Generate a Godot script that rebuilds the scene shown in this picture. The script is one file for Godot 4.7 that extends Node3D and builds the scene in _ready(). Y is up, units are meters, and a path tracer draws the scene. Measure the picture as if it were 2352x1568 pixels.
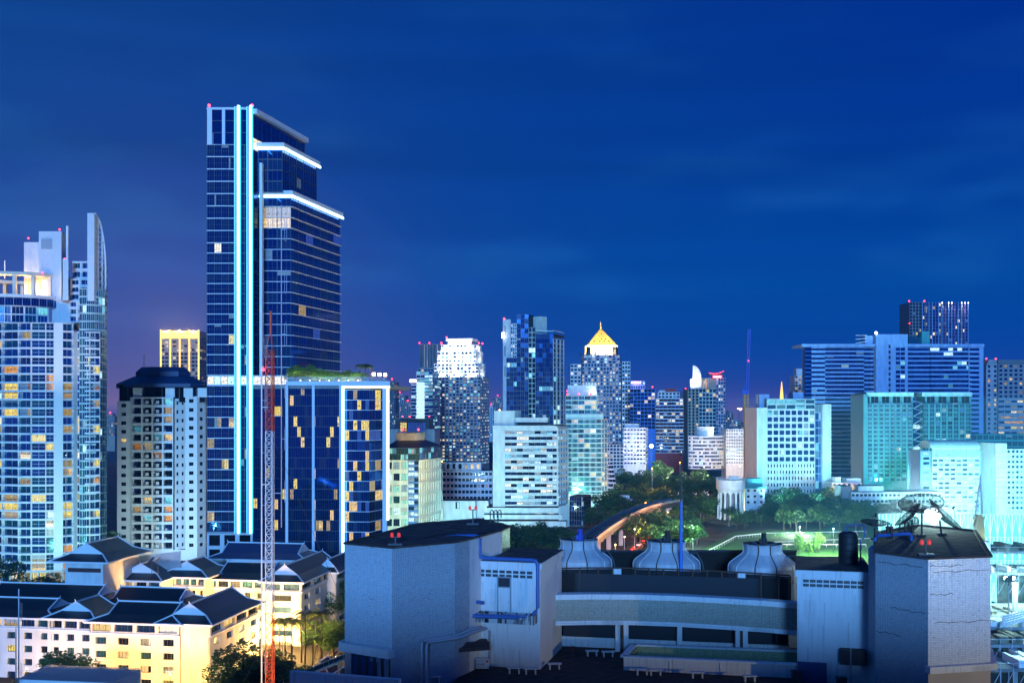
extends Node3D
# A tropical city at blue hour, seen from a balcony 60 m above the street. y is up, metres, the lens looks along -z.
# Sites are noted as a surveyor would from the balcony: a bearing (2522 units = 45 degrees), a dip below or above the horizon, and a distance.
const FOCAL := 2522.0
const EYE := 60.0
var M := {}
var taken := {}
var meshes := {}
var rng := RandomNumberGenerator.new()

func X(u: float, d: float) -> float: return (u - 1176.0) / FOCAL * d
func Y(v: float, d: float) -> float: return EYE - (v - 935.0) / FOCAL * d
func at(u: float, v: float, d: float) -> Vector3: return Vector3(X(u, d), Y(v, d), -d)
func S(px: float, d: float) -> float: return px / FOCAL * d

# ------------------------------------------------------------------ geometry
class Geo:
	var v := PackedVector3Array()
	var n := PackedVector3Array()
	var i := PackedInt32Array()
	func tri(a: Vector3, b: Vector3, c: Vector3) -> void:
		var m := (b - a).cross(c - a).normalized()
		var k := v.size()
		v.append_array([a, b, c]); n.append_array([m, m, m]); i.append_array([k, k + 2, k + 1])
	func quad(a: Vector3, b: Vector3, c: Vector3, d: Vector3) -> void:   # counter-clockwise seen from outside
		var m := (b - a).cross(d - a)
		if m.length_squared() < 1e-12: m = (c - b).cross(d - c)
		m = m.normalized()
		var k := v.size()
		v.append_array([a, b, c, d]); n.append_array([m, m, m, m]); i.append_array([k, k + 2, k + 1, k, k + 3, k + 2])
	func obox(c: Vector3, x: Vector3, y: Vector3, z: Vector3) -> void:   # half axes, right-handed
		quad(c - x - y + z, c + x - y + z, c + x + y + z, c - x + y + z)
		quad(c + x - y - z, c - x - y - z, c - x + y - z, c + x + y - z)
		quad(c + x - y + z, c + x - y - z, c + x + y - z, c + x + y + z)
		quad(c - x - y - z, c - x - y + z, c - x + y + z, c - x + y - z)
		quad(c - x + y + z, c + x + y + z, c + x + y - z, c - x + y - z)
		quad(c - x - y - z, c + x - y - z, c + x - y + z, c - x - y + z)
	func box(lo: Vector3, hi: Vector3) -> void:
		var h := (hi - lo) * 0.5
		obox((lo + hi) * 0.5, Vector3(h.x, 0, 0), Vector3(0, h.y, 0), Vector3(0, 0, h.z))
	func bar(p: Vector3, q: Vector3, w: float, h := -1.0) -> void:
		var z := (q - p)
		var l := z.length()
		if l < 1e-5: return
		z /= l
		var up := Vector3.UP if absf(z.y) < 0.95 else Vector3.RIGHT
		var x := up.cross(z).normalized()
		var y := z.cross(x)
		obox((p + q) * 0.5, x * w * 0.5, y * (w if h < 0.0 else h) * 0.5, z * l * 0.5)
	func tube(path: Array, r: float, sides := 8, r2 := -1.0) -> void:
		var rings := []
		for k in path.size():
			var p: Vector3 = path[k]
			var t: Vector3 = (path[mini(k + 1, path.size() - 1)] - path[maxi(k - 1, 0)]).normalized()
			var up := Vector3.UP if absf(t.y) < 0.9 else Vector3.RIGHT
			var x := up.cross(t).normalized()
			var y := t.cross(x)
			rings.append([p, x, y, r if r2 < 0.0 else lerpf(r, r2, float(k) / (path.size() - 1))])
		var b := v.size()
		for g in rings:
			for s in sides + 1:
				var a := TAU * s / sides
				var m: Vector3 = g[1] * cos(a) + g[2] * sin(a)
				v.append(g[0] + m * g[3]); n.append(m)
		var w := sides + 1
		for k in rings.size() - 1:
			for s in sides:
				var a := b + k * w + s
				i.append_array([a, a + 1 + w, a + 1, a, a + w, a + 1 + w])
		for e in [0, rings.size() - 1]:
			var g = rings[e]
			var m: Vector3 = g[1].cross(g[2]) * (1.0 if e else -1.0)
			var c := v.size()
			v.append(g[0]); n.append(m)
			for s in sides + 1:
				v.append(g[0] + (g[1] * cos(TAU * s / sides) + g[2] * sin(TAU * s / sides)) * g[3]); n.append(m)
			for s in sides:
				i.append_array([c, c + 2 + s, c + 1 + s] if e else [c, c + 1 + s, c + 2 + s])
	func lathe(c: Vector3, prof: Array, sides := 32, a0 := 0.0, a1 := TAU, smooth := true) -> void:   # prof: Vector2(radius, height), from bottom to top
		for k in prof.size() - 1:
			var p: Vector2 = prof[k]
			var q: Vector2 = prof[k + 1]
			var m2 := Vector2(q.y - p.y, p.x - q.x).normalized()
			var b := v.size()
			for s in sides + 1:
				var a := lerpf(a0, a1, float(s) / sides)
				var e := Vector3(sin(a), 0, cos(a))
				v.append(c + e * p.x + Vector3.UP * p.y); v.append(c + e * q.x + Vector3.UP * q.y)
				var m := e * m2.x + Vector3.UP * m2.y
				n.append(m); n.append(m)
			for s in sides:
				var a := b + s * 2
				i.append_array([a, a + 3, a + 2, a, a + 1, a + 3])
	func prism(poly: Array, y0: float, y1: float, cap := true, bottom := false) -> void:   # plan points Vector2(x, z), front edges running left to right
		for k in poly.size():
			var a: Vector2 = poly[k]
			var b: Vector2 = poly[(k + 1) % poly.size()]
			quad(Vector3(a.x, y0, a.y), Vector3(b.x, y0, b.y), Vector3(b.x, y1, b.y), Vector3(a.x, y1, a.y))
		var t := Geometry2D.triangulate_polygon(PackedVector2Array(poly))
		for k in range(0, t.size(), 3):
			var a: Vector2 = poly[t[k]]
			var b: Vector2 = poly[t[k + 1]]
			var c: Vector2 = poly[t[k + 2]]
			if (b - a).cross(c - a) > 0.0:
				var o := b
				b = c
				c = o
			if cap: tri(Vector3(a.x, y1, a.y), Vector3(b.x, y1, b.y), Vector3(c.x, y1, c.y))
			if bottom: tri(Vector3(a.x, y0, a.y), Vector3(c.x, y0, c.y), Vector3(b.x, y0, b.y))
	func ball(c: Vector3, r: float, sides := 12) -> void:
		var prof := []
		for k in sides / 2 + 1:
			var a := -PI / 2 + PI * k / (sides / 2)
			prof.append(Vector2(maxf(cos(a) * r, 0.0001), sin(a) * r))
		lathe(c, prof, sides)
	func build(mat: Material, mesh: ArrayMesh = null) -> ArrayMesh:
		if mesh == null: mesh = ArrayMesh.new()
		if v.is_empty(): return mesh
		var a := []
		a.resize(Mesh.ARRAY_MAX)
		a[Mesh.ARRAY_VERTEX] = v; a[Mesh.ARRAY_NORMAL] = n; a[Mesh.ARRAY_INDEX] = i
		mesh.add_surface_from_arrays(Mesh.PRIMITIVE_TRIANGLES, a)
		mesh.surface_set_material(mesh.get_surface_count() - 1, mat)
		return mesh

# ------------------------------------------------------------------ naming
func numbered(called: String) -> String:
	taken[called] = taken.get(called, -1) + 1
	return called if taken[called] == 0 else "%s_%03d" % [called, taken[called]]
func thing(called: String, label: String, category: String, where := Vector3.ZERO, group := "", turn := 0.0) -> Node3D:
	var o := Node3D.new()
	o.name = numbered(called)
	add_child(o)
	o.position = where
	o.rotation.y = turn
	o.set_meta("label", label); o.set_meta("category", category)
	if group: o.set_meta("group", group)
	return o
func part(parent: Node3D, called: String, g: Geo, mat: Material, kind := "") -> MeshInstance3D:
	var o := MeshInstance3D.new()
	o.name = called
	o.mesh = g.build(mat)
	parent.add_child(o, true)
	if kind: o.set_meta("kind", kind)
	return o
func put(parent: Node3D, called: String, mesh: Mesh, xf: Transform3D, mat: Material = null) -> MeshInstance3D:
	var o := MeshInstance3D.new()
	o.name = called
	o.mesh = mesh
	o.transform = xf
	if mat: o.set_surface_override_material(0, mat)
	parent.add_child(o, true)
	return o
func setting(called: String, g: Geo, mat: Material) -> MeshInstance3D:
	var o := part(self, numbered(called), g, mat)
	o.set_meta("kind", "structure")
	return o
func copy(o: Node3D, where: Vector3, turn := 0.0, size := 1.0, label := "") -> Node3D:
	var c: Node3D = o.duplicate()
	c.name = numbered(o.name.rstrip("0123456789").trim_suffix("_"))
	add_child(c)
	c.transform = Transform3D(Basis(Vector3.UP, turn).scaled(Vector3.ONE * size), where)
	if label: c.set_meta("label", label)
	return c

# ------------------------------------------------------------------ materials
func lin(r: float, g: float, b: float) -> Color: return Color(r, g, b).linear_to_srgb()
func mat(key: String, c: Color, rough := 0.8, metal := 0.0, tex: Texture2D = null, scale := 0.1) -> StandardMaterial3D:
	var m := StandardMaterial3D.new()
	m.resource_name = key
	m.albedo_color = c
	m.roughness = rough
	m.metallic = metal
	if tex:
		m.albedo_texture = tex
		m.uv1_triplanar = true
		m.uv1_world_triplanar = true
		m.uv1_scale = Vector3.ONE * scale
	M[key] = m
	return m
func glow(key: String, c: Color, energy: float, tex: Texture2D = null, scale := 0.1) -> StandardMaterial3D:
	var m := mat(key, lin(0.03, 0.03, 0.03), 0.3)
	m.emission_enabled = true
	m.emission = c
	m.emission_energy_multiplier = energy
	if tex:
		m.emission_operator = BaseMaterial3D.EMISSION_OP_MULTIPLY
		m.emission_texture = tex
		m.uv1_triplanar = true
		m.uv1_world_triplanar = true
		m.uv1_scale = Vector3.ONE * scale
	return m
func noise_tex(freq: float, lo: float, hi: float, sd: int, stretch := 1.0, size := 256, octaves := 4) -> ImageTexture:
	var f := FastNoiseLite.new()
	f.seed = sd
	f.frequency = freq
	f.fractal_octaves = octaves
	var im := Image.create(size, size, false, Image.FORMAT_RGB8)
	for y in size:
		for x in size:
			# torus of four blended tiles, so that the texture repeats without a seam
			var a := float(x) / size
			var b := float(y) / size
			var s := 0.0
			for k in 4:
				var dx := (k & 1)
				var dy := (k >> 1)
				s += f.get_noise_2d((x - dx * size) , (y - dy * size) / stretch + 31.7 * 0) * (a if dx else 1.0 - a) * (b if dy else 1.0 - b)
			var t := clampf(s * 1.1 + 0.5, 0.0, 1.0)
			var g := lerpf(lo, hi, t)
			im.set_pixel(x, y, Color(g, g, g))
	return ImageTexture.create_from_image(im)

func make_materials() -> void:
	var grime := noise_tex(0.02, 0.86, 1.0, 3, 3.0)
	var speck := noise_tex(0.09, 0.6, 1.0, 5)
	var blotch := noise_tex(0.012, 0.45, 1.0, 8)
	# curtains and furniture behind lit panes: vertical folds and a few darker folds, uneven from room to room
	var r := RandomNumberGenerator.new()
	r.seed = 11
	var im := Image.create(256, 256, false, Image.FORMAT_RGB8)
	for x in 256:
		var fold := 0.72 + 0.28 * sin(x * 0.55 + 2.0 * sin(x * 0.11)) * r.randf()
		for y in 256: im.set_pixel(x, y, Color(fold, fold, fold))
	for k in 150:
		var x := r.randi_range(0, 255)
		var y := r.randi_range(0, 255)
		var g := r.randf_range(0.12, 1.0)
		var w := r.randi_range(2, 14)
		var h := r.randi_range(4, 26)
		for xx in w:
			for yy in h:
				im.set_pixel((x + xx) % 256, (y + yy) % 256, Color(g, g, g * 0.95))
	var room := ImageTexture.create_from_image(im)
	# glazed mosaic: 32 x 32 tiles with dark joints, each its own tone and gloss
	var mo := Image.create(512, 512, false, Image.FORMAT_RGB8)
	var gl := Image.create(512, 512, false, Image.FORMAT_RGB8)
	for ty in 32:
		for tx in 32:
			var tone := r.randf_range(0.92, 1.0)
			if r.randf() < 0.03: tone *= 0.85
			var ro := r.randf_range(0.12, 0.5)
			mo.fill_rect(Rect2i(tx * 16, ty * 16, 16, 16), Color(0.66, 0.66, 0.68))
			mo.fill_rect(Rect2i(tx * 16 + 1, ty * 16 + 1, 14, 14), Color(tone, tone, tone))
			gl.fill_rect(Rect2i(tx * 16, ty * 16, 16, 16), Color(1, 1, 1))
			gl.fill_rect(Rect2i(tx * 16 + 1, ty * 16 + 1, 14, 14), Color(ro, ro, ro))
	var mosaic := ImageTexture.create_from_image(mo)
	var gloss := ImageTexture.create_from_image(gl)
	# rain streaks and algae on old plaster
	var st := Image.create(256, 256, false, Image.FORMAT_RGB8)
	st.fill(Color(0.97, 0.97, 0.97))
	for k in 260:
		var x := r.randi_range(0, 255)
		var y := r.randi_range(0, 255)
		var l := r.randi_range(6, 70)
		var g := r.randf_range(0.84, 0.97)
		for yy in l:
			var old := st.get_pixel(x, (y + yy) % 256).r
			var t := old * lerpf(g, 1.0, float(yy) / l)
			st.set_pixel(x, (y + yy) % 256, Color(t, t, t))
	var streak := ImageTexture.create_from_image(st)
	# the same on walls that have not been painted for longer: more runs, a few patched panels
	for k in 6:
		var g := r.randf_range(0.92, 0.97)
		var x := r.randi_range(0, 220)
		var y := r.randi_range(0, 220)
		for xx in r.randi_range(12, 36):
			for yy in r.randi_range(10, 36): st.set_pixel(x + xx, y + yy, st.get_pixel(x + xx, y + yy) * g)
	for k in 70:
		var x := r.randi_range(0, 255)
		var y := r.randi_range(0, 255)
		var l := r.randi_range(10, 90)
		var g := r.randf_range(0.66, 0.92)
		for yy in l:
			var t := st.get_pixel(x, (y + yy) % 256).r * lerpf(g, 1.0, float(yy) / l)
			st.set_pixel(x, (y + yy) % 256, Color(t, t, t))
	var runs := ImageTexture.create_from_image(st)

	# black algae running down from a ledge
	var al := Image.create(256, 256, false, Image.FORMAT_RGB8)
	al.fill(Color(0.92, 0.92, 0.92))
	for k in 90:
		var x := r.randi_range(0, 250)
		var wd := r.randi_range(2, 9)
		var y := r.randi_range(0, 255)
		var l := r.randi_range(30, 140)
		var g := r.randf_range(0.06, 0.35)
		for xx in wd:
			for yy in l - r.randi_range(0, 25): al.set_pixel((x + xx) % 256, (y + yy) % 256, Color(g, g, g))
	var algae := ImageTexture.create_from_image(al)

	mat("white", lin(0.72, 0.71, 0.68), 0.75, 0, grime, 0.05)
	mat("cream", lin(0.72, 0.66, 0.55), 0.8, 0, grime, 0.06)
	mat("plaster", lin(0.70, 0.69, 0.68), 0.8, 0, streak, 0.11)
	mat("worn_plaster", lin(0.72, 0.70, 0.69), 0.8, 0, runs, 0.09)
	mat("old_plaster", lin(0.66, 0.66, 0.65), 0.85, 0, streak, 0.09)
	mat("concrete", lin(0.34, 0.33, 0.32), 0.85, 0, grime, 0.07)
	mat("grey", lin(0.2, 0.2, 0.21), 0.8, 0, grime, 0.06)
	mat("taupe", lin(0.36, 0.31, 0.29), 0.8, 0, grime, 0.03)
	mat("pinkish", lin(0.5, 0.42, 0.42), 0.8, 0, grime, 0.03)
	mat("brick_red", lin(0.42, 0.06, 0.05), 0.8, 0, grime, 0.04)
	mat("tan", lin(0.48, 0.38, 0.28), 0.8, 0, grime, 0.03)
	mat("mint", lin(0.52, 0.62, 0.58), 0.7, 0, grime, 0.05)
	mat("pale_blue", lin(0.3, 0.45, 0.68), 0.7, 0, grime, 0.05)
	mat("royal_blue", lin(0.06, 0.2, 0.6), 0.6, 0, grime, 0.05)
	mat("dado_blue", lin(0.03, 0.07, 0.2), 0.7, 0, grime, 0.3)
	mat("teal_frame", lin(0.13, 0.3, 0.3), 0.6, 0, grime, 0.05)
	mat("core", lin(0.03, 0.03, 0.035), 0.9)
	mat("roofing", lin(0.07, 0.065, 0.065), 0.9, 0, blotch, 0.12)
	mat("old_roof", lin(0.13, 0.075, 0.055), 0.95, 0, blotch, 0.22)
	mat("slate", lin(0.013, 0.015, 0.022), 0.42, 0, speck, 0.6)
	mat("dark_blue_roof", lin(0.015, 0.035, 0.11), 0.5, 0, grime, 0.1)
	mat("teal_roof", lin(0.05, 0.3, 0.3), 0.6, 0, grime, 0.1)
	mat("trim", lin(0.76, 0.76, 0.76), 0.6)
	mat("maroon", lin(0.07, 0.025, 0.025), 0.7)
	mat("alu", lin(0.6, 0.62, 0.64), 0.35, 0.8)
	mat("frame_dark", lin(0.04, 0.045, 0.05), 0.5)
	mat("frame_white", lin(0.6, 0.62, 0.63), 0.5)
	mat("steel", lin(0.35, 0.36, 0.38), 0.45, 0.7)
	mat("galvanised", lin(0.5, 0.5, 0.52), 0.5, 0.5)
	mat("black", lin(0.015, 0.015, 0.016), 0.6)
	mat("louvre", lin(0.03, 0.024, 0.02), 0.7, 0, speck, 0.5)
	mat("rust", lin(0.16, 0.07, 0.035), 0.8, 0, speck, 0.5)
	mat("red_paint", lin(0.75, 0.1, 0.025), 0.55)
	mat("white_paint", lin(0.75, 0.75, 0.75), 0.5)
	mat("crane_blue", lin(0.02, 0.06, 0.4), 0.5)
	mat("crane_yellow", lin(0.5, 0.27, 0.06), 0.6)
	mat("pipe_blue", lin(0.05, 0.13, 0.38), 0.45, 0, grime, 0.5)
	mat("pole_blue", lin(0.06, 0.2, 0.6), 0.4)
	mat("fibreglass", lin(0.62, 0.57, 0.57), 0.5, 0, grime, 0.3)
	mat("awning", lin(0.05, 0.03, 0.03), 0.8)
	mat("asphalt", lin(0.05, 0.05, 0.052), 0.85, 0, speck, 0.3)
	mat("ground", lin(0.055, 0.05, 0.045), 0.95, 0, blotch, 0.02)
	mat("lawn", lin(0.03, 0.16, 0.02), 0.95, 0, speck, 0.11)
	mat("deck", lin(0.055, 0.04, 0.033), 0.9, 0, blotch, 0.3)
	mat("sand", lin(0.4, 0.34, 0.24), 0.95, 0, blotch, 0.1)
	mat("bark", lin(0.08, 0.055, 0.04), 0.95, 0, speck, 0.8)
	mat("red_tile", lin(0.13, 0.03, 0.025), 0.7, 0, speck, 0.5)
	mat("gold", lin(0.65, 0.42, 0.08), 0.4, 0.3)
	mat("purple_paint", lin(0.25, 0.12, 0.4), 0.7)
	for k in [["leaf", 0.03, 0.075, 0.016], ["leaf_dark", 0.02, 0.055, 0.018], ["leaf_olive", 0.06, 0.085, 0.018], ["leaf_bright", 0.07, 0.17, 0.03]]:
		var m := mat(k[0], lin(k[1], k[2], k[3]), 0.6)
		m.backlight_enabled = true
		m.backlight = lin(k[1] * 2.0, k[2] * 2.0, k[3] * 2.0)
	for k in [["mosaic_blue", 0.6, 0.62, 0.66], ["mosaic_beige", 0.4, 0.38, 0.3], ["mosaic_green", 0.3, 0.36, 0.2], ["mosaic_grey", 0.46, 0.46, 0.48]]:
		var m := mat(k[0], lin(k[1], k[2], k[3]), 1.0, 0, mosaic, 0.28)
		m.roughness_texture = gloss
	# glass: coated curtain walls act as dark tinted mirrors of the sky
	mat("glass", lin(0.06, 0.14, 0.3), 0.06, 0.85)
	mat("glass_navy", lin(0.012, 0.08, 0.32), 0.05, 0.85)
	mat("glass_teal", lin(0.07, 0.24, 0.32), 0.08, 0.8)
	mat("glass_green", lin(0.08, 0.3, 0.28), 0.1, 0.75)
	mat("glass_black", lin(0.03, 0.04, 0.06), 0.08, 0.8)
	mat("glass_blue", lin(0.06, 0.2, 0.5), 0.08, 0.85)
	mat("stained", lin(0.6, 0.6, 0.6), 0.85, 0, algae, 0.16)
	var dm := mat("dish_mesh", Color(0.05, 0.07, 0.08, 0.62), 0.7)
	dm.transparency = BaseMaterial3D.TRANSPARENCY_ALPHA
	var nm := mat("netting", Color(0.6, 0.85, 0.8, 0.5), 0.8)
	nm.transparency = BaseMaterial3D.TRANSPARENCY_ALPHA
	var clear := mat("glass_clear", Color(0.85, 0.95, 1.0, 0.16), 0.02)
	clear.transparency = BaseMaterial3D.TRANSPARENCY_ALPHA
	# lit rooms
	glow("warm", lin(1.0, 0.68, 0.24), 1.3, room, 0.16)
	glow("warm_dim", lin(0.8, 0.55, 0.2), 0.7, room, 0.16)
	glow("amber", lin(1.0, 0.45, 0.06), 1.15, room, 0.16)
	glow("yellow", lin(1.0, 0.76, 0.15), 1.35, room, 0.16)
	glow("pale", lin(1.0, 0.86, 0.6), 1.7, room, 0.16)
	glow("cool", lin(0.6, 0.92, 1.0), 1.9, room, 0.16)
	glow("pale_dim", lin(1.0, 0.8, 0.5), 0.6, room, 0.16)
	glow("cool_dim", lin(0.5, 0.85, 1.0), 0.65, room, 0.16)
	glow("yellow_dim", lin(1.0, 0.7, 0.15), 0.55, room, 0.16)
	glow("amber_dim", lin(1.0, 0.4, 0.06), 0.45, room, 0.16)
	glow("cyan_dim", lin(0.15, 0.7, 1.0), 0.45, room, 0.16)
	mat("blind", lin(0.35, 0.34, 0.32), 0.8)
	glow("cyan", lin(0.2, 0.8, 1.0), 1.3, room, 0.16)
	glow("aqua", lin(0.35, 1.0, 0.85), 1.1, room, 0.16)
	glow("blue_room", lin(0.05, 0.15, 1.0), 0.5, room, 0.16)
	glow("magenta_room", lin(0.9, 0.1, 0.5), 0.4, room, 0.16)
	# lamps
	glow("led", lin(0.6, 0.97, 1.0), 3.0)
	glow("led_halo", lin(0.06, 0.68, 1.0), 1.1)  # cyan halo of the light strips, put in as emission
	glow("lamp_white", lin(0.9, 1.0, 1.0), 14.0)
	glow("lamp_cyan", lin(0.55, 1.0, 1.0), 16.0)
	glow("lamp_flood", lin(0.75, 1.0, 0.97), 60.0)
	glow("lamp_warm", lin(1.0, 0.6, 0.2), 14.0)
	glow("lamp_sodium", lin(1.0, 0.42, 0.07), 22.0)
	glow("lamp_gold", lin(1.0, 0.62, 0.09), 1.5)
	glow("lamp_red", lin(1.0, 0.03, 0.05), 8.0)
	glow("lamp_red_dim", lin(1.0, 0.04, 0.02), 0.5)
	glow("sign_red", lin(1.0, 0.04, 0.06), 2.2)
	glow("sign_white", lin(1.0, 0.97, 1.0), 3.0)
	glow("sign_violet", lin(0.65, 0.35, 1.0), 3.0)
	glow("sign_orange", lin(1.0, 0.28, 0.03), 1.4)

# ------------------------------------------------------------------ buildings
# A building in progress: its node, its walls gathered by material, how many windows may still be single parts, and the rest.
class Bld:
	var node: Node3D
	var walls := {}
	var rest := {}
	var left := 290
	var rng := RandomNumberGenerator.new()
	var slabs := 200
	func wall(key: String) -> Geo:
		if not walls.has(key): walls[key] = Geo.new()
		return walls[key]
	func other(key: String) -> Geo:
		if not rest.has(key): rest[key] = Geo.new()
		return rest[key]

func begin(called: String, label: String, category: String, u: float, d: float, group := "", windows := 290) -> Bld:
	var b := Bld.new()
	b.node = thing(called, label, category, Vector3(X(u, d), 0, -d), group)
	b.left = windows
	b.rng.seed = hash(label)
	return b
func finish(b: Bld) -> void:
	for key in b.walls:
		part(b.node, {"core": "inner_wall", "roofing": "roof", "old_roof": "roof", "trim": "trim", "alu": "metal_frame", "frame_dark": "frame", "frame_white": "frame", "steel": "steelwork"}.get(key, "wall"), b.walls[key], M[key], "stuff" if key in ["frame_dark", "frame_white", "alu"] else "")
	for key in b.rest:
		part(b.node, "window", b.rest[key], M[key], "stuff")
# plan corner in the building's own axes
func rel(b: Bld, p: Vector2) -> Vector2: return Vector2(p.x - b.node.position.x, p.y - b.node.position.z)
func pt(u: float, d: float) -> Vector2: return Vector2(X(u, d), -d)
# rectangle in plan whose front runs from bearing u0 (at distance d) to bearing u1, turned by t (right end nearer when positive)
func rect(b: Bld, u0: float, u1: float, d: float, depth: float, t := 0.0) -> Array:
	var a := Vector2(X(u0, d), -d)
	var k := (u1 - 1176.0) / FOCAL
	var w := (k * d - a.x) / (cos(t) + k * sin(t))
	var e := Vector2(cos(t), sin(t))
	var f := Vector2(sin(t), -cos(t))
	return [rel(b, a), rel(b, a + e * w), rel(b, a + e * w + f * depth), rel(b, a + f * depth)]
func shell(b: Bld, poly: Array, y0: float, y1: float, key := "white", roof := "roofing") -> void:
	var g := b.wall(key)
	for k in poly.size():
		var p: Vector2 = poly[k]
		var q: Vector2 = poly[(k + 1) % poly.size()]
		g.quad(Vector3(p.x, y0, p.y), Vector3(q.x, y0, q.y), Vector3(q.x, y1, q.y), Vector3(p.x, y1, p.y))
	cap(b, poly, y1, roof)
func cap(b: Bld, poly: Array, y: float, key := "roofing", thick := 0.0) -> void:
	var g := Geo.new()
	g.prism(poly, y - maxf(thick, 0.001), y, true, thick > 0.0)
	var w := b.wall(key)
	var k := w.v.size()
	w.v.append_array(g.v); w.n.append_array(g.n)
	for j in g.i: w.i.append(j + k)
func parapet(b: Bld, poly: Array, y: float, h: float, key: String, t := 0.3) -> void:
	var g := b.wall(key)
	for k in poly.size():
		var p: Vector2 = poly[k]
		var q: Vector2 = poly[(k + 1) % poly.size()]
		g.bar(Vector3(p.x, y + h / 2, p.y), Vector3(q.x, y + h / 2, q.y), t, h)
func grown(poly: Array, by: float) -> Array:
	var r := Geometry2D.offset_polygon(PackedVector2Array(poly), by, Geometry2D.JOIN_MITER)
	if r.is_empty(): return poly
	var out: Array = Array(r[0])
	# keep the winding of the source
	var s := 0.0
	var s2 := 0.0
	for k in poly.size(): s += poly[k].cross(poly[(k + 1) % poly.size()])
	for k in out.size(): s2 += out[k].cross(out[(k + 1) % out.size()])
	if s * s2 < 0.0: out.reverse()
	return out

# A window: pane (surface 0) in a thin frame with glazing bars (surface 1). Lower left corner at the origin, facing +z.
func window_mesh(w: float, h: float, nx: int, ny: int, frame := "frame_dark", bw := 0.06) -> ArrayMesh:
	var key := "%.2f_%.2f_%d_%d_%s_%.2f" % [w, h, nx, ny, frame, bw]
	if meshes.has(key): return meshes[key]
	var g := Geo.new()
	g.quad(Vector3(0, 0, 0), Vector3(w, 0, 0), Vector3(w, h, 0), Vector3(0, h, 0))
	var m := g.build(M.glass)
	if nx > 0:
		var f := Geo.new()
		for k in nx + 1:
			var x := clampf(w * k / nx, bw / 2, w - bw / 2)
			f.box(Vector3(x - bw / 2, 0, 0.01), Vector3(x + bw / 2, h, 0.07))
		for k in ny + 1:
			var y := clampf(h * k / ny, bw / 2, h - bw / 2)
			f.box(Vector3(0, y - bw / 2, 0.012), Vector3(w, y + bw / 2, 0.06))
		f.build(M[frame], m)
	meshes[key] = m
	return m

func blind_mesh(w: float, h: float, f: float, sideways: bool) -> ArrayMesh:
	var key := "b%.2f_%.2f_%.2f_%s" % [w, h, f, sideways]
	if not meshes.has(key):
		var g := Geo.new()
		if sideways: g.box(Vector3(0.02, 0.02, 0.004), Vector3(w * f, h - 0.02, 0.009))
		else: g.box(Vector3(0.02, h * (1 - f), 0.004), Vector3(w - 0.02, h - 0.02, 0.009))
		meshes[key] = g.build(M.blind)
	return meshes[key]

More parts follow.
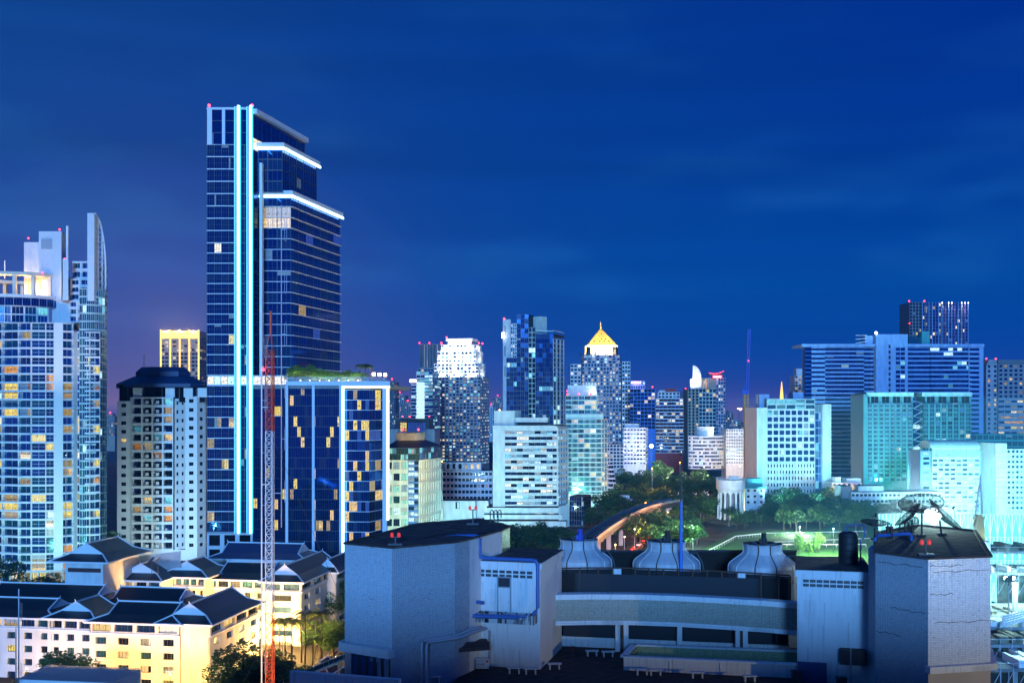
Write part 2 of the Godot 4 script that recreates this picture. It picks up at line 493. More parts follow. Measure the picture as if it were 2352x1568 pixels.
# One face of a building, from plan point p (left seen from outside) to q. Real openings: piers and spandrels stand proud of panes set back by the reveal.
# o: wall, pier and span (share of a cell that is wall), reveal, glass, lit (chance), pal (lit palette), nx, ny (glazing bars), row (chance that a whole storey is lit), proud (spandrels beyond piers)
func face(b: Bld, p: Vector2, q: Vector2, y0: float, y1: float, cols: int, rows: int, o := {}) -> void:
	var e := (q - p)
	var w := e.length()
	if w < 0.01 or cols < 1 or rows < 1: return
	var ex := Vector3(e.x / w, 0, e.y / w)
	var en := ex.cross(Vector3.UP)
	var base := Vector3(p.x, 0, p.y)
	var wall: String = o.get("wall", "white")
	var reveal: float = o.get("reveal", 0.35)
	var pier: float = o.get("pier", 0.35)
	var span: float = o.get("span", 0.45)
	var proud: float = o.get("proud", -0.03)
	var pal: Array = o.get("pal", ["warm", "pale", "cool"])
	var lit: float = o.get("lit", 0.12)
	var rowp: float = o.get("row", 0.0)
	var glasses = o.get("glass", "glass")
	var only_front: bool = o.get("single", true)
	var cw := w / cols
	var ch := (y1 - y0) / rows
	var pw := cw * pier
	var sh := ch * span
	var g := b.wall(wall)
	var gs := b.wall(o.get("band", wall))
	var h := y1 - y0
	# backing
	var bk := b.wall("core")
	var back := base - en * (reveal + 0.12)
	bk.quad(back + Vector3.UP * y0, back + ex * w + Vector3.UP * y0, back + ex * w + Vector3.UP * y1, back + Vector3.UP * y1)
	# piers
	if pier > 0.0:
		for c in cols + 1:
			var pc := pw if c > 0 and c < cols else pw / 2
			var cx := clampf(c * cw, pc / 2, w - pc / 2)
			if o.has("every") and c % int(o.every) != 0: continue
			g.obox(base + ex * cx + Vector3.UP * (y0 + h / 2) - en * (reveal / 2), ex * pc / 2, Vector3.UP * h / 2, en * reveal / 2)
	# spandrels
	if span > 0.0:
		for r in rows + 1:
			var sc := sh if r > 0 and r < rows else sh / 2
			var cy := clampf(y0 + r * ch, y0 + sc / 2, y1 - sc / 2)
			var dep := (reveal + proud) / 2
			if o.get("slab_parts", false) and b.slabs > 0:
				b.slabs -= 1
				var sg := Geo.new()
				sg.obox(base + ex * w / 2 + Vector3.UP * cy - en * (reveal - dep), ex * w / 2, Vector3.UP * sc / 2, en * dep)
				part(b.node, "spandrel", sg, M[o.get("band", wall)])
			else:
				gs.obox(base + ex * w / 2 + Vector3.UP * cy - en * (reveal - dep), ex * w / 2, Vector3.UP * sc / 2, en * dep)
	# panes
	var ww := cw - pw
	var wh := ch - sh
	var mesh := window_mesh(ww, wh, o.get("nx", 2), o.get("ny", 1), o.get("frame", "frame_dark"), o.get("bar", 0.07))
	var sub: ArrayMesh = null
	if o.get("subframe", false):
		var sk := "f%.2f_%.2f_%d_%d_%s" % [ww, wh, o.get("nx", 2), o.get("ny", 1), o.get("frame", "frame_dark")]
		if not meshes.has(sk):
			meshes[sk] = ArrayMesh.new()
			meshes[sk].add_surface_from_arrays(Mesh.PRIMITIVE_TRIANGLES, mesh.surface_get_arrays(1))
			meshes[sk].surface_set_material(0, mesh.surface_get_material(1))
		sub = meshes[sk]
		mesh = window_mesh(ww, wh, 0, 0)
	var basis := Basis(ex, Vector3.UP, en)
	for r in rows:
		var all_lit := b.rng.randf() < rowp
		for c in cols:
			var key: String = glasses if glasses is String else glasses[b.rng.randi() % glasses.size()]
			var roll := b.rng.randf()
			var is_lit: bool = roll < (0.85 if all_lit else lit)
			if is_lit:
				key = pal[b.rng.randi() % pal.size()]
				if b.rng.randf() < 0.38 and not o.has("bright") and M.has(key + "_dim"): key += "_dim"
			if o.has("skip") and o.skip.call(c, r): continue
			if o.has("pick"):
				var k = o.pick.call(c, r, key)
				if k is String: key = k
			var pos := base + ex * (c * cw + pw / 2) + Vector3.UP * (y0 + r * ch + sh / 2) - en * reveal
			if b.left > 0 and only_front:
				b.left -= 1
				var wn := put(b.node, "window", mesh, Transform3D(basis, pos), M[key])
				if sub: put(wn, "frame", sub, Transform3D.IDENTITY)
				if ww > 0.7 and wh > 1.0 and not o.has("bright") and b.rng.randf() < (0.45 if is_lit else 0.03):   # a blind or curtain drawn part of the way
					var f: float = [0.22, 0.4, 0.65][b.rng.randi() % 3]
					var bl := blind_mesh(ww, wh, f, b.rng.randf() < 0.4)
					put(wn, "blind", bl, Transform3D.IDENTITY, M[key + "_dim"] if is_lit and M.has(key + "_dim") else M.blind)  # in lit rooms the light through the blind is put in as emission
			else:
				var t := b.other(key)
				t.quad(pos, pos + ex * ww, pos + ex * ww + Vector3.UP * wh, pos + Vector3.UP * wh)
				if o.get("nx", 2) > 0 and wh > 0.6:
					var f := b.wall(o.get("frame", "frame_dark"))
					for k in range(1, o.get("nx", 2)):
						f.obox(pos + ex * (ww * k / o.get("nx", 2)) + Vector3.UP * wh / 2 + en * 0.03, ex * 0.035, Vector3.UP * wh / 2, en * 0.03)

# a four-sided tower in one call: front, and the sides that can be seen
func block(b: Bld, poly: Array, y0: float, y1: float, rows: int, cols: Array, o := {}, roof := "roofing") -> void:
	var wall: String = o.get("wall", "white")
	for k in poly.size():
		var p: Vector2 = poly[k]
		var q: Vector2 = poly[(k + 1) % poly.size()]
		var c: int = cols[k] if k < cols.size() else 0
		if c > 0:
			face(b, p, q, y0, y1, c, rows, o)
		else:
			b.wall(wall).quad(Vector3(p.x, y0, p.y), Vector3(q.x, y0, q.y), Vector3(q.x, y1, q.y), Vector3(p.x, y1, p.y))
	cap(b, poly, y1, roof)
	var base: float = o.get("base", 0.0)
	if y0 > base + 0.01:
		var g := b.wall(wall)
		for k in poly.size():
			var p: Vector2 = poly[k]
			var q: Vector2 = poly[(k + 1) % poly.size()]
			g.quad(Vector3(p.x, base, p.y), Vector3(q.x, base, q.y), Vector3(q.x, y0 - 0.01, q.y), Vector3(p.x, y0 - 0.01, p.y))

# ------------------------------------------------------------------ lamps
func spot(parent: Node3D, pos: Vector3, target: Vector3, c: Color, energy: float, angle: float, size := 0.3) -> void:
	var l := SpotLight3D.new()
	l.name = "light"
	l.light_color = c
	l.light_energy = energy
	l.spot_angle = angle
	l.spot_angle_attenuation = 0.6
	l.spot_range = 900.0
	l.spot_attenuation = 2.0
	l.light_size = size
	l.shadow_enabled = true
	parent.add_child(l, true)
	l.look_at_from_position(parent.to_global(pos), parent.to_global(target), Vector3.UP if absf((target - pos).normalized().y) < 0.98 else Vector3.RIGHT)
func omni(parent: Node3D, pos: Vector3, c: Color, energy: float, size := 0.2) -> void:
	var l := OmniLight3D.new()
	l.name = "light"
	l.light_color = c
	l.light_energy = energy
	l.omni_range = 500.0
	l.omni_attenuation = 2.0
	l.light_size = size
	l.shadow_enabled = true
	l.position = pos
	parent.add_child(l, true)
func area(parent: Node3D, pos: Vector3, target: Vector3, c: Color, energy: float, size: Vector2) -> void:
	var l := AreaLight3D.new()
	l.name = "light"
	l.light_color = c
	l.light_energy = energy
	l.area_size = size
	l.area_range = 400.0
	l.shadow_enabled = true
	parent.add_child(l, true)
	l.look_at_from_position(parent.to_global(pos), parent.to_global(target), Vector3.UP if absf((target - pos).normalized().y) < 0.98 else Vector3.RIGHT)
# a floodlight head with its lens towards the target; positions in the parent's axes
func flood_head(parent: Node3D, pos: Vector3, target: Vector3, c: Color, energy: float, angle: float, lamp := "lamp_white", s := 0.5) -> void:
	var z := (target - pos).normalized()
	var up := Vector3.UP if absf(z.y) < 0.95 else Vector3.RIGHT
	var x := up.cross(z).normalized()
	var y := z.cross(x)
	var g := Geo.new()
	g.obox(pos - z * s * 0.3, x * s * 0.6, y * s * 0.45, z * s * 0.3)
	g.bar(pos - z * s * 0.3 - Vector3.UP * s * 0.3, pos - z * s * 0.3 - Vector3.UP * s * 1.1, s * 0.15)
	part(parent, "lamp_housing", g, M.frame_dark)
	var l := Geo.new()
	l.tube([pos + z * 0.01, pos + z * 0.05], s * 0.44, 16)
	part(parent, "lamp_lens", l, M[lamp])
	spot(parent, pos + z * 0.1, target, c, energy, angle, s * 0.4)
func floodlight(label: String, pos: Vector3, target: Vector3, c: Color, energy: float, angle: float, lamp := "lamp_white", s := 0.6, group := "floodlights standing before the buildings") -> void:
	var t := thing("floodlight", label, "floodlight", Vector3(pos.x, 0, pos.z), group)
	var g := Geo.new()
	g.bar(Vector3.ZERO, Vector3(0, pos.y - s * 0.5, 0), 0.18)
	g.box(Vector3(-0.4, 0, -0.4), Vector3(0.4, 0.15, 0.4))
	part(t, "post", g, M.steel)
	flood_head(t, Vector3(0, pos.y, 0), target - t.position, c, energy, angle, lamp, s)
func beacon(b: Node3D, pos: Vector3, r := 0.5) -> void:   # red obstruction light
	var g := Geo.new()
	g.ball(pos + Vector3.UP * r, r, 10)
	part(b, "beacon_lamp", g, M.lamp_red)
	var s := Geo.new()
	s.bar(pos - Vector3.UP * r, pos + Vector3.UP * r * 0.2, r * 0.4)
	part(b, "beacon_post", s, M.frame_dark)

# ------------------------------------------------------------------ plants
func leaves(g: Geo, r: RandomNumberGenerator, c: Vector3, rad: Vector3, count: int, size: float) -> void:
	for k in count:
		var dir := Vector3(r.randfn(), r.randfn(), r.randfn()).normalized()
		var p := c + dir * rad * (0.55 + 0.5 * pow(r.randf(), 0.6))
		var a := Vector3(r.randfn(), r.randfn() * 0.6, r.randfn()).normalized()
		var bb := a.cross(Vector3(r.randfn(), r.randfn(), r.randfn())).normalized()
		var s := size * r.randf_range(0.6, 1.3)
		g.tri(p - a * s, p + bb * s * 0.5, p + a * s)
		g.tri(p - a * s, p + a * s, p - bb * s * 0.5)
func crown_mesh(sd: int, lobes: int, count: int, size: float, flat: float, key: String) -> Array:   # a tree one unit high: [trunk mesh, crown mesh]
	var r := RandomNumberGenerator.new()
	r.seed = sd
	var g := Geo.new()
	var t := Geo.new()
	var top := Vector3(r.randf_range(-0.03, 0.03), 0.34, r.randf_range(-0.03, 0.03))
	t.tube([Vector3.ZERO, top * 0.5 + Vector3(0.01, 0, 0), top], 0.03, 7, 0.018)
	for k in lobes:
		var a := TAU * k / lobes + r.randf_range(-0.4, 0.4)
		var rr := r.randf_range(0.1, 0.34) if k > 0 else 0.0
		var c := Vector3(cos(a) * rr, r.randf_range(0.36, 0.84) * (1.0 - rr * 0.4), sin(a) * rr)
		if k == 0: c.y = 0.82
		var s := r.randf_range(0.13, 0.2)
		t.tube([top * 0.8, (top + c) * 0.5 + Vector3(0, 0.03, 0), c], 0.014, 5, 0.004)
		leaves(g, r, c, Vector3(s, s * flat, s), count, size)
	return [t.build(M.bark), g.build(M[key])]
func tree(called: String, label: String, proto: Array, where: Vector3, h: float, turn: float, group: String, wide := 1.0) -> Node3D:
	var o := thing(called, label, "tree", where, group, turn)
	put(o, "trunk", proto[0], Transform3D(Basis().scaled(Vector3(h * wide, h, h * wide)), Vector3.ZERO))
	put(o, "crown", proto[1], Transform3D(Basis().scaled(Vector3(h * wide, h, h * wide)), Vector3.ZERO))
	return o
func palm(called: String, label: String, where: Vector3, h: float, sd: int, group: String, key := "leaf_olive") -> void:
	var r := RandomNumberGenerator.new()
	r.seed = sd
	var o := thing(called, label, "palm", where, group)
	var t := Geo.new()
	var top := Vector3(r.randf_range(-0.4, 0.4), h, r.randf_range(-0.4, 0.4))
	t.tube([Vector3.ZERO, top * 0.5 + Vector3(0.15, 0, 0), top], 0.2, 8, 0.12)
	part(o, "trunk", t, M.bark)
	for k in 16:
		var g := Geo.new()
		var a := TAU * k / 16.0 + r.randf_range(-0.2, 0.2)
		var rise := r.randf_range(-0.3, 1.0)
		var l := h * r.randf_range(0.26, 0.36)
		var e := Vector3(cos(a), 0, sin(a))
		var side := Vector3(-sin(a), 0, cos(a))
		var prev := top
		for s in range(1, 9):
			var f := s / 8.0
			var p := top + e * l * f * (1.0 - 0.15 * f) + Vector3.UP * l * (rise * f - (0.9 + rise * 0.5) * f * f * 0.8)
			g.bar(prev, p, 0.05)
			for q in [-1.0, 1.0]:
				var lf := l * 0.34 * sin(PI * clampf(f * 0.9 + 0.1, 0, 1)) + 0.08
				var tip: Vector3 = p + side * q * lf + e * lf * 0.5 - Vector3.UP * lf * 0.45
				g.tri(p - e * 0.09, p + e * 0.12, tip)
				var mid := (prev + p) * 0.5
				g.tri(mid - e * 0.09, mid + e * 0.12, mid + side * q * lf * 0.95 + e * lf * 0.5 - Vector3.UP * lf * 0.4)
			prev = p
		part(o, "frond", g, M[key])

# ------------------------------------------------------------------ the tall skyscraper with light strips
func skyscraper() -> void:
	var b := begin("skyscraper", "tall dark glass skyscraper edged with cyan light strips", "skyscraper", 546, 400)
	var n := b.node
	var sd := Vector2(10.7, -44.0)
	var P := func(u, d): return rel(b, pt(u, d))
	var dark := ["glass_navy", "glass_navy", "glass_navy", "glass_navy", "glass"]
	var pal := ["warm", "yellow", "pale", "warm_dim"]
	var yt := Y(249, 400)
	# slab one: the front with the strips
	var a: Vector2 = P.call(475, 400)
	var f0: Vector2 = P.call(541, 400)
	var f1: Vector2 = P.call(580, 400)
	var c: Vector2 = f1 + sd
	var y_rows := [[Y(332, 400), Y(558, 400), 8], [Y(558, 400), Y(861, 400), 13], [Y(886, 400), Y(1222, 400), 14]]
	for k in 3:
		var yy = y_rows[k]
		var lit := 0.02 if k == 0 else 0.04 if k == 1 else 0.12
		face(b, a, f0, yy[1], yy[0], 4, yy[2], {"wall": "frame_dark", "band": "trim", "pier": 0.02, "span": 0.07, "proud": 0.55, "reveal": 0.1, "glass": dark, "lit": lit, "pal": pal, "nx": 3, "ny": 2, "bar": 0.08, "slab_parts": true})
		face(b, f0, f1, yy[1], yy[0], 2, yy[2], {"wall": "frame_dark", "band": "frame_dark", "pier": 0.05, "span": 0.06, "proud": 0.02, "reveal": 0.12, "glass": dark, "lit": lit * 1.3, "pal": pal, "nx": 2, "ny": 2})
	# crown: open frames of white mullions over dark glass
	face(b, a, f1, Y(332, 400), yt, 3, 3, {"wall": "frame_dark", "pier": 0.02, "span": 0.03, "proud": 0.02, "reveal": 0.15, "glass": "glass_navy", "lit": 0.0, "nx": 1, "ny": 1})
	var tr := b.wall("trim")
	for u in [[476, 487], [510, 517]]:
		var x0: float = P.call(u[0], 400).x
		var x1: float = P.call(u[1], 400).x
		tr.box(Vector3(x0, Y(332, 400), a.y - 0.1), Vector3(x1, yt + 0.3, a.y + 0.5))
	tr.box(Vector3(a.x, yt - 0.5, a.y + 0.02), Vector3(f1.x, yt + 0.32, a.y + 0.45))
	# sky lobby, all lit
	face(b, a, P.call(660, 400), Y(885, 400), Y(862, 400), 12, 1, {"wall": "trim", "pier": 0.06, "span": 0.2, "reveal": 0.4, "lit": 1.0, "bright": true, "pal": ["pale", "pale", "cool"], "nx": 2, "ny": 1, "frame": "frame_white"})
	# the light strips on their white fins
	for u in [[540, 545.2, 550.2], [568, 573.3, 578.4]]:
		var x0: float = P.call(u[0], 400).x
		var x1: float = P.call(u[1], 400).x
		var x2: float = P.call(u[2], 400).x
		var g := Geo.new()
		g.box(Vector3(x0, Y(1224, 400), a.y + 0.03), Vector3(x1, yt + 0.6, a.y + 0.85))
		part(n, "fin", g, M.trim)
		var s := Geo.new()
		s.box(Vector3(x1 + 0.02, Y(1224, 400), a.y + 0.1), Vector3(x2, yt + 1.0, a.y + 0.75))
		part(n, "light_strip", s, M.led)
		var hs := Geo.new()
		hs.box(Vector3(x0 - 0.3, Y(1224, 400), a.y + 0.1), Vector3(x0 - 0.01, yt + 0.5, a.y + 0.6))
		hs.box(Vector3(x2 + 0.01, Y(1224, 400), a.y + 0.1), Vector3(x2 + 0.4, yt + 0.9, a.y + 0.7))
		part(n, "strip_halo", hs, M.led_halo)  # emissive boxes added for the glow beside each strip
		for k in 4:
			area(n, Vector3((x1 + x2) / 2, lerpf(30, 155, k / 3.0), a.y + 1.0), Vector3((x1 + x2) / 2, lerpf(30, 155, k / 3.0), a.y + 10), lin(0.45, 0.9, 1.0), 14.0, Vector2(0.6, 36))
	# side wall of slab one and its cornice
	face(b, f1, c, 60.0, yt - 1.5, 6, 24, {"wall": "frame_dark", "pier": 0.03, "span": 0.05, "proud": 0.02, "reveal": 0.1, "glass": dark, "lit": 0.02, "pal": pal, "single": false})
	cap(b, [a, f1, c, a + sd], yt - 0.2)
	tr.bar(Vector3(f1.x + 0.4, yt - 1.0, f1.y), Vector3(c.x + 0.4, yt - 1.0, c.y), 2.4, 1.8)
	b.wall("frame_dark").bar(Vector3(a.x, 70, a.y), Vector3(a.x, yt, a.y), 0.3)
	b.wall("frame_dark").quad(Vector3(a.x + sd.x, 0, a.y + sd.y), Vector3(a.x, 0, a.y), Vector3(a.x, yt, a.y), Vector3(a.x + sd.x, yt, a.y + sd.y))
	# stepped blocks two and three
	for t in [[581, 648, 404, 31.0, 331, 441, 4, 2], [604, 668, 406, 46.5, 441, 868, 17, 2]]:
		var d: float = t[2]
		var y1 := Y(t[4], d)
		var y0 := Y(t[5], d)
		var p: Vector2 = P.call(t[0], d)
		var q: Vector2 = P.call(t[1], d)
		var e: Vector2 = q + sd.normalized() * t[3]
		var w: Vector2 = p + sd.normalized() * t[3]
		var slabs: bool = t[6] == 17
		var o := {"wall": "frame_dark", "band": "trim" if slabs else "frame_dark", "pier": 0.03, "span": 0.055, "proud": 0.75 if slabs else 0.02, "reveal": 0.1, "glass": dark, "lit": 0.05 if slabs else 0.03, "pal": pal, "nx": 3, "ny": 1, "slab_parts": slabs}
		if slabs: o.pick = func(_c, r, key): return "warm" if r == 14 else "pale_dim" if r == 15 else key
		face(b, p, q, y0, y1 - 1.5, t[7], t[6], o)
		o.erase("pick")
		o.lit = 0.012
		o.glass = dark + dark + ["blue_room"] if slabs else dark
		face(b, q, e, y0, y1 - 1.5, 7 if slabs else 5, t[6], o)
		cap(b, [p, q, e, w], y1 - 0.4)
		# roof slab with a light line under its edge
		var pr := grown([p, q, e, w], 1.0)
		cap(b, pr, y1 + 0.4, "trim", 1.5)
		var s := Geo.new()
		for k in pr.size():
			var m: Vector2 = pr[k]
			var m2: Vector2 = pr[(k + 1) % pr.size()]
			if absf(m.y - m2.y) < 1.0 and m.y > q.y or (m.x > q.x and m2.x > q.x):
				s.bar(Vector3(m.x, y1 - 1.75, m.y), Vector3(m2.x, y1 - 1.75, m2.y), 0.5, 0.8)
		part(n, "light_strip", s, M.led)
		area(n, Vector3((p.x + q.x) / 2, y1 - 2.2, p.y + 1.2), Vector3((p.x + q.x) / 2, y1 - 20, p.y + 1.0), lin(0.4, 0.9, 1.0), 8.0, Vector2(10, 0.6))
		if slabs:   # glass balustrades and partition fins on the balconies of the receding side
			var rail := b.wall("frame_dark")
			var ex := (e - q).normalized()
			var en := Vector2(-ex.y, ex.x)
			for r in 17:
				var y := lerpf(y0, y1 - 1.5, r / 17.0) + 1.1
				rail.bar(Vector3(q.x + en.x * 0.65, y, q.y + en.y * 0.65), Vector3(e.x + en.x * 0.65, y, e.y + en.y * 0.65), 0.06)
				rail.bar(Vector3(p.x, y, p.y + 0.65), Vector3(q.x + en.x * 0.65, y, q.y + 0.65), 0.06)
	tr.box(Vector3(P.call(600, 404).x, Y(882, 404), -404 - n.position.z + 0.5), Vector3(P.call(606, 404).x, Y(378, 404), -404 - n.position.z + 3.2))
	# podium
	var po := {"wall": "frame_dark", "band": "frame_dark", "pier": 0.03, "span": 0.05, "proud": 0.03, "reveal": 0.12, "glass": dark, "lit": 0.1, "pal": ["yellow", "warm", "yellow", "warm"], "nx": 2, "ny": 2}
	var y0 := Y(1290, 392)
	var pt0 := Y(884, 392)
	var p0: Vector2 = P.call(581, 398)
	var p1: Vector2 = P.call(657, 392)
	var p2: Vector2 = P.call(783, 391)
	var p3: Vector2 = P.call(848, 390)
	var p4: Vector2 = P.call(888, 402)
	face(b, p0, p1, y0, Y(886, 400), 8, 17, po)
	face(b, p1, p2, y0, pt0, 15, 17, po)
	po.band = "trim"
	po.proud = 0.25
	po.lit = 0.16
	po.glass = ["glass_navy", "glass", "glass_navy", "glass_navy", "glass_navy", "blue_room", "glass_blue"]
	face(b, p2, p3, y0, Y(895, 390), 7, 17, po)
	face(b, p3, p4, y0, Y(895, 390), 3, 17, po)
	shell(b, [p0, p1, p2, p3, p4, p4 + Vector2(5, -40), p0 + Vector2(10, -40)], 0, y0 - 0.02, "trim")
	cap(b, [p0, p1, p2, p3, p4, p4 + Vector2(5, -40), p0 + Vector2(10, -40)], pt0 + 0.1, "concrete", 1.4)
	var top := Y(876, 392)
	tr.bar(Vector3(p1.x, top - 0.7, p1.y + 0.3), Vector3(p2.x, top - 0.7, p2.y + 0.3), 1.0, 1.5)
	for u in [655, 716]:
		var x: float = P.call(u, 391).x
		tr.box(Vector3(x, 0, p1.y), Vector3(x + 0.95, top - 1.5, p1.y + 1.0))
	# portal of light round the corner of the podium
	var pz := p3.y + 1.2
	var lx: float = P.call(779, 389).x
	var rx: float = P.call(895, 389).x
	tr.box(Vector3(lx, 0, pz - 1.0), Vector3(lx + 0.9, top, pz))
	tr.box(Vector3(lx, top - 1.6, pz - 1.05), Vector3(rx, top + 0.05, pz + 0.05))
	tr.box(Vector3(rx - 2.6, 0, pz - 2.0), Vector3(rx - 1.1, top - 1.6, pz - 0.2))
	for s in [[lx + 0.92, 2.0, lx + 1.65, top - 1.0], [lx + 0.92, top - 2.4, rx, top - 1.65], [rx - 1.05, 20.0, rx - 0.3, top - 2.4]]:
		var g := Geo.new()
		g.box(Vector3(s[0], s[1], pz - 0.7), Vector3(s[2], s[3], pz - 0.05))
		part(n, "light_strip", g, M.led)
	area(n, Vector3(lx + 1.3, 40, pz + 0.2), Vector3(lx + 1.3, 40, pz + 10), lin(0.45, 0.9, 1.0), 16, Vector2(0.6, 55))
	area(n, Vector3(rx - 0.7, 45, pz + 0.2), Vector3(rx - 0.7, 45, pz + 10), lin(0.45, 0.9, 1.0), 12, Vector2(0.6, 44))
	# plain foot below slab one
	var ft: float = Y(1224, 400)
	face(b, a + Vector2(0, 0.3), f1 + Vector2(0, 0.3), Y(1290, 400), ft, 3, 2, {"wall": "plaster", "pier": 0.28, "span": 0.25, "reveal": 0.6, "glass": "glass_black", "lit": 0.0, "nx": 1})
	shell(b, [a + Vector2(0, 0.3), f1 + Vector2(0, 0.3), f1 + Vector2(0, -8), a + Vector2(0, -8)], 0, Y(1290, 400) - 0.01, "plaster")
	# glass balustrade of the garden, roof-edge lamps
	var gb := Geo.new()
	for s in [[p1, p2], [p2, p3], [p3, p4]]:
		gb.bar(Vector3(s[0].x, top + 0.9, s[0].y + 0.5), Vector3(s[1].x, top + 0.9, s[1].y + 0.5), 0.04, 1.6)
	part(n, "balustrade", gb, M.glass_clear)
	for k in 3:
		var g := Geo.new()
		var m: Vector2 = p3.lerp(p4, 0.2 + 0.33 * k)
		g.box(Vector3(m.x - 0.5, top + 2.2, m.y - 3.0), Vector3(m.x + 0.5, top + 3.2, m.y - 2.0))
		part(n, "terrace_lamp", g, M.lamp_warm)
		var s := Geo.new()
		s.bar(Vector3(m.x, top, m.y - 2.5), Vector3(m.x, top + 2.2, m.y - 2.5), 0.12)
		part(n, "lamp_post", s, M.frame_dark)
		omni(n, Vector3(m.x, top + 3.8, m.y - 2.5), lin(1, 0.75, 0.4), 14, 0.4)
	for u in [478, 577]: beacon(n, Vector3(P.call(u, 400).x, yt + 0.8, a.y - 1.0), 0.55)
	beacon(n, Vector3(P.call(628, 420).x, Y(277, 420), -420 - n.position.z), 0.45)
	finish(b)
	# garden on the podium roof
	var r := RandomNumberGenerator.new()
	r.seed = 21
	var gy := top - 0.6
	for k in 26:
		var u := lerpf(672, 836, (k + r.randf()) / 26.0)
		var d := r.randf_range(394, 404)
		var h := r.randf_range(2.2, 4.6)
		if u < 720: h *= r.randf_range(1.0, 1.5)
		tree("garden_shrub", "leafy shrub in the lit podium roof garden, " + nth(k) + " from the light strips", protos[[2, 2, 0][k % 3]], Vector3(X(u, d), gy, -d), h * 1.35, r.randf() * TAU, "shrubs of the podium roof garden", 1.25)
	for k in 3:
		palm("roof_palm", ["short", "middle", "outermost"][k] + " fan palm on the podium roof garden beside the lit terrace", Vector3(X(826 + 12 * k, 396 + k), gy, -396.0 - k), [6.6, 6.9, 6.4][k], 40 + k, "palms of the podium roof garden", "leaf")
	for k in 7:
		var l := thing("garden_lamp", "small warm lamp among the podium garden shrubs, " + nth(k) + " from the light strips", "lamp", Vector3(X(690 + 22 * k, 394), gy, -393.6), "lamps of the podium roof garden")
		var g := Geo.new()
		g.bar(Vector3.ZERO, Vector3(0, 0.9, 0), 0.08)
		part(l, "lamp_post", g, M.frame_dark)
		var h := Geo.new()
		h.ball(Vector3(0, 1.05, 0), 0.17, 8)
		part(l, "lamp_globe", h, M.lamp_warm)
		omni(l, Vector3(0, 1.05, 0), lin(1, 0.9, 0.5), 40, 0.15)

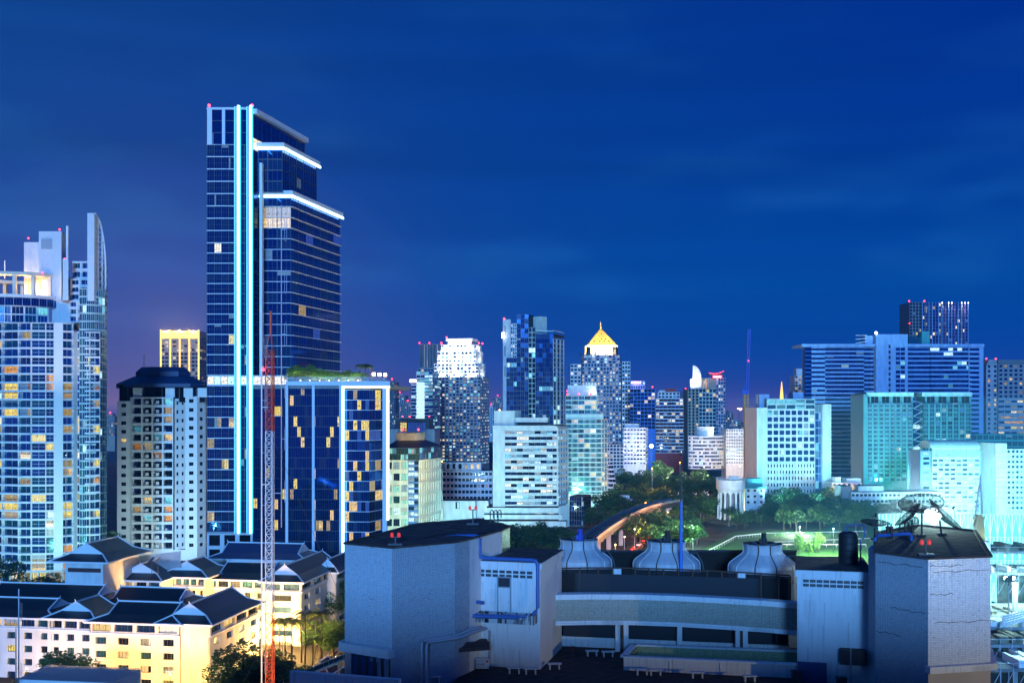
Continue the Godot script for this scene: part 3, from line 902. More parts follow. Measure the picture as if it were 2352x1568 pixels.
# ------------------------------------------------------------------ the white condominium at the edge of the view
func condominium() -> void:
	var b := begin("condominium_tower", "white curved condominium tower with lit rooftop pergola and tall fin", "apartment tower", 90, 370)
	var n := b.node
	var P := func(u, d): return rel(b, pt(u, d))
	var y1 := Y(741, 368)
	var y0 := Y(1310, 368)
	var line := [[-70, 377, 1], [-20, 370.5, 1], [3, 368.6, 1], [41, 366.6, 1], [70, 366, 1], [104, 366.4, 1], [123, 367.2, 1], [143, 368.4, 1], [168, 371.0, 1], [176, 372.4, 1], [186, 372.6, 1], [204, 371.6, 1], [229, 373.0, 1]]
	var rooms := ["glass_blue", "glass_teal", "glass_blue", "glass_teal", "glass", "glass", "glass_blue", "glass_teal"]
	var pal := ["warm", "pale", "yellow", "yellow", "warm_dim", "amber", "cool"]
	for k in line.size() - 1:
		var p: Vector2 = P.call(line[k][0], line[k][1])
		var q: Vector2 = P.call(line[k + 1][0], line[k + 1][1])
		var top := y1 if k < 8 else Y(741, 370) - 2.9
		var rows := 29 if k < 8 else 28
		if k == 6 or k == 8:
			b.wall("plaster").quad(Vector3(p.x, y0, p.y), Vector3(q.x, y0, q.y), Vector3(q.x, top, q.y), Vector3(p.x, top, p.y))
			continue
		var balcony: bool = k in [2, 3, 7, 11]
		face(b, p, q, y0, top, 1, rows, {"wall": "plaster", "subframe": true, "pier": 0.07, "span": 0.19, "reveal": 0.5 if not balcony else 1.0, "proud": 0.0 if not balcony else 0.5, "glass": rooms, "lit": 0.17, "pal": pal, "nx": 2 if k != 9 else 1, "ny": 2 if k in [4, 5] else 1, "frame": "frame_white", "bar": 0.06})
		if balcony:
			var g := b.wall("frame_dark")
			var en := Vector2(-(q - p).y, (q - p).x).normalized() * 0.45
			for r in rows:
				var y := lerpf(y0, top, r / float(rows)) + 1.25
				g.bar(Vector3(p.x + en.x, y, p.y + en.y), Vector3(q.x + en.x, y, q.y + en.y), 0.07)
				g.bar(Vector3(p.x + en.x, y - 0.3, p.y + en.y), Vector3(q.x + en.x, y - 0.3, q.y + en.y), 0.04)
	var ring := []
	for l in line: ring.append(P.call(l[0], l[1]))
	ring += [P.call(236, 392), P.call(-70, 400)]
	cap(b, ring, y1 - 0.05, "concrete")
	# lit ground floor on columns
	for k in 12:
		var p: Vector2 = ring[k]
		var q: Vector2 = ring[k + 1]
		face(b, p, q, 0, y0 - 0.1, 2 if k < 6 else 1, 1, {"wall": "cream", "pier": 0.2, "span": 0.14, "reveal": 0.8, "lit": 0.9, "pal": ["pale", "yellow"], "nx": 3, "single": false})
	# set-back floors under the pergola
	var c: Vector2 = P.call(42, 384)
	var arc := func(rad: float, a0: float, a1: float, k: int) -> Array:
		var o := []
		for s in k + 1:
			var a := lerpf(a0, a1, s / float(k))
			o.append(c + Vector2(sin(a), cos(a)) * rad)
		return o
	var up: Array = arc.call(17.2, -1.15, 1.0, 9)
	for k in 9:
		face(b, up[k], up[k + 1], y1, Y(703, 370), 1 if k != 5 else 2, 2, {"wall": "plaster", "pier": 0.14, "span": 0.16, "reveal": 0.5, "glass": ["glass", "glass_teal", "glass_blue"], "lit": 0.08, "pal": ["cyan", "pale"], "nx": 3, "ny": 1, "frame": "frame_white"})
	var up2: Array = arc.call(17.6, -1.2, 1.25, 16)
	for k in 16:
		face(b, up2[k], up2[k + 1], Y(703, 370), Y(684, 370), 1, 1, {"wall": "plaster", "pier": 0.03, "span": 0.06, "reveal": 0.1, "glass": "glass_navy", "lit": 0.0, "nx": 3, "ny": 2})
	var disc: Array = arc.call(18.2, -PI, PI * 0.96, 40)
	cap(b, disc, Y(677, 370), "plaster", 1.0)
	var yp := Y(632, 370)
	for k in 18:
		var a := -PI + TAU * k / 18.0
		var g := Geo.new()
		var m := c + Vector2(sin(a), cos(a)) * 16.6
		g.box(Vector3(m.x - 0.55, Y(677, 370), m.y - 0.55), Vector3(m.x + 0.55, yp, m.y + 0.55))
		part(n, "pergola_column", g, M.cream)
	var rg := Geo.new()
	rg.lathe(Vector3(c.x, 0, c.y), [Vector2(13.5, yp), Vector2(17.6, yp), Vector2(17.6, yp + 0.9), Vector2(17.2, yp + 1.1), Vector2(13.5, yp + 1.1), Vector2(13.5, yp)], 48)
	part(n, "pergola_ring", rg, M.cream)
	for k in 9:
		var a := -1.5 + 3.0 * k / 8.0
		var m := c + Vector2(sin(a), cos(a)) * 14.6
		var g := Geo.new()
		g.box(Vector3(m.x - 0.5, Y(677, 370) + 0.02, m.y - 0.2), Vector3(m.x + 0.5, Y(677, 370) + 0.3, m.y + 0.2))
		part(n, "uplight_lamp", g, M.lamp_warm)
		omni(n, Vector3(m.x, Y(677, 370) + 0.7, m.y), lin(1, 0.66, 0.2), 34, 0.3)
	# lift house
	shell(b, [P.call(54, 378), P.call(88, 378), P.call(88, 390), P.call(54, 390)], yp - 8, Y(556, 378), "plaster", "plaster")
	shell(b, [P.call(88, 376), P.call(140, 376), P.call(153, 388), P.call(96, 390)], yp - 8, Y(531, 376), "plaster", "plaster")
	var gl := b.wall("galvanised")
	for k in 13:
		var u := lerpf(94, 118, k / 12.0)
		var m: Vector2 = P.call(u, 375.7)
		gl.box(Vector3(m.x - 0.06, Y(572, 376), m.y - 0.1), Vector3(m.x + 0.06, Y(548, 376), m.y + 0.1))
	face(b, P.call(69, 377.9), P.call(82, 377.9), Y(624, 378), Y(610, 378), 1, 1, {"wall": "plaster", "pier": 0.1, "span": 0.1, "glass": "glass_green", "lit": 0, "nx": 3, "ny": 2, "reveal": 0.2})
	shell(b, [P.call(143, 372), P.call(156, 372), P.call(156, 380), P.call(143, 380)], Y(690, 372), Y(594, 372), "plaster", "plaster")
	b.wall("trim").bar(Vector3(P.call(154, 376).x, Y(620, 376), P.call(154, 376).y), Vector3(P.call(154, 376).x, Y(519, 376), P.call(154, 376).y), 0.7)
	b.wall("trim").bar(Vector3(P.call(10, 376).x, Y(640, 376), P.call(10, 376).y), Vector3(P.call(10, 376).x, Y(598, 376), P.call(10, 376).y), 0.3)
	# stepped wing between the pergola and the fin
	for s in [[158, 194, 374, 741, 690, 3, 2], [160, 205, 376, 690, 640, 3, 2], [166, 205, 378, 640, 600, 2, 2]]:
		block(b, rect(b, s[0], s[1], s[2], 16), Y(s[3], s[2]), Y(s[4], s[2]), s[5], [s[6], s[6]], {"wall": "plaster", "base": Y(s[3], s[2]), "pier": 0.3, "span": 0.4, "glass": rooms, "lit": 0.03, "frame": "frame_white", "reveal": 0.7, "proud": 0.3}, "plaster")
	shell(b, rect(b, 118, 176, 377, 14), y1 - 1.0, Y(679, 377), "plaster", "plaster")
	# round glass shaft
	var cs: Vector2 = P.call(208, 378)
	var last := Vector2.ZERO
	for k in 9:
		var a := -0.35 + 2.0 * k / 8.0
		var m := cs + Vector2(sin(a) * 5.3, cos(a) * 6.0)
		if k > 0:
			face(b, last, m, 0, Y(662, 372), 1, 36, {"wall": "mint", "pier": 0.12, "span": 0.2, "reveal": 0.15, "proud": 0.1, "glass": ["glass_teal", "glass", "glass_green", "glass_teal"], "lit": 0.05, "pal": ["cool", "cyan"], "nx": 2, "frame": "frame_white"})
		last = m
	# fin and its curved open lattice
	var fin := Geo.new()
	var fx0: float = P.call(197, 371).x
	var fx1: float = P.call(213, 371).x
	fin.box(Vector3(fx0, Y(690, 371), -371 - n.position.z - 4.0), Vector3(fx1, Y(488, 371), -371 - n.position.z - 1.0))
	part(n, "fin", fin, M.plaster)
	var lat := Geo.new()
	var lz := -371 - n.position.z - 2.0
	var edge := func(t: float) -> Vector3:   # the curved outer edge, from the tip of the fin down
		var a := t * PI / 2
		return Vector3(lerpf(fx1, P.call(lerpf(213, 242, sin(a)), 373 + 6.0 * sin(a)).x, minf(1.0, sin(a) * 40.0)), lerpf(Y(640, 371), Y(488, 371), pow(cos(a), 0.75)) if t < 1.0 else Y(690, 371), lz - 6.0 * sin(a))
	var prev: Vector3 = edge.call(0.0)
	for k in range(1, 13):
		var q: Vector3 = edge.call(k / 12.0)
		lat.bar(prev, q, 0.5)
		prev = q
	for f in [0.4, 0.72, 1.0]:
		var e: Vector3 = edge.call(asin(f) / (PI / 2))
		lat.bar(Vector3(e.x, Y(690, 371), e.z), e, 0.4)
	for k in 17:
		var y := lerpf(Y(690, 371), Y(505, 371), k / 16.0)
		var far := Vector3(fx1, y, lz)
		for t in 41:
			var q: Vector3 = edge.call(t / 40.0)
			if q.y >= y: far = Vector3(q.x, y, q.z)
		lat.bar(Vector3(fx1, y, lz), far, 0.22)
	part(n, "lattice", lat, M.trim)
	finish_condo_floods(b)
	for m in [[64, 549, 378], [136, 529, 380], [148, 596, 373], [97, 628, 371]]: beacon(n, Vector3(P.call(m[0], m[2]).x, Y(m[1], m[2]), P.call(m[0], m[2]).y), 0.3)
	finish(b)

func finish_condo_floods(_b: Bld) -> void:  # unseen lamps added to lighten the condominium walls
	for k in 3: floodlight(["westmost", "middle", "eastmost"][k] + " greenish floodlight added in the street below the curved condominium", Vector3(X(-20 + 110 * k, 330), 9, -328.0), at(20 + 80 * k, 1060 - 60 * k, 368), lin(0.55, 1.0, 0.72), 520, 62, "lamp_warm", 0.4)
	floodlight("pale floodlight on an added tall post aimed at the condominium's crown", Vector3(X(150, 318), 46, -318.0), at(130, 600, 372), lin(1.0, 0.88, 0.85), 1500, 30, "lamp_white", 0.4)

# ------------------------------------------------------------------ apartment block with the dark hipped roof
func apartments() -> void:
	var b := begin("apartment_block", "grey-white apartment block with gridded balconies and dark blue hipped roof", "apartment block", 370, 430, "", 280)
	var n := b.node
	var P := func(u, d): return rel(b, pt(u, d))
	var d := 430.0
	var y1 := Y(912, d)
	var y0 := Y(1262, d)
	var win := {"wall": "old_plaster", "pier": 0.62, "span": 0.6, "reveal": 0.3, "glass": "glass_black", "lit": 0.05, "pal": ["warm", "cool", "blue_room"], "nx": 2}
	face(b, P.call(268, d), P.call(298, d), y0, Y(921, d), 1, 17, win)
	b.wall("old_plaster").quad(Vector3(P.call(298, d).x, y0, -d - n.position.z), Vector3(P.call(301, d).x, y0, -d - n.position.z), Vector3(P.call(301, d).x, y1, -d - n.position.z), Vector3(P.call(298, d).x, y1, -d - n.position.z))
	# four bays of deep balconies with low solid fronts
	face(b, P.call(301, d - 1.5), P.call(397, d - 1.5), y0, y1, 4, 17, {"wall": "old_plaster", "pier": 0.16, "span": 0.3, "reveal": 2.2, "glass": ["glass_black", "glass_black", "glass_navy"], "lit": 0.26, "pal": ["warm", "pale", "cool", "amber", "warm_dim", "cyan"], "nx": 3, "ny": 1})
	var g := b.wall("old_plaster")
	for r in 17:
		for c in [1, 2]:
			var y := lerpf(y0, y1, r / 17.0) + 0.5
			var u: float = 301.0 + 24.0 * c
			var m0: Vector2 = P.call(u + 8, d - 1.5)
			var m1: Vector2 = P.call(u + 15, d - 1.5)
			g.box(Vector3(m0.x, y + 0.4, m0.y - 0.4), Vector3(m1.x, y + 1.6, m0.y - 0.1))
		for c in 4:   # air-conditioning boxes on the balconies
			var u: float = 303.0 + 24.0 * c + (r * 7 % 5)
			var m: Vector2 = P.call(u, d)
			var y := lerpf(y0, y1, r / 17.0) + 0.65
			if (r * 3 + c * 5) % 4 != 0: b.wall("frame_white").box(Vector3(m.x, y, m.y - 0.3), Vector3(m.x + 0.8, y + 0.6, m.y + 0.3))
			b.wall("frame_dark").bar(Vector3(P.call(303 + 24 * c, d).x, y + 0.5, m.y + 1.2), Vector3(P.call(321 + 24 * c, d).x, y + 0.5, m.y + 1.2), 0.08)
	win.lit = 0.02
	face(b, P.call(401, d), P.call(425, d + 3), y0, Y(915, d), 2, 17, win)
	face(b, P.call(425, d), P.call(452, d), y0, Y(910, d), 1, 17, win)
	face(b, P.call(452, d), P.call(472, d + 4), y0, Y(910, d), 1, 17, win)
	face(b, P.call(472, d + 4), P.call(476, d + 30), y0, Y(910, d), 4, 17, win)
	var plan := [P.call(268, d), P.call(452, d), P.call(472, d + 4), P.call(476, d + 30), P.call(270, d + 30)]
	shell(b, plan, 0, y0 - 0.02, "old_plaster")
	# dark glazed attic under the two-stage roof
	var plan2 := [P.call(273, d + 1), P.call(470, d + 1), P.call(473, d + 28), P.call(273, d + 28)]
	for k in 2: face(b, plan2[k], plan2[k + 1], y1 - 2.0, Y(882, d), 10 - 4 * k, 1, {"wall": "frame_dark", "pier": 0.04, "span": 0.04, "reveal": 0.1, "glass": "glass_black", "lit": 0.05, "pal": ["blue_room"], "nx": 1})
	for u in [303, 378, 420, 452]:   # pillars that frame the attic
		var m: Vector2 = P.call(u, d - 1.5)
		g.box(Vector3(m.x, y1, m.y - 2), Vector3(m.x + 3.6, y1 + 3.6, m.y - 0.6))
	var rf := Geo.new()
	var ev := Y(881, d)
	var e := [P.call(266, d - 3), P.call(478, d - 3), P.call(484, d + 31), P.call(266, d + 31)]
	# corners cut to an octagon
	var oct := []
	for k in 4:
		var p: Vector2 = e[k]
		var a: Vector2 = e[(k + 3) % 4]
		var q: Vector2 = e[(k + 1) % 4]
		oct.append(p + (a - p).normalized() * 7.0)
		oct.append(p + (q - p).normalized() * 7.0)
	var s := func(poly: Array, f: float) -> Array:
		var m := Vector2.ZERO
		for p in poly: m += p / poly.size()
		var o := []
		for p in poly: o.append(m + (p - m) * f)
		return o
	var stage := func(poly: Array, f: float, ya: float, yb: float, drop: float) -> void:
		var inn: Array = s.call(poly, f)
		for k in poly.size():
			var p: Vector2 = poly[k]
			var q: Vector2 = poly[(k + 1) % poly.size()]
			var p2: Vector2 = inn[k]
			var q2: Vector2 = inn[(k + 1) % poly.size()]
			rf.quad(Vector3(p.x, ya - drop, p.y), Vector3(q.x, ya - drop, q.y), Vector3(q.x, ya, q.y), Vector3(p.x, ya, p.y))
			rf.quad(Vector3(p.x, ya, p.y), Vector3(q.x, ya, q.y), Vector3(q2.x, yb, q2.y), Vector3(p2.x, yb, p2.y))
		rf.prism(inn, yb - 0.1, yb)
	stage.call(oct, 0.62, ev, Y(863, d), 1.4)
	stage.call(s.call(oct, 0.58), 0.8, Y(852, d), Y(841, d), 2.6)
	part(n, "hipped_roof", rf, M.dark_blue_roof)
	b.wall("steel").bar(Vector3(P.call(330, d + 8).x, Y(862, d), P.call(330, d + 8).y), Vector3(P.call(330, d + 8).x, Y(812, d), P.call(330, d + 8).y), 0.2)
	finish(b)
	floodlight("cyan floodlight added at the foot of the grey-white apartment block", at(352, 1300, 392) * Vector3(1, 0, 1) + Vector3(0, 6, 0), at(352, 1120, 429), lin(0.6, 0.9, 1.0), 1100, 60, "lamp_cyan", 0.4)  # lamp added to brighten the apartment front

# ------------------------------------------------------------------ the middle distance
func haze(called: String, label: String, where: Vector3, size: Vector3, density: float) -> void:  # local fog volume added to draw a glow round a lamp
	var f := FogVolume.new()
	f.name = numbered(called)
	f.shape = RenderingServer.FOG_VOLUME_SHAPE_ELLIPSOID
	f.size = size
	f.position = where
	var m := FogMaterial.new()
	m.density = density
	m.albedo = Color(0.95, 0.97, 1)
	f.material = m
	add_child(f)
	f.set_meta("kind", "stuff")
	f.set_meta("label", label)
func golden_block() -> void:
	var b := begin("office_block", "brown office block far off with glowing golden crown and ribs", "office building", 412, 1200)
	var n := b.node
	var d := 1200.0
	var r := rect(b, 369, 456, d, 30)
	var y1 := Y(772, d)
	block(b, r, Y(880, d), y1, 12, [10, 5, 0, 5], {"wall": "taupe", "pier": 0.2, "span": 0.4, "reveal": 0.5, "glass": "glass_black", "lit": 0.12, "row": 0.35, "pal": ["warm", "pale", "warm_dim"], "nx": 2, "bar": 0.15})
	for k in 5:
		var g := Geo.new()
		var p: Vector2 = r[0].lerp(r[1], k / 4.0)
		g.box(Vector3(p.x - 0.7, Y(880, d), p.y), Vector3(p.x + 0.7, Y(757, d), p.y + 1.4))
		part(n, "light_rib", g, M.lamp_gold)
	var c := Geo.new()
	c.box(Vector3(r[0].x + 0.8, y1 - 2.5, r[0].y + 0.1), Vector3(r[1].x - 0.8, y1 + 4.5, r[0].y + 1.2))
	part(n, "crown_lamp", c, M.lamp_gold)
	var p := Geo.new()
	p.box(Vector3(r[0].x, y1, r[2].y), Vector3(r[1].x, y1 + 6.0, r[0].y))
	part(n, "parapet", p, M.tan)
	for k in 3: omni(n, Vector3(-14.0 + 14 * k, y1 + 5.5, 3.0), lin(1, 0.5, 0.1), 900, 1.0)
	haze("golden_fog", "local fog added for an orange glow round the golden crown far off", Vector3(X(412, d), y1 + 4, -d), Vector3(560, 420, 300), 0.0004)  # added fog that makes the orange halo
	finish(b)

func crown_tower() -> void:
	var b := begin("office_tower", "pinkish office tower with stepped white floodlit crown", "office tower", 1055, 1000)
	var n := b.node
	var d := 1000.0
	var o := {"wall": "pinkish", "pier": 0.36, "span": 0.46, "reveal": 0.5, "glass": ["glass", "glass_navy", "glass_black"], "lit": 0.34, "row": 0.25, "pal": ["cool", "pale", "pale", "cyan"], "nx": 2, "bar": 0.12, "base": 0.0}
	var t := 0.24
	var r := rect(b, 990, 1104, d, 30, t)
	block(b, r, Y(1066, d), Y(866, d), 27, [14, 6, 0, 5], o)
	for s in [[996, 1100, 866, 834, 4, 12], [1004, 1094, 834, 806, 3, 10], [1013, 1090, 806, 791, 2, 9]]:
		var q := rect(b, s[0], s[1], d + 4, 26 - s[4], t)
		o.wall = "white"; o.lit = 0.35; o.base = Y(s[2], d)
		block(b, q, Y(s[2], d), Y(s[3], d), s[4], [s[5], 4, 0, 4], o, "white")
		# floodlight troughs along the ledge
		for k in 3:
			var m: Vector2 = q[0].lerp(q[1], (k + 0.5) / 3.0) + Vector2(-0.24, 1) * 3.2
			var g := Geo.new()
			g.box(Vector3(m.x - 4, Y(s[2], d) + 0.3, m.y - 0.4), Vector3(m.x + 4, Y(s[2], d) + 0.9, m.y + 0.4))
			part(n, "trough_lamp", g, M.lamp_white)
			area(n, Vector3(m.x, Y(s[2], d) + 1.2, m.y), Vector3(m.x, Y(s[3], d), m.y - 5.0), lin(0.85, 0.95, 1.0), 160, Vector2(8, 0.6))
		var m: Vector2 = q[1].lerp(q[2], 0.5) + Vector2(3.2, 1.0)
		area(n, Vector3(m.x, Y(s[2], d) + 1.2, m.y), Vector3(m.x - 5, Y(s[3], d), m.y), lin(0.85, 0.95, 1.0), 120, Vector2(8, 0.6))
	var top := rect(b, 1029, 1083, d + 6, 16, t)
	shell(b, top, Y(791, d), Y(782, d), "white", "white")
	cap(b, grown(top, 1.6), Y(777, d), "white", 2.0)
	for k in 2:
		var m: Vector2 = top[0].lerp(top[1], 0.25 + 0.5 * k) + Vector2(-0.24, 1) * 4.0
		area(n, Vector3(m.x, Y(791, d) + 0.8, m.y), Vector3(m.x, Y(779, d), m.y - 4.5), lin(0.9, 0.97, 1.0), 90, Vector2(8, 0.6))
	for u in [[1026, 777], [1014, 790], [1100, 790], [1108, 791]]: beacon(n, Vector3(rel(b, pt(u[0], d)).x, Y(u[1], d), rel(b, pt(u[0], d - 2)).y), 0.8)
	# two tones of wash on the shaft from lamps at its foot
	finish(b)
	# slab behind and the bright stepped tower beside it
	var s := begin("office_slab", "plain brown slab office just behind the floodlit white crown", "office building", 985, 1120, "", 120)
	var q := rect(s, 963, 1016, 1120, 26, 0.1)
	block(s, q, Y(845, 1120), Y(790, 1120), 1, [16, 0], {"wall": "taupe", "pier": 0.5, "span": 0.05, "reveal": 0.5, "glass": "glass_black", "lit": 0.15, "pal": ["warm_dim"], "nx": 1})
	block(s, rect(s, 959, 1018, 1116, 30, 0.1), Y(985, 1116), Y(846, 1116), 14, [8, 0], {"wall": "taupe", "pier": 0.3, "span": 0.4, "glass": "glass", "lit": 0.1, "pal": ["warm", "cool"], "nx": 2})
	for u in [963, 986]: beacon(s.node, Vector3(rel(s, pt(u, 1118)).x, Y(789, 1118), 2.0), 0.7)
	finish(s)
	var w := begin("office_tower", "narrow banded tower with a brilliant white lit shaft", "office tower", 968, 940, "", 160)
	block(w, rect(w, 944, 994, 940, 24, 0.2), Y(985, 940), Y(876, 940), 14, [5, 3, 0, 0], {"wall": "white", "pier": 0.0, "span": 0.42, "reveal": 0.6, "glass": "glass_navy", "lit": 0.45, "pal": ["cool", "cool", "cyan"], "nx": 2})
	block(w, rect(w, 956, 994, 944, 20, 0.2), Y(876, 940), Y(852, 940), 3, [4, 3], {"wall": "white", "pier": 0.1, "span": 0.4, "glass": "glass_navy", "lit": 0.4, "pal": ["cool", "cyan"], "base": Y(876, 940)})
	var g := Geo.new()
	var gx := rel(w, pt(957, 938))
	g.box(Vector3(gx.x, Y(985, 938), gx.y), Vector3(gx.x + 6.5, Y(878, 938), gx.y + 1.0))
	part(w.node, "lit_stair_window", g, M.cool)
	var l := Geo.new()
	l.box(Vector3(gx.x - 6.0, Y(878, 938), gx.y - 1), Vector3(gx.x - 0.5, Y(871, 938), gx.y))
	part(w.node, "sign_lamp", l, M.sign_white)
	finish(w)

func dark_glass_tower() -> void:
	var b := begin("glass_tower", "slim dark blue glass tower with a white slab wall on one side", "office tower", 1220, 700)
	var n := b.node
	var d := 700.0
	var P := func(u, dd): return rel(b, pt(u, dd))
	shell(b, [P.call(1155, 708), P.call(1173, 706), P.call(1175, 730), P.call(1156, 730)], 0, Y(733, 706), "white")
	for k in 3:   # slots down the slab wall
		var m: Vector2 = P.call(1159, 707.5)
		b.wall("core").box(Vector3(m.x, Y(772 + 46 * k, 707), m.y - 0.1), Vector3(m.x + 1.0, Y(748 + 46 * k, 707), m.y + 0.15))
	face(b, P.call(1173, 712), P.call(1187, 712), Y(935, 710), Y(742, 710), 3, 24, {"wall": "white", "pier": 0.4, "span": 0.45, "glass": "glass_black", "lit": 0.25, "pal": ["pale", "warm", "amber"], "nx": 1})
	var gl := {"wall": "frame_dark", "pier": 0.02, "span": 0.03, "proud": 0.02, "reveal": 0.1, "glass": ["glass_navy", "glass_navy", "glass", "glass_blue"], "lit": 0.03, "row": 0.05, "pal": ["cyan", "cool", "cyan"], "nx": 2, "bar": 0.12}
	face(b, P.call(1163, 697), P.call(1187, 697), Y(985, d), Y(822, d), 3, 15, gl)
	cap(b, [P.call(1163, 697), P.call(1187, 697), P.call(1187, 712), P.call(1163, 712)], Y(822, d))
	face(b, P.call(1187, 695), P.call(1214, 695), Y(985, d), Y(723, d), 3, 24, gl)
	face(b, P.call(1214, 698), P.call(1230, 698), Y(985, d), Y(752, d), 2, 20, {"wall": "mint", "pier": 0.14, "span": 0.12, "reveal": 0.5, "glass": "glass_black", "lit": 0.12, "pal": ["cool", "cyan"], "nx": 1})
	face(b, P.call(1230, 694), P.call(1271, 694), Y(985, d), Y(768, d), 5, 20, gl)
	face(b, P.call(1271, 694), P.call(1296, 712), Y(985, d), Y(778, d), 3, 19, {"wall": "mint", "pier": 0.3, "span": 0.12, "proud": 0.4, "reveal": 0.4, "glass": ["glass_black", "glass_navy"], "lit": 0.12, "pal": ["cool", "cyan"], "nx": 1})
	shell(b, [P.call(1187, 695), P.call(1271, 695.2), P.call(1296, 712.2), P.call(1296, 735), P.call(1187, 735)], 0, Y(985, d) - 0.1, "concrete")
	cap(b, [P.call(1229, 694), P.call(1271, 694), P.call(1296, 712), P.call(1296, 735), P.call(1229, 735)], Y(768, d))
	cap(b, [P.call(1187, 695), P.call(1214, 695), P.call(1214, 720), P.call(1187, 720)], Y(723, d))
	shell(b, [P.call(1214, 695.4), P.call(1225, 700), P.call(1225, 720), P.call(1214, 720)], Y(752, d), Y(724, d), "glass_black")
	shell(b, [P.call(1225, 702), P.call(1241, 698), P.call(1256, 702), P.call(1256, 720), P.call(1225, 720)], Y(768, d), Y(727, d), "mint", "mint")
	var rail := b.wall("mint")
	for s in [[1230, 694, 1271, 694], [1271, 694, 1296, 712]]:
		rail.bar(Vector3(P.call(s[0], s[1]).x, Y(760, d), P.call(s[0], s[1]).y), Vector3(P.call(s[2], s[3]).x, Y(762, d), P.call(s[2], s[3]).y), 0.3, 0.5)
	var g := Geo.new()
	var m: Vector2 = P.call(1155, 706)
	g.obox(Vector3(m.x + 0.2, Y(770, 706), m.y), Vector3(1.0, 0, 0), Vector3(0, 1.9, 0), Vector3(0, 0, 0.3))
	part(n, "sign_lamp", g, M.sign_white)
	beacon(n, Vector3(P.call(1158, 708).x, Y(733, 706), P.call(1158, 708).y), 0.6)
	finish(b)

func banded_office() -> void:
	var b := begin("banded_office", "pale green office with stacked white bands and lit ribbon windows", "office building", 1220, 560)
	var n := b.node
	var d := 560.0
	var P := func(u, dd): return rel(b, pt(u, dd))
	var y1 := Y(977, d)
	var y0 := Y(1162, d)
	shell(b, [P.call(1132, 561), P.call(1160, 560.6), P.call(1160, 590), P.call(1134, 590)], 0, y1, "mint")
	var o := {"wall": "mint", "pier": 0.015, "span": 0.5, "proud": 0.0, "reveal": 1.0, "glass": ["glass_black", "glass_navy"], "lit": 0.42, "row": 0.1, "pal": ["cool", "cool", "pale", "cyan"], "nx": 3, "bar": 0.06, "slab_parts": true}
	face(b, P.call(1160, 560), P.call(1283, 560), y0, Y(986, d), 9, 13, o)
	o.lit = 0.25
	o.pal = ["cool", "blue_room", "cyan"]
	face(b, P.call(1283, 560), P.call(1306, 574), y0, Y(986, d), 4, 13, o)
	var top := [P.call(1160, 560), P.call(1283, 560), P.call(1306, 574), P.call(1304, 592), P.call(1160, 592)]
	b.wall("mint").quad(Vector3(top[0].x, Y(986, d), top[0].y), Vector3(top[1].x, Y(986, d), top[1].y), Vector3(top[1].x - 1.5, y1, top[1].y), Vector3(top[0].x, y1, top[0].y))
	b.wall("mint").quad(Vector3(top[1].x, Y(986, d), top[1].y), Vector3(top[2].x, Y(986, d), top[2].y), Vector3(top[2].x - 2.5, y1, top[2].y), Vector3(top[1].x - 1.5, y1, top[1].y))
	cap(b, top, y1)
	shell(b, [P.call(1142, 564), P.call(1258, 563), P.call(1262, 580), P.call(1142, 580)], Y(970, d), Y(959, d), "mint")
	shell(b, [P.call(1144, 566), P.call(1256, 565), P.call(1258, 580), P.call(1144, 580)], y1, Y(970, d), "core")
	shell(b, [P.call(1135, 563), P.call(1182, 563), P.call(1197, 570), P.call(1197, 582), P.call(1135, 582)], y1, Y(943, d), "mint")
	# garden terraces and flared skirt
	for s in [[1118, 1286, 556, 1166, 1176], [1112, 1292, 552, 1182, 1192], [1108, 1300, 547, 1197, 1212]]:
		shell(b, [P.call(s[0], s[2]), P.call(s[1], s[2]), P.call(s[1] + 10, s[2] + 22), P.call(s[0], s[2] + 22)], Y(s[4], s[2]), Y(s[3], s[2]), "mint")
	face(b, P.call(1112, 557), P.call(1288, 557), 0, Y(1176, 557), 12, 2, {"wall": "mint", "pier": 0.08, "span": 0.3, "reveal": 0.5, "lit": 0.5, "pal": ["cool", "cyan", "pale"], "nx": 2})
	var f := b.wall("mint")
	var q0 := Vector3(P.call(1283, 554).x, Y(1163, 554), P.call(1283, 554).y)
	var q1 := Vector3(P.call(1300, 560).x, Y(1140, 560), P.call(1300, 560).y)
	f.quad(Vector3(q0.x, Y(1212, 550), q0.z + 5), Vector3(q1.x + 5.5, Y(1212, 550), q1.z + 5), q1 + Vector3(1.5, -4, 0), q0)
	finish(b)
	for k in 3:
		floodlight(["westmost", "middle", "eastmost"][k] + " ground floodlight washing the pale green banded office", Vector3(X(1120 + 80 * k, 500), 5, -502.0 - 4 * k), at(1150 + 65 * k, 1075, 560), lin(0.65, 1.0, 0.8), 330, 38, "lamp_cyan", 0.5)
	# dark netted annex beside the skirt
	var a := begin("netted_annex", "small dark annex wrapped in blue netting beside the banded office", "building", 1325, 556, "", 60)
	block(a, rect(a, 1308, 1341, 552, 16, 0.3), Y(1205, 552), Y(1140, 552), 6, [6, 3, 0, 0], {"wall": "frame_dark", "pier": 0.08, "span": 0.06, "reveal": 0.1, "glass": ["glass_navy", "glass_black"], "lit": 0.03, "pal": ["cool"], "nx": 1})
	finish(a)

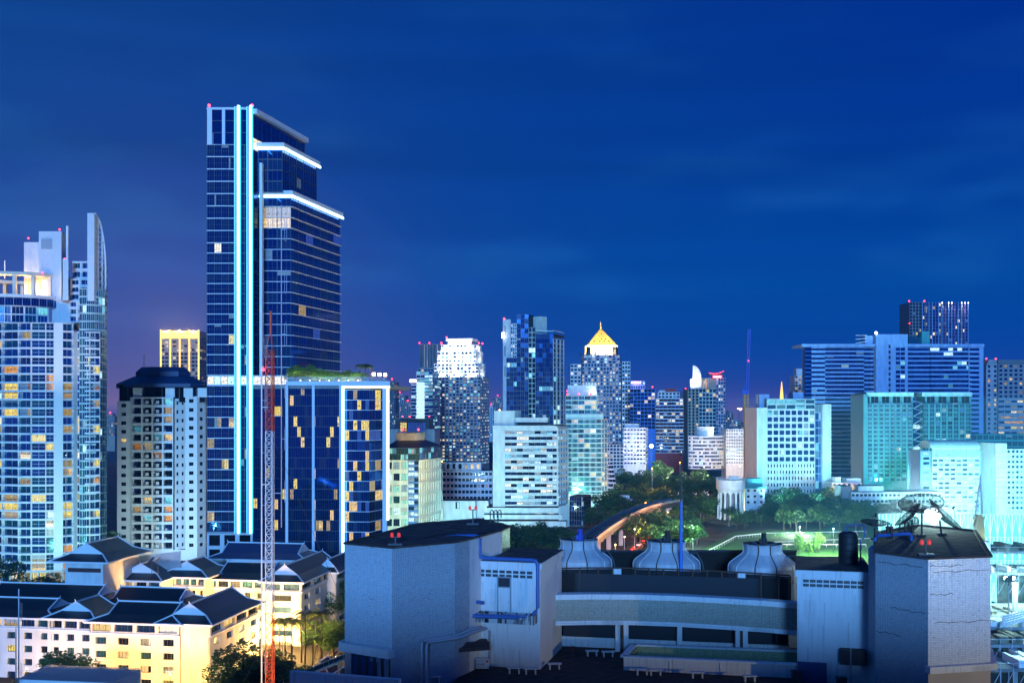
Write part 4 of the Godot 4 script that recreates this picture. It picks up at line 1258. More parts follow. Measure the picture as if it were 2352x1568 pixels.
func green_condo() -> void:
	var b := begin("balcony_condominium", "slim green-glass condominium with thin balcony slabs and yellow lit rooms", "apartment tower", 1345, 660)
	var n := b.node
	var d := 660.0
	var o := {"wall": "mint", "pier": 0.06, "span": 0.2, "proud": 0.8, "reveal": 0.5, "glass": ["glass_green", "glass_teal", "glass_green", "glass_black"], "lit": 0.2, "pal": ["yellow", "warm", "pale", "amber"], "nx": 4, "bar": 0.1, "frame": "frame_white", "slab_parts": true}
	var r := rect(b, 1300, 1383, d, 24, 0.05)
	r.insert(2, r[1] + Vector2(4.0, -7.0))
	block(b, r, Y(1150, d), Y(962, d), 17, [6, 2, 2, 0, 0], o)
	shell(b, rect(b, 1299, 1386, d, 25, 0.05), Y(962, d), Y(951, d), "mint")
	var r2 := rect(b, 1299, 1372, d + 2, 20, 0.05)
	o.base = Y(951, d)
	block(b, r2, Y(951, d), Y(908, d), 4, [5, 2, 0, 0], o)
	var r3 := rect(b, 1304, 1370, d + 5, 14, 0.05)
	shell(b, r3, Y(908, d), Y(884, d), "white", "white")
	var g := b.wall("galvanised")
	for k in 9: g.bar(Vector3(lerpf(r3[0].x, r3[1].x - 6, k / 8.0), Y(908, d), r3[0].y + 1.0), Vector3(lerpf(r3[0].x, r3[1].x - 6, k / 8.0), Y(886, d), r3[0].y + 1.0), 0.12)
	for k in 5: g.bar(Vector3(r3[0].x, Y(906 - 5 * k, d), r3[0].y + 1.0), Vector3(r3[1].x - 6, Y(906 - 5 * k, d), r3[0].y + 1.0), 0.12)
	flood_head(n, Vector3(r3[1].x + 1.0, Y(905, d), r3[1].y + 4.0), Vector3(r3[1].x - 4, Y(888, d), r3[1].y), lin(0.85, 1, 1), 60, 70, "lamp_white", 0.8)
	for k in 3: beacon(n, Vector3(r2[0].x + 1 + 7 * k, Y(907, d), r2[0].y + 0.5), 0.45)
	# white glowing double-height base
	face(b, r[0], r[1], 8, Y(1152, d), 6, 1, {"wall": "white", "pier": 0.2, "span": 0.2, "lit": 0.9, "pal": ["pale", "cool"], "nx": 2})
	finish(b)
	floodlight("ground floodlight before the slim green-glass condominium", Vector3(X(1330, 600), 7, -608), at(1345, 1060, 660), lin(0.35, 1.0, 0.75), 2400, 55, "lamp_cyan", 0.5)
	# terraced white block just beyond
	var t := begin("terraced_block", "white terraced block whose storeys step inwards as they rise", "apartment block", 1407, 690, "", 60)
	for k in 8:
		var dd := 690.0
		var rr := rect(t, 1388, 1420 - k * 1.6, dd, 20, 0.0)
		face(t, rr[0], rr[1], Y(1151 - 10.5 * k, dd), Y(1151 - 10.5 * (k + 1), dd), 4, 1, {"wall": "white", "pier": 0.04, "span": 0.4, "proud": 0.6, "reveal": 0.6, "glass": "glass_black", "lit": 0.1, "nx": 2})
		cap(t, rr, Y(1151 - 10.5 * (k + 1), dd), "white", 0.4)
	shell(t, rect(t, 1386, 1421, 689, 21), 0, Y(1151, 689), "white")
	finish(t)

func gold_pyramid_tower() -> void:
	var b := begin("pyramid_tower", "office tower topped by a glowing golden pyramid and spire", "office tower", 1384, 1050)
	var n := b.node
	var d := 1050.0
	var o := {"wall": "pinkish", "pier": 0.36, "span": 0.4, "reveal": 0.5, "glass": ["glass", "glass_teal", "glass_navy"], "lit": 0.4, "row": 0.12, "pal": ["cool", "pale", "pale", "warm"], "nx": 2, "bar": 0.14}
	var r := rect(b, 1336, 1428, d, 38, 0.0)
	block(b, r, Y(1040, d), Y(834, d), 24, [13, 3, 0, 3], o)
	o.base = Y(834, d)
	block(b, rect(b, 1340, 1425, d + 2, 34), Y(834, d), Y(815, d), 3, [9, 3, 0, 3], o)
	o.base = 0.0
	for s in [[1310, 1335, 836], [1429, 1448, 830]]:
		block(b, rect(b, s[0], s[1], d + 10, 20), Y(1010, d + 10), Y(s[2], d + 10), 20, [3, 0, 0, 0], {"wall": "white", "pier": 0.3, "span": 0.5, "glass": "glass_black", "lit": 0.1, "nx": 1})
	# lantern of columns, lit from within
	var ya := Y(815, d)
	var yb := Y(795, d)
	var c := Vector2((rel(b, pt(1384, d))).x, -19.0)
	var hw := S(34, d)
	var lc := Geo.new()
	lc.box(Vector3(c.x - hw * 0.72, ya, c.y - hw * 0.72), Vector3(c.x + hw * 0.72, yb, c.y + hw * 0.72))
	part(n, "lantern_wall", lc, M.cream)
	for k in 7:
		for s in 4:
			var t := lerpf(-1, 1, k / 6.0)
			var p := Vector2(t, 1).rotated(s * PI / 2) * hw
			var g := Geo.new()
			g.box(Vector3(c.x + p.x - 0.9, ya, c.y + p.y - 0.9), Vector3(c.x + p.x + 0.9, yb, c.y + p.y + 0.9))
			if s != 2: part(n, "column", g, M.cream)
	var cn := Geo.new()
	cn.box(Vector3(c.x - hw * 1.08, yb, c.y - hw * 1.08), Vector3(c.x + hw * 1.08, yb + 1.2, c.y + hw * 1.08))
	part(n, "cornice", cn, M.cream)
	# the pyramid: gold ribs over gilded panels, with a band of open diamonds
	var yt := Y(750, d)
	var py := Geo.new()
	var rib := Geo.new()
	var hole := Geo.new()
	for s in 4:
		var e := Vector2(1, 0).rotated(s * PI / 2)
		var m := Vector2(0, 1).rotated(s * PI / 2)
		var f := func(t: float, h: float) -> Vector3:   # point on a flank: t across -1..1, h up 0..1
			var w := hw * (1.0 - h)
			var q := c + e * t * w + m * w
			return Vector3(q.x, lerpf(yb + 1.2, yt, h), q.y)
		py.tri(f.call(-1.0, 0.0), f.call(1.0, 0.0), f.call(0.0, 1.0))
		for k in 9:
			var h := k / 9.0
			rib.bar(f.call(-1.0, h), f.call(1.0, h), 0.28)
		for k in 9:
			var t := lerpf(-1, 1, k / 8.0)
			rib.bar(f.call(t, 0.0), f.call(t * 0.2, 0.96), 0.3)
		for k in 4:
			for j in 4 - k:
				var h := 0.16 + 0.14 * k
				var t := (j - (3 - k) / 2.0) * 0.42
				var q0: Vector3 = f.call(t, h + 0.01)
				var q1: Vector3 = f.call(t + 0.13, h + 0.06)
				var q2: Vector3 = f.call(t, h + 0.12)
				var q3: Vector3 = f.call(t - 0.13, h + 0.06)
				var out := Vector3(m.x, 0.9, m.y).normalized() * 0.18
				hole.quad(q0 + out, q1 + out, q2 + out, q3 + out)
	part(n, "pyramid_roof", py, M.gold)
	part(n, "rib", rib, M.gold)
	part(n, "opening", hole, M.core)
	var sp := Geo.new()
	sp.tube([Vector3(c.x, yt - 1, c.y), Vector3(c.x, Y(735, d), c.y)], 0.9, 8, 0.1)
	part(n, "spire", sp, M.gold)
	for k in 4:   # warm floods on the ledge
		var x := lerpf(-1.0, 1.0, k / 3.0) * hw
		flood_head(n, Vector3(c.x + x, ya + 0.8, c.y + hw + 5.0), Vector3(c.x + x * 0.7, yb - 1, c.y + hw * 0.7), lin(1, 0.82, 0.5), 420, 60, "lamp_warm", 0.8)
		flood_head(n, Vector3(c.x + x * 1.5, ya + 1.0, c.y + hw + 17.0), Vector3(c.x + x * 0.5, yb + 9, c.y + hw * 0.5), lin(1, 0.72, 0.22), 3600, 32, "lamp_warm", 0.8)
	flood_head(n, Vector3(c.x - hw - 6, ya + 0.8, c.y + hw * 0.6), Vector3(c.x - hw, yb + 5, c.y), lin(1, 0.72, 0.22), 900, 60, "lamp_warm", 1.2)
	flood_head(n, Vector3(c.x + hw + 6, ya + 0.8, c.y + hw * 0.6), Vector3(c.x + hw, yb + 5, c.y), lin(1, 0.72, 0.22), 900, 60, "lamp_warm", 0.8)
	finish(b)

# plain towers of the background, each with its own plan, openings and crown
func row_of_towers() -> void:
	var b := begin("dark_tower", "dark blue tower with a violet lit sign on its shoulder", "office tower", 1475, 1000, "", 200)
	block(b, rect(b, 1447, 1505, 1000, 30, 0.15), Y(985, 1000), Y(893, 1000), 11, [7, 4, 0, 0], {"wall": "royal_blue", "pier": 0.12, "span": 0.2, "reveal": 0.3, "glass": ["glass_navy", "glass_black"], "lit": 0.14, "pal": ["warm", "pale"], "nx": 2})
	block(b, rect(b, 1449, 1482, 1010, 20, 0.1), Y(893, 1000), Y(874, 1000), 2, [6, 0], {"wall": "pale_blue", "base": Y(893, 1000), "glass": "glass_black", "lit": 0.1})
	var g := Geo.new()
	var p := rel(b, pt(1450, 1008))
	g.box(Vector3(p.x, Y(881, 1008), p.y), Vector3(p.x + 9, Y(876, 1008), p.y + 1))
	part(b.node, "sign_lamp", g, M.sign_violet)
	omni(b.node, Vector3(p.x + 4, Y(878, 1008), p.y + 4), lin(0.6, 0.3, 1), 60, 0.8)
	for u in [[1469, 878], [1499, 890]]: beacon(b.node, Vector3(rel(b, pt(u[0], 998)).x, Y(u[1], 998), 2.0), 0.6)
	finish(b)

	b = begin("white_office", "small white office glowing violet-white under its own floodlights", "office building", 1460, 850, "", 120)
	block(b, rect(b, 1433, 1484, 850, 22, 0.2), Y(1068, 850), Y(982, 850), 9, [7, 3, 0, 0], {"wall": "white", "pier": 0.3, "span": 0.62, "reveal": 0.4, "glass": "glass", "lit": 0.25, "pal": ["cool", "cyan"], "nx": 2})
	shell(b, rect(b, 1437, 1468, 854, 12, 0.2), Y(982, 850), Y(973, 850), "white")
	finish(b)
	for k in 2: floodlight(["left-hand", "right-hand"][k] + " floodlight aimed at the small violet-white office", Vector3(X(1440 + 60 * k, 815), 26 - 8 * k, -815), at(1450 + 24 * k, 1015, 850), [lin(0.85, 0.8, 1.0), lin(0.9, 0.88, 1.0)][k], 700, 50, "lamp_white", 0.8)
	floodlight("glaring white floodlight facing the park beside the small violet-white office", at(1496, 1024, 812), Vector3(X(1480, 500), 10, -500), lin(0.85, 0.92, 1.0), 2600, 50, "lamp_flood", 2.6)
	b = begin("low_office", "pale low office with blue balconies below the golden pyramid", "office building", 1410, 820, "", 60)
	block(b, rect(b, 1393, 1432, 820, 18, 0.1), Y(1075, 820), Y(1020, 820), 7, [5, 2, 0, 0], {"wall": "cream", "pier": 0.3, "span": 0.45, "proud": 0.4, "glass": "glass_navy", "lit": 0.05})
	finish(b)

	b = begin("red_tower", "apartment tower striped in brick red and white", "apartment tower", 1543, 1000, "", 260)
	block(b, rect(b, 1506, 1570, 1000, 26, 0.15), Y(1040, 1000), Y(915, 1000), 16, [7, 2, 0, 0], {"wall": "brick_red", "band": "white", "pier": 0.2, "span": 0.34, "proud": 0.3, "reveal": 0.5, "glass": ["glass_navy", "glass_black"], "lit": 0.24, "pal": ["warm", "pale"], "nx": 2})
	block(b, rect(b, 1511, 1562, 1003, 20, 0.15), Y(915, 1000), Y(900, 1000), 2, [6, 2], {"wall": "white", "base": Y(915, 1000), "glass": "glass_black", "lit": 0.05})
	shell(b, rect(b, 1528, 1553, 1002, 14, 0.15), Y(900, 1000), Y(892, 1000), "brick_red", "brick_red")
	shell(b, rect(b, 1514, 1528, 1004, 14, 0.15), Y(900, 1000), Y(896, 1000), "white", "white")
	finish(b)

	b = begin("arc_tower", "tan tower with a white quarter-arc crown and a red lit sign", "hotel tower", 1625, 1050, "", 280)
	var d := 1050.0
	block(b, rect(b, 1580, 1606, d, 28, 0.0), Y(1035, d), Y(893, d), 20, [3, 0, 0, 0], {"wall": "tan", "pier": 0.45, "span": 0.3, "reveal": 0.4, "glass": "glass_black", "lit": 0.1, "pal": ["warm"], "nx": 1})
	block(b, rect(b, 1606, 1645, d + 3, 28, 0.0), Y(1035, d), Y(893, d), 16, [5, 0, 0, 0], {"wall": "cream", "pier": 0.18, "span": 0.25, "reveal": 0.4, "glass": ["glass_teal", "glass"], "lit": 0.1, "pal": ["warm", "yellow"], "nx": 2})
	block(b, rect(b, 1645, 1667, d, 28, 0.1), Y(1035, d), Y(868, d), 22, [4, 2, 0, 0], {"wall": "pinkish", "pier": 0.3, "span": 0.4, "reveal": 0.4, "glass": "glass_navy", "lit": 0.25, "pal": ["warm", "pale", "amber"], "nx": 1})
	# upper storeys glowing orange between piers
	face(b, rel(b, pt(1600, d - 1)), rel(b, pt(1633, d - 1)), Y(893, d), Y(868, d), 5, 1, {"wall": "tan", "pier": 0.5, "span": 0.05, "reveal": 1.2, "lit": 1.0, "pal": ["amber"], "nx": 1})
	shell(b, rect(b, 1600, 1645, d + 1.5, 24), Y(893, d), Y(868, d) - 0.1, "tan")
	# white quarter arc
	var arc := Geo.new()
	var x0 := rel(b, pt(1591, d)).x
	var zf := rel(b, pt(1591, d - 2)).y
	for k in 14:
		var a0 := PI / 2 * k / 14.0
		var a1 := PI / 2 * (k + 1) / 14.0
		var q := func(a): return Vector3(x0 + sin(a) * 8.2, Y(870, d) + cos(a) * 12.8, zf)
		var u0: Vector3 = q.call(a0)
		var u1: Vector3 = q.call(a1)
		arc.tri(Vector3(x0, Y(870, d), zf), u1, u0)
		arc.quad(u0, u1, u1 - Vector3(0, 0, 3), u0 - Vector3(0, 0, 3))
	arc.box(Vector3(x0 - 2.4, Y(893, d), zf - 3), Vector3(x0 + 8.2, Y(870, d), zf))
	part(b.node, "arc_crown", arc, M.white)
	flood_head(b.node, Vector3(x0 - 4, Y(893, d), zf + 7), Vector3(x0 + 3, Y(862, d), zf), lin(1, 0.95, 0.85), 1000, 50, "lamp_white", 0.8)
	var sg := Geo.new()
	var s0 := rel(b, pt(1637, d - 2))
	sg.box(Vector3(s0.x, Y(868, d), s0.y), Vector3(s0.x + 9.0, Y(862, d), s0.y + 0.6))
	part(b.node, "sign_panel", sg, M.sign_red)
	# a white scrawl of slanted strokes, too far to read
	var sl := Geo.new()
	for k in 9:
		var sx := s0.x + 0.8 + 0.85 * k
		sl.bar(Vector3(sx, Y(867, d), s0.y + 0.75), Vector3(sx + 0.5, Y(864.2 if k % 3 else 863.2, d), s0.y + 0.75), 0.5, 0.3)
	sl.bar(Vector3(s0.x + 0.8, Y(866, d), s0.y + 0.72), Vector3(s0.x + 8.0, Y(865.4, d), s0.y + 0.72), 0.7, 0.3)
	part(b.node, "sign_letters", sl, M.sign_white)
	# upturned roof edge traced in red light
	var ln := Geo.new()
	var last := Vector3.ZERO
	for k in 15:
		var t := k / 14.0
		var q := Vector3(lerpf(rel(b, pt(1628, d)).x, rel(b, pt(1662, d)).x, t), Y(lerpf(856.0, 852.0, t) + 4.0 * sin(t * PI), d), zf)
		if k: ln.bar(last, q, 0.7)
		last = q
	part(b.node, "light_line", ln, M.sign_red)
	var rfx := Geo.new()
	rfx.box(Vector3(rel(b, pt(1628, d)).x, Y(862, d), zf - 12), Vector3(rel(b, pt(1663, d)).x, Y(858, d), zf - 1))
	part(b.node, "roof_canopy", rfx, M.frame_dark)
	finish(b)

	b = begin("curved_office", "low curved white office with ribbon windows and a rooftop drum", "office building", 1625, 830, "", 200)
	d = 830.0
	var pts := []
	for k in 7: pts.append(rel(b, pt(lerpf(1582, 1667, k / 6.0), d - 6.0 * sin(PI * k / 6.0))))
	for k in 6: face(b, pts[k], pts[k + 1], Y(1076, d), Y(1002, d), 3, 9, {"wall": "white", "pier": 0.04, "span": 0.48, "reveal": 0.4, "proud": 0.05, "glass": ["glass", "glass_navy"], "lit": 0.4, "pal": ["cool", "pale", "pale"], "nx": 2})
	cap(b, pts + [rel(b, pt(1667, d + 24)), rel(b, pt(1582, d + 24))], Y(1001, d), "white", 0.6)
	var drum := Geo.new()
	drum.lathe(Vector3(rel(b, pt(1624, d)).x, 0, -8), [Vector2(6.6, Y(1002, d)), Vector2(6.9, Y(980, d)), Vector2(0.01, Y(979, d))], 24)
	part(b.node, "rooftop_drum", drum, M.white)
	flood_head(b.node, Vector3(rel(b, pt(1642, d)).x + 6, Y(1000, d), 2), Vector3(rel(b, pt(1624, d)).x, Y(990, d), -8), lin(0.9, 0.95, 1), 160, 55, "lamp_white", 0.7)
	finish(b)
	floodlight("floodlight among the trees before the low curved office", Vector3(X(1622, 790), 8, -790), at(1624, 1040, 830), lin(0.95, 0.85, 1.0), 1100, 60, "lamp_white", 0.6)

	b = begin("white_slab", "white slab block dotted with small paired windows", "hospital block", 1700, 820, "", 200)
	d = 820.0
	block(b, rect(b, 1668, 1736, d, 18, 0.0), Y(1066, d), Y(985, d), 11, [12, 0, 0, 0], {"wall": "white", "pier": 0.4, "span": 0.58, "reveal": 0.4, "glass": ["glass_navy", "glass_black"], "lit": 0.06, "pal": ["warm", "pale"], "nx": 2})
	finish(b)
	floodlight("floodlight on a post before the white slab block", Vector3(X(1700, 775), 10, -775), at(1702, 1030, 820), lin(0.9, 0.85, 1.0), 1200, 60, "lamp_white", 0.6)

	# office with scaffold-like grid between two pale slabs
	b = begin("grid_office", "blue-white office with square window grid between two pale slabs", "office building", 1822, 640)
	d = 640.0
	var gy := Y(1062, d)
	var grid := {"wall": "white", "pier": 0.22, "span": 0.34, "reveal": 0.5, "glass": ["glass_blue", "glass_navy", "glass_blue"], "lit": 0.08, "pal": ["cool", "cyan"], "nx": 1}
	var rr := rect(b, 1762, 1873, d, 26, -0.04)
	face(b, rr[0], rr[1], gy, Y(940, d), 8, 8, grid)
	face(b, rr[0], rr[1], Y(940, d), Y(916, d), 5, 2, {"wall": "mint", "pier": 0.1, "span": 0.3, "reveal": 0.8, "glass": "glass_teal", "lit": 0.6, "pal": ["aqua", "cyan"], "nx": 3})
	face(b, rr[0], rr[1], Y(1135, d), gy - 0.05, 16, 5, {"wall": "cream", "pier": 0.62, "span": 0.5, "reveal": 0.35, "glass": "glass_black", "lit": 0.04, "nx": 1})
	cap(b, rr, Y(916, d))
	shell(b, rect(b, 1759, 1874, d + 1.2, 25, -0.04), 0, Y(1135, d), "cream")
	shell(b, rect(b, 1739, 1762, d - 2, 28, -0.04), 0, Y(936, d), "white")
	shell(b, rect(b, 1890, 1910, d - 3, 28, -0.04), 0, Y(928, d), "white")
	face(b, rel(b, pt(1873, d)), rel(b, pt(1890, d)), 8, Y(930, d), 2, 12, {"wall": "pale_blue", "pier": 0.1, "span": 0.1, "reveal": 0.3, "glass": "glass_blue", "lit": 0.1, "pal": ["cyan"], "nx": 1})
	var sc := b.wall("steel")
	for k in 8:
		var u := 1740.0 + 22 * k
		var q := rel(b, pt(u, d - 1))
		sc.bar(Vector3(q.x, Y(930, d), q.y), Vector3(q.x, Y(905 + (k % 3) * 5, d), q.y), 0.15)
	shell(b, rect(b, 1744, 1768, d + 8, 10), Y(936, d), Y(905, d), "pale_blue")
	shell(b, rect(b, 1822, 1846, d + 8, 10), Y(916, d), Y(900, d), "pale_blue")
	finish(b)
	for k in 2: floodlight(["nearer", "farther"][k] + " cyan floodlight added in the trees before the blue-white grid office", Vector3(X(1790 + 90 * k, 585), 11, -585), at(1790 + 85 * k, 1010, 640), lin(0.25, 0.8, 1.0), 2600, 45, "lamp_cyan", 0.6)  # added close to the front in place of the distant site floods

	# big blue hotel slab
	b = begin("blue_slab_hotel", "wide blue glass slab building with white balcony bands and pale centre wall", "hotel", 2050, 780, "", 290)
	d = 780.0
	var bo := {"wall": "pale_blue", "pier": 0.0, "span": 0.34, "proud": 0.5, "reveal": 0.4, "glass": ["glass_blue", "glass_navy", "glass_blue", "glass"], "lit": 0.02, "pal": ["cool", "cyan"], "nx": 3, "bar": 0.1, "slab_parts": true}
	face(b, rel(b, pt(1850, d)), rel(b, pt(1865, d)), Y(1105, d), Y(797, d), 1, 32, {"wall": "royal_blue", "pier": 0.0, "span": 0.16, "reveal": 0.3, "glass": "glass_navy", "lit": 0, "nx": 1, "single": false})
	face(b, rel(b, pt(1865, d - 1)), rel(b, pt(1896, d - 1)), Y(965, d), Y(797, d), 1, 16, {"wall": "pale_blue", "pier": 0.0, "span": 0.55, "reveal": 0.4, "glass": "glass_navy", "lit": 0, "nx": 1})
	face(b, rel(b, pt(1865, d)), rel(b, pt(1985, d)), Y(1105, d), Y(797, d), 7, 32, bo)
	face(b, rel(b, pt(1985, d + 2)), rel(b, pt(2013, d + 2)), Y(1000, d), Y(797, d), 3, 20, bo)
	shell(b, rect(b, 2013, 2086, d - 3, 26), 0, Y(768, d), "pale_blue")
	for k in 16:
		var q := rel(b, pt(2044, d - 3.1))
		b.wall("core").box(Vector3(q.x - 0.7, Y(800 + 12.6 * k, d), q.y - 0.05), Vector3(q.x + 0.7, Y(792 + 12.6 * k, d), q.y + 0.1))
	face(b, rel(b, pt(2058, d - 3.3)), rel(b, pt(2080, d - 3.3)), Y(985, d), Y(797, d), 2, 18, {"wall": "pale_blue", "pier": 0.08, "span": 0.3, "reveal": 0.2, "glass": ["glass_blue", "glass_navy"], "lit": 0.1, "pal": ["cool", "cyan"], "nx": 2})
	face(b, rel(b, pt(2086, d + 1)), rel(b, pt(2138, d + 1)), Y(985, d), Y(797, d), 4, 18, bo)
	bo.lit = 0.14
	face(b, rel(b, pt(2138, d)), rel(b, pt(2232, d)), Y(985, d), Y(797, d), 9, 18, bo)
	face(b, rel(b, pt(2226, d - 0.6)), rel(b, pt(2252, d - 0.6)), Y(1075, d), Y(797, d), 1, 26, {"wall": "pale_blue", "pier": 0.14, "span": 0.45, "reveal": 0.4, "glass": "glass_navy", "lit": 0.0, "nx": 1})
	shell(b, rect(b, 2252, 2260, d - 1.0, 24), 0, Y(791, d), "pale_blue")
	for s in [[1842, 1985], [1985, 2013], [2086, 2262]]:
		var rr2 := rect(b, s[0], s[1], d - 1.5, 27)
		cap(b, rr2, Y(790, d), "pale_blue", 2.0)
	shell(b, rect(b, 1845, 2255, d + 24, 2), 0, Y(798, d), "royal_blue")
	shell(b, rect(b, 1988, 2013, d + 4, 12), Y(790, d), Y(770, d), "pale_blue")
	var st := b.wall("white")
	for k in 3:
		var q := rel(b, pt(1966, d))
		st.bar(Vector3(q.x, Y(788 - 9 * k, d), q.y), Vector3(q.x + 8, Y(784 - 7 * k, d), q.y), 0.5)
	shell(b, rect(b, 2118, 2136, d + 3, 8), Y(790, d), Y(760, d), "teal_roof", "teal_roof")
	shell(b, rect(b, 2088, 2116, d + 5, 8), Y(790, d), Y(772, d), "glass_teal")
	var fl := Geo.new()
	fl.ball(Vector3(rel(b, pt(2010, d)).x, Y(765, d), 3), 0.9, 10)
	part(b.node, "rooftop_lamp", fl, M.lamp_white)
	finish(b)
	floodlight("blue-white floodlight before the wide blue slab building", Vector3(X(2060, 705), 16, -706), at(2050, 870, 780), lin(0.12, 0.55, 1.0), 7000, 70, "lamp_white", 0.8)

	# twin green glass towers
	b = begin("green_glass_block", "teal glass twin block with pale roof boxes and braced gap", "apartment block", 2108, 690)
	d = 690.0
	var tw := {"wall": "teal_frame", "pier": 0.3, "span": 0.22, "reveal": 0.4, "proud": 0.05, "glass": ["glass_green", "glass_teal", "glass_black", "glass_green", "glass_teal"], "lit": 0.08, "pal": ["cool", "cyan", "pale", "blue_room"], "nx": 3, "bar": 0.12, "frame": "frame_white"}
	for s in [[1993, 2098], [2121, 2232]]:
		var w := rect(b, s[0], s[1], d, 24)
		block(b, w, Y(1106, d), Y(927, d), 18, [8, 3, 0, 3], tw)
		face(b, rel(b, pt(s[0] + 5, d + 2)), rel(b, pt(s[1], d + 2)), Y(926, d), Y(908, d), 4, 1, {"wall": "teal_frame", "pier": 0.3, "span": 0.1, "reveal": 0.8, "glass": "glass_black", "lit": 0.0, "nx": 2, "frame": "frame_white"})
		cap(b, rect(b, s[0] - 2, s[1] + 2, d - 1, 26), Y(901, d), "mint", 2.6)
		shell(b, rect(b, s[0] + 6, s[1] - 4, d + 4, 18), Y(926, d), Y(906, d), "teal_roof")
	shell(b, rect(b, 1984, 1994, d - 1, 26), 0, Y(905, d), "teal_frame")
	face(b, rel(b, pt(2098, d + 6)), rel(b, pt(2121, d + 6)), Y(1106, d), Y(925, d), 1, 18, {"wall": "frame_dark", "pier": 0.05, "span": 0.1, "reveal": 0.2, "glass": "glass_navy", "lit": 0.1, "pal": ["cool"], "nx": 1})
	var br := b.wall("galvanised")
	for k in 10:
		var q0 := rel(b, pt(2099, d + 1))
		var q1 := rel(b, pt(2120, d + 1))
		br.bar(Vector3(q0.x, Y(1100 - 18 * k, d), q0.y), Vector3(q1.x, Y(1088 - 18 * k, d), q1.y), 0.4)
		br.bar(Vector3(q0.x, Y(1082 - 18 * k, d), q0.y), Vector3(q1.x, Y(1088 - 18 * k, d), q1.y), 0.25)
	finish(b)
	for k in 2: floodlight(["first", "second"][k] + " teal floodlight added before the teal glass twin block", Vector3(X(2040 + 140 * k, 628), 10, -629), at(2045 + 130 * k, 1020, 690), lin(0.2, 1.0, 0.9), 2800, 55, "lamp_cyan", 0.6)  # near lamps added instead of light from the site

	# crown tower with lit vertical fins
	b = begin("finned_tower", "dark tower behind with white vertical fins lit at the top", "office tower", 2158, 1150, "", 280)
	d = 1150.0
	block(b, rect(b, 2090, 2118, d, 30, 0.0), Y(800, d), Y(694, d), 14, [4, 0, 0, 0], {"wall": "grey", "pier": 0.35, "span": 0.3, "reveal": 0.3, "glass": "glass_black", "lit": 0.06, "pal": ["warm", "yellow"], "nx": 1})
	block(b, rect(b, 2118, 2225, d - 2, 34, 0.0), Y(800, d), Y(696, d), 14, [17, 0, 0, 0], {"wall": "grey", "pier": 0.12, "span": 0.14, "reveal": 0.3, "glass": ["glass_navy", "glass_blue", "glass_navy"], "lit": 0.1, "pal": ["pale", "blue_room", "pale"], "nx": 1})
	for k in 15:
		var u := 2119.0 + 7.5 * k
		var q := rel(b, pt(u, d - 2))
		g = Geo.new()
		g.box(Vector3(q.x - 0.3, Y(800, d), q.y), Vector3(q.x + 0.3, Y(694, d), q.y + 0.9))
		part(b.node, "fin", g, M.purple_paint if k % 3 == 1 else M.pale_blue)
		if k in [6, 8, 9, 12, 13, 14]:
			var l := Geo.new()
			l.box(Vector3(q.x - 0.35, Y(698, d), q.y + 0.92), Vector3(q.x + 0.35, Y(694, d), q.y + 1.4))
			part(b.node, "fin_lamp", l, M.sign_white)
			spot(b.node, Vector3(q.x + 1.0, Y(696, d), q.y + 2.4), Vector3(q.x, Y(730, d), q.y + 0.5), lin(1, 0.95, 0.9), 90, 35, 0.4)
	shell(b, [rel(b, pt(2090, d)), rel(b, pt(2225, d)), rel(b, pt(2225, d + 30)), rel(b, pt(2090, d + 30))], 0, Y(800, d) - 0.1, "grey")
	for u in [2089, 2124]: beacon(b.node, Vector3(rel(b, pt(u, d)).x, Y(693, d), 0), 0.8)
	beacon(b.node, Vector3(rel(b, pt(2089, d)).x, Y(744, d), 1), 0.6)
	finish(b)

	b = begin("beige_hotel", "beige stepped-roof hotel at the edge of the view with lit amber storeys", "hotel", 2320, 850, "", 280)
	d = 850.0
	block(b, rect(b, 2266, 2294, d, 30), Y(1000, d), Y(836, d), 15, [2, 0, 0, 0], {"wall": "pinkish", "pier": 0.6, "span": 0.5, "glass": "glass_navy", "lit": 0.2, "pal": ["amber", "warm"], "nx": 1})
	face(b, rel(b, pt(2294, d - 2)), rel(b, pt(2410, d - 2)), Y(915, d), Y(836, d), 10, 8, {"wall": "taupe", "pier": 0.4, "span": 0.45, "glass": "glass_navy", "lit": 0.15, "pal": ["amber", "warm"], "nx": 1})
	face(b, rel(b, pt(2294, d - 2)), rel(b, pt(2410, d - 2)), Y(1000, d), Y(915, d) - 0.1, 8, 7, {"wall": "pinkish", "pier": 0.1, "span": 0.55, "glass": "glass_navy", "lit": 0.7, "pal": ["pale", "amber", "pale", "yellow"], "nx": 3})
	for k in 3: cap(b, rect(b, 2268 + 2 * k, 2292 - k, d - 1, 14), Y(834 - 4 * k, d), "pinkish", 1.6)
	cap(b, rect(b, 2294, 2410, d, 28), Y(826, d), "grey", 3.0)
	for u in [2269, 2291]: beacon(b.node, Vector3(rel(b, pt(u, d)).x, Y(825, d), -2), 0.6)
	shell(b, rect(b, 2266, 2410, d + 1, 28), 0, Y(1000, d) - 0.1, "pinkish")
	finish(b)

	b = begin("hospital", "white hospital block with a barrel roof and many lit wards", "hospital", 2195, 615)
	d = 615.0
	var ho := {"wall": "white", "pier": 0.2, "span": 0.45, "reveal": 0.4, "glass": ["glass_teal", "glass"], "lit": 0.42, "pal": ["cool", "pale", "cool"], "nx": 4, "bar": 0.1, "frame": "frame_white"}
	face(b, rel(b, pt(2142, d)), rel(b, pt(2252, d)), Y(1178, d), Y(1052, d), 8, 12, ho)
	face(b, rel(b, pt(2142, d)), rel(b, pt(2252, d)), Y(1052, d) + 0.05, Y(1029, d), 24, 1, {"wall": "white", "pier": 0.6, "span": 0.2, "reveal": 0.3, "glass": "glass_teal", "lit": 0, "nx": 1})
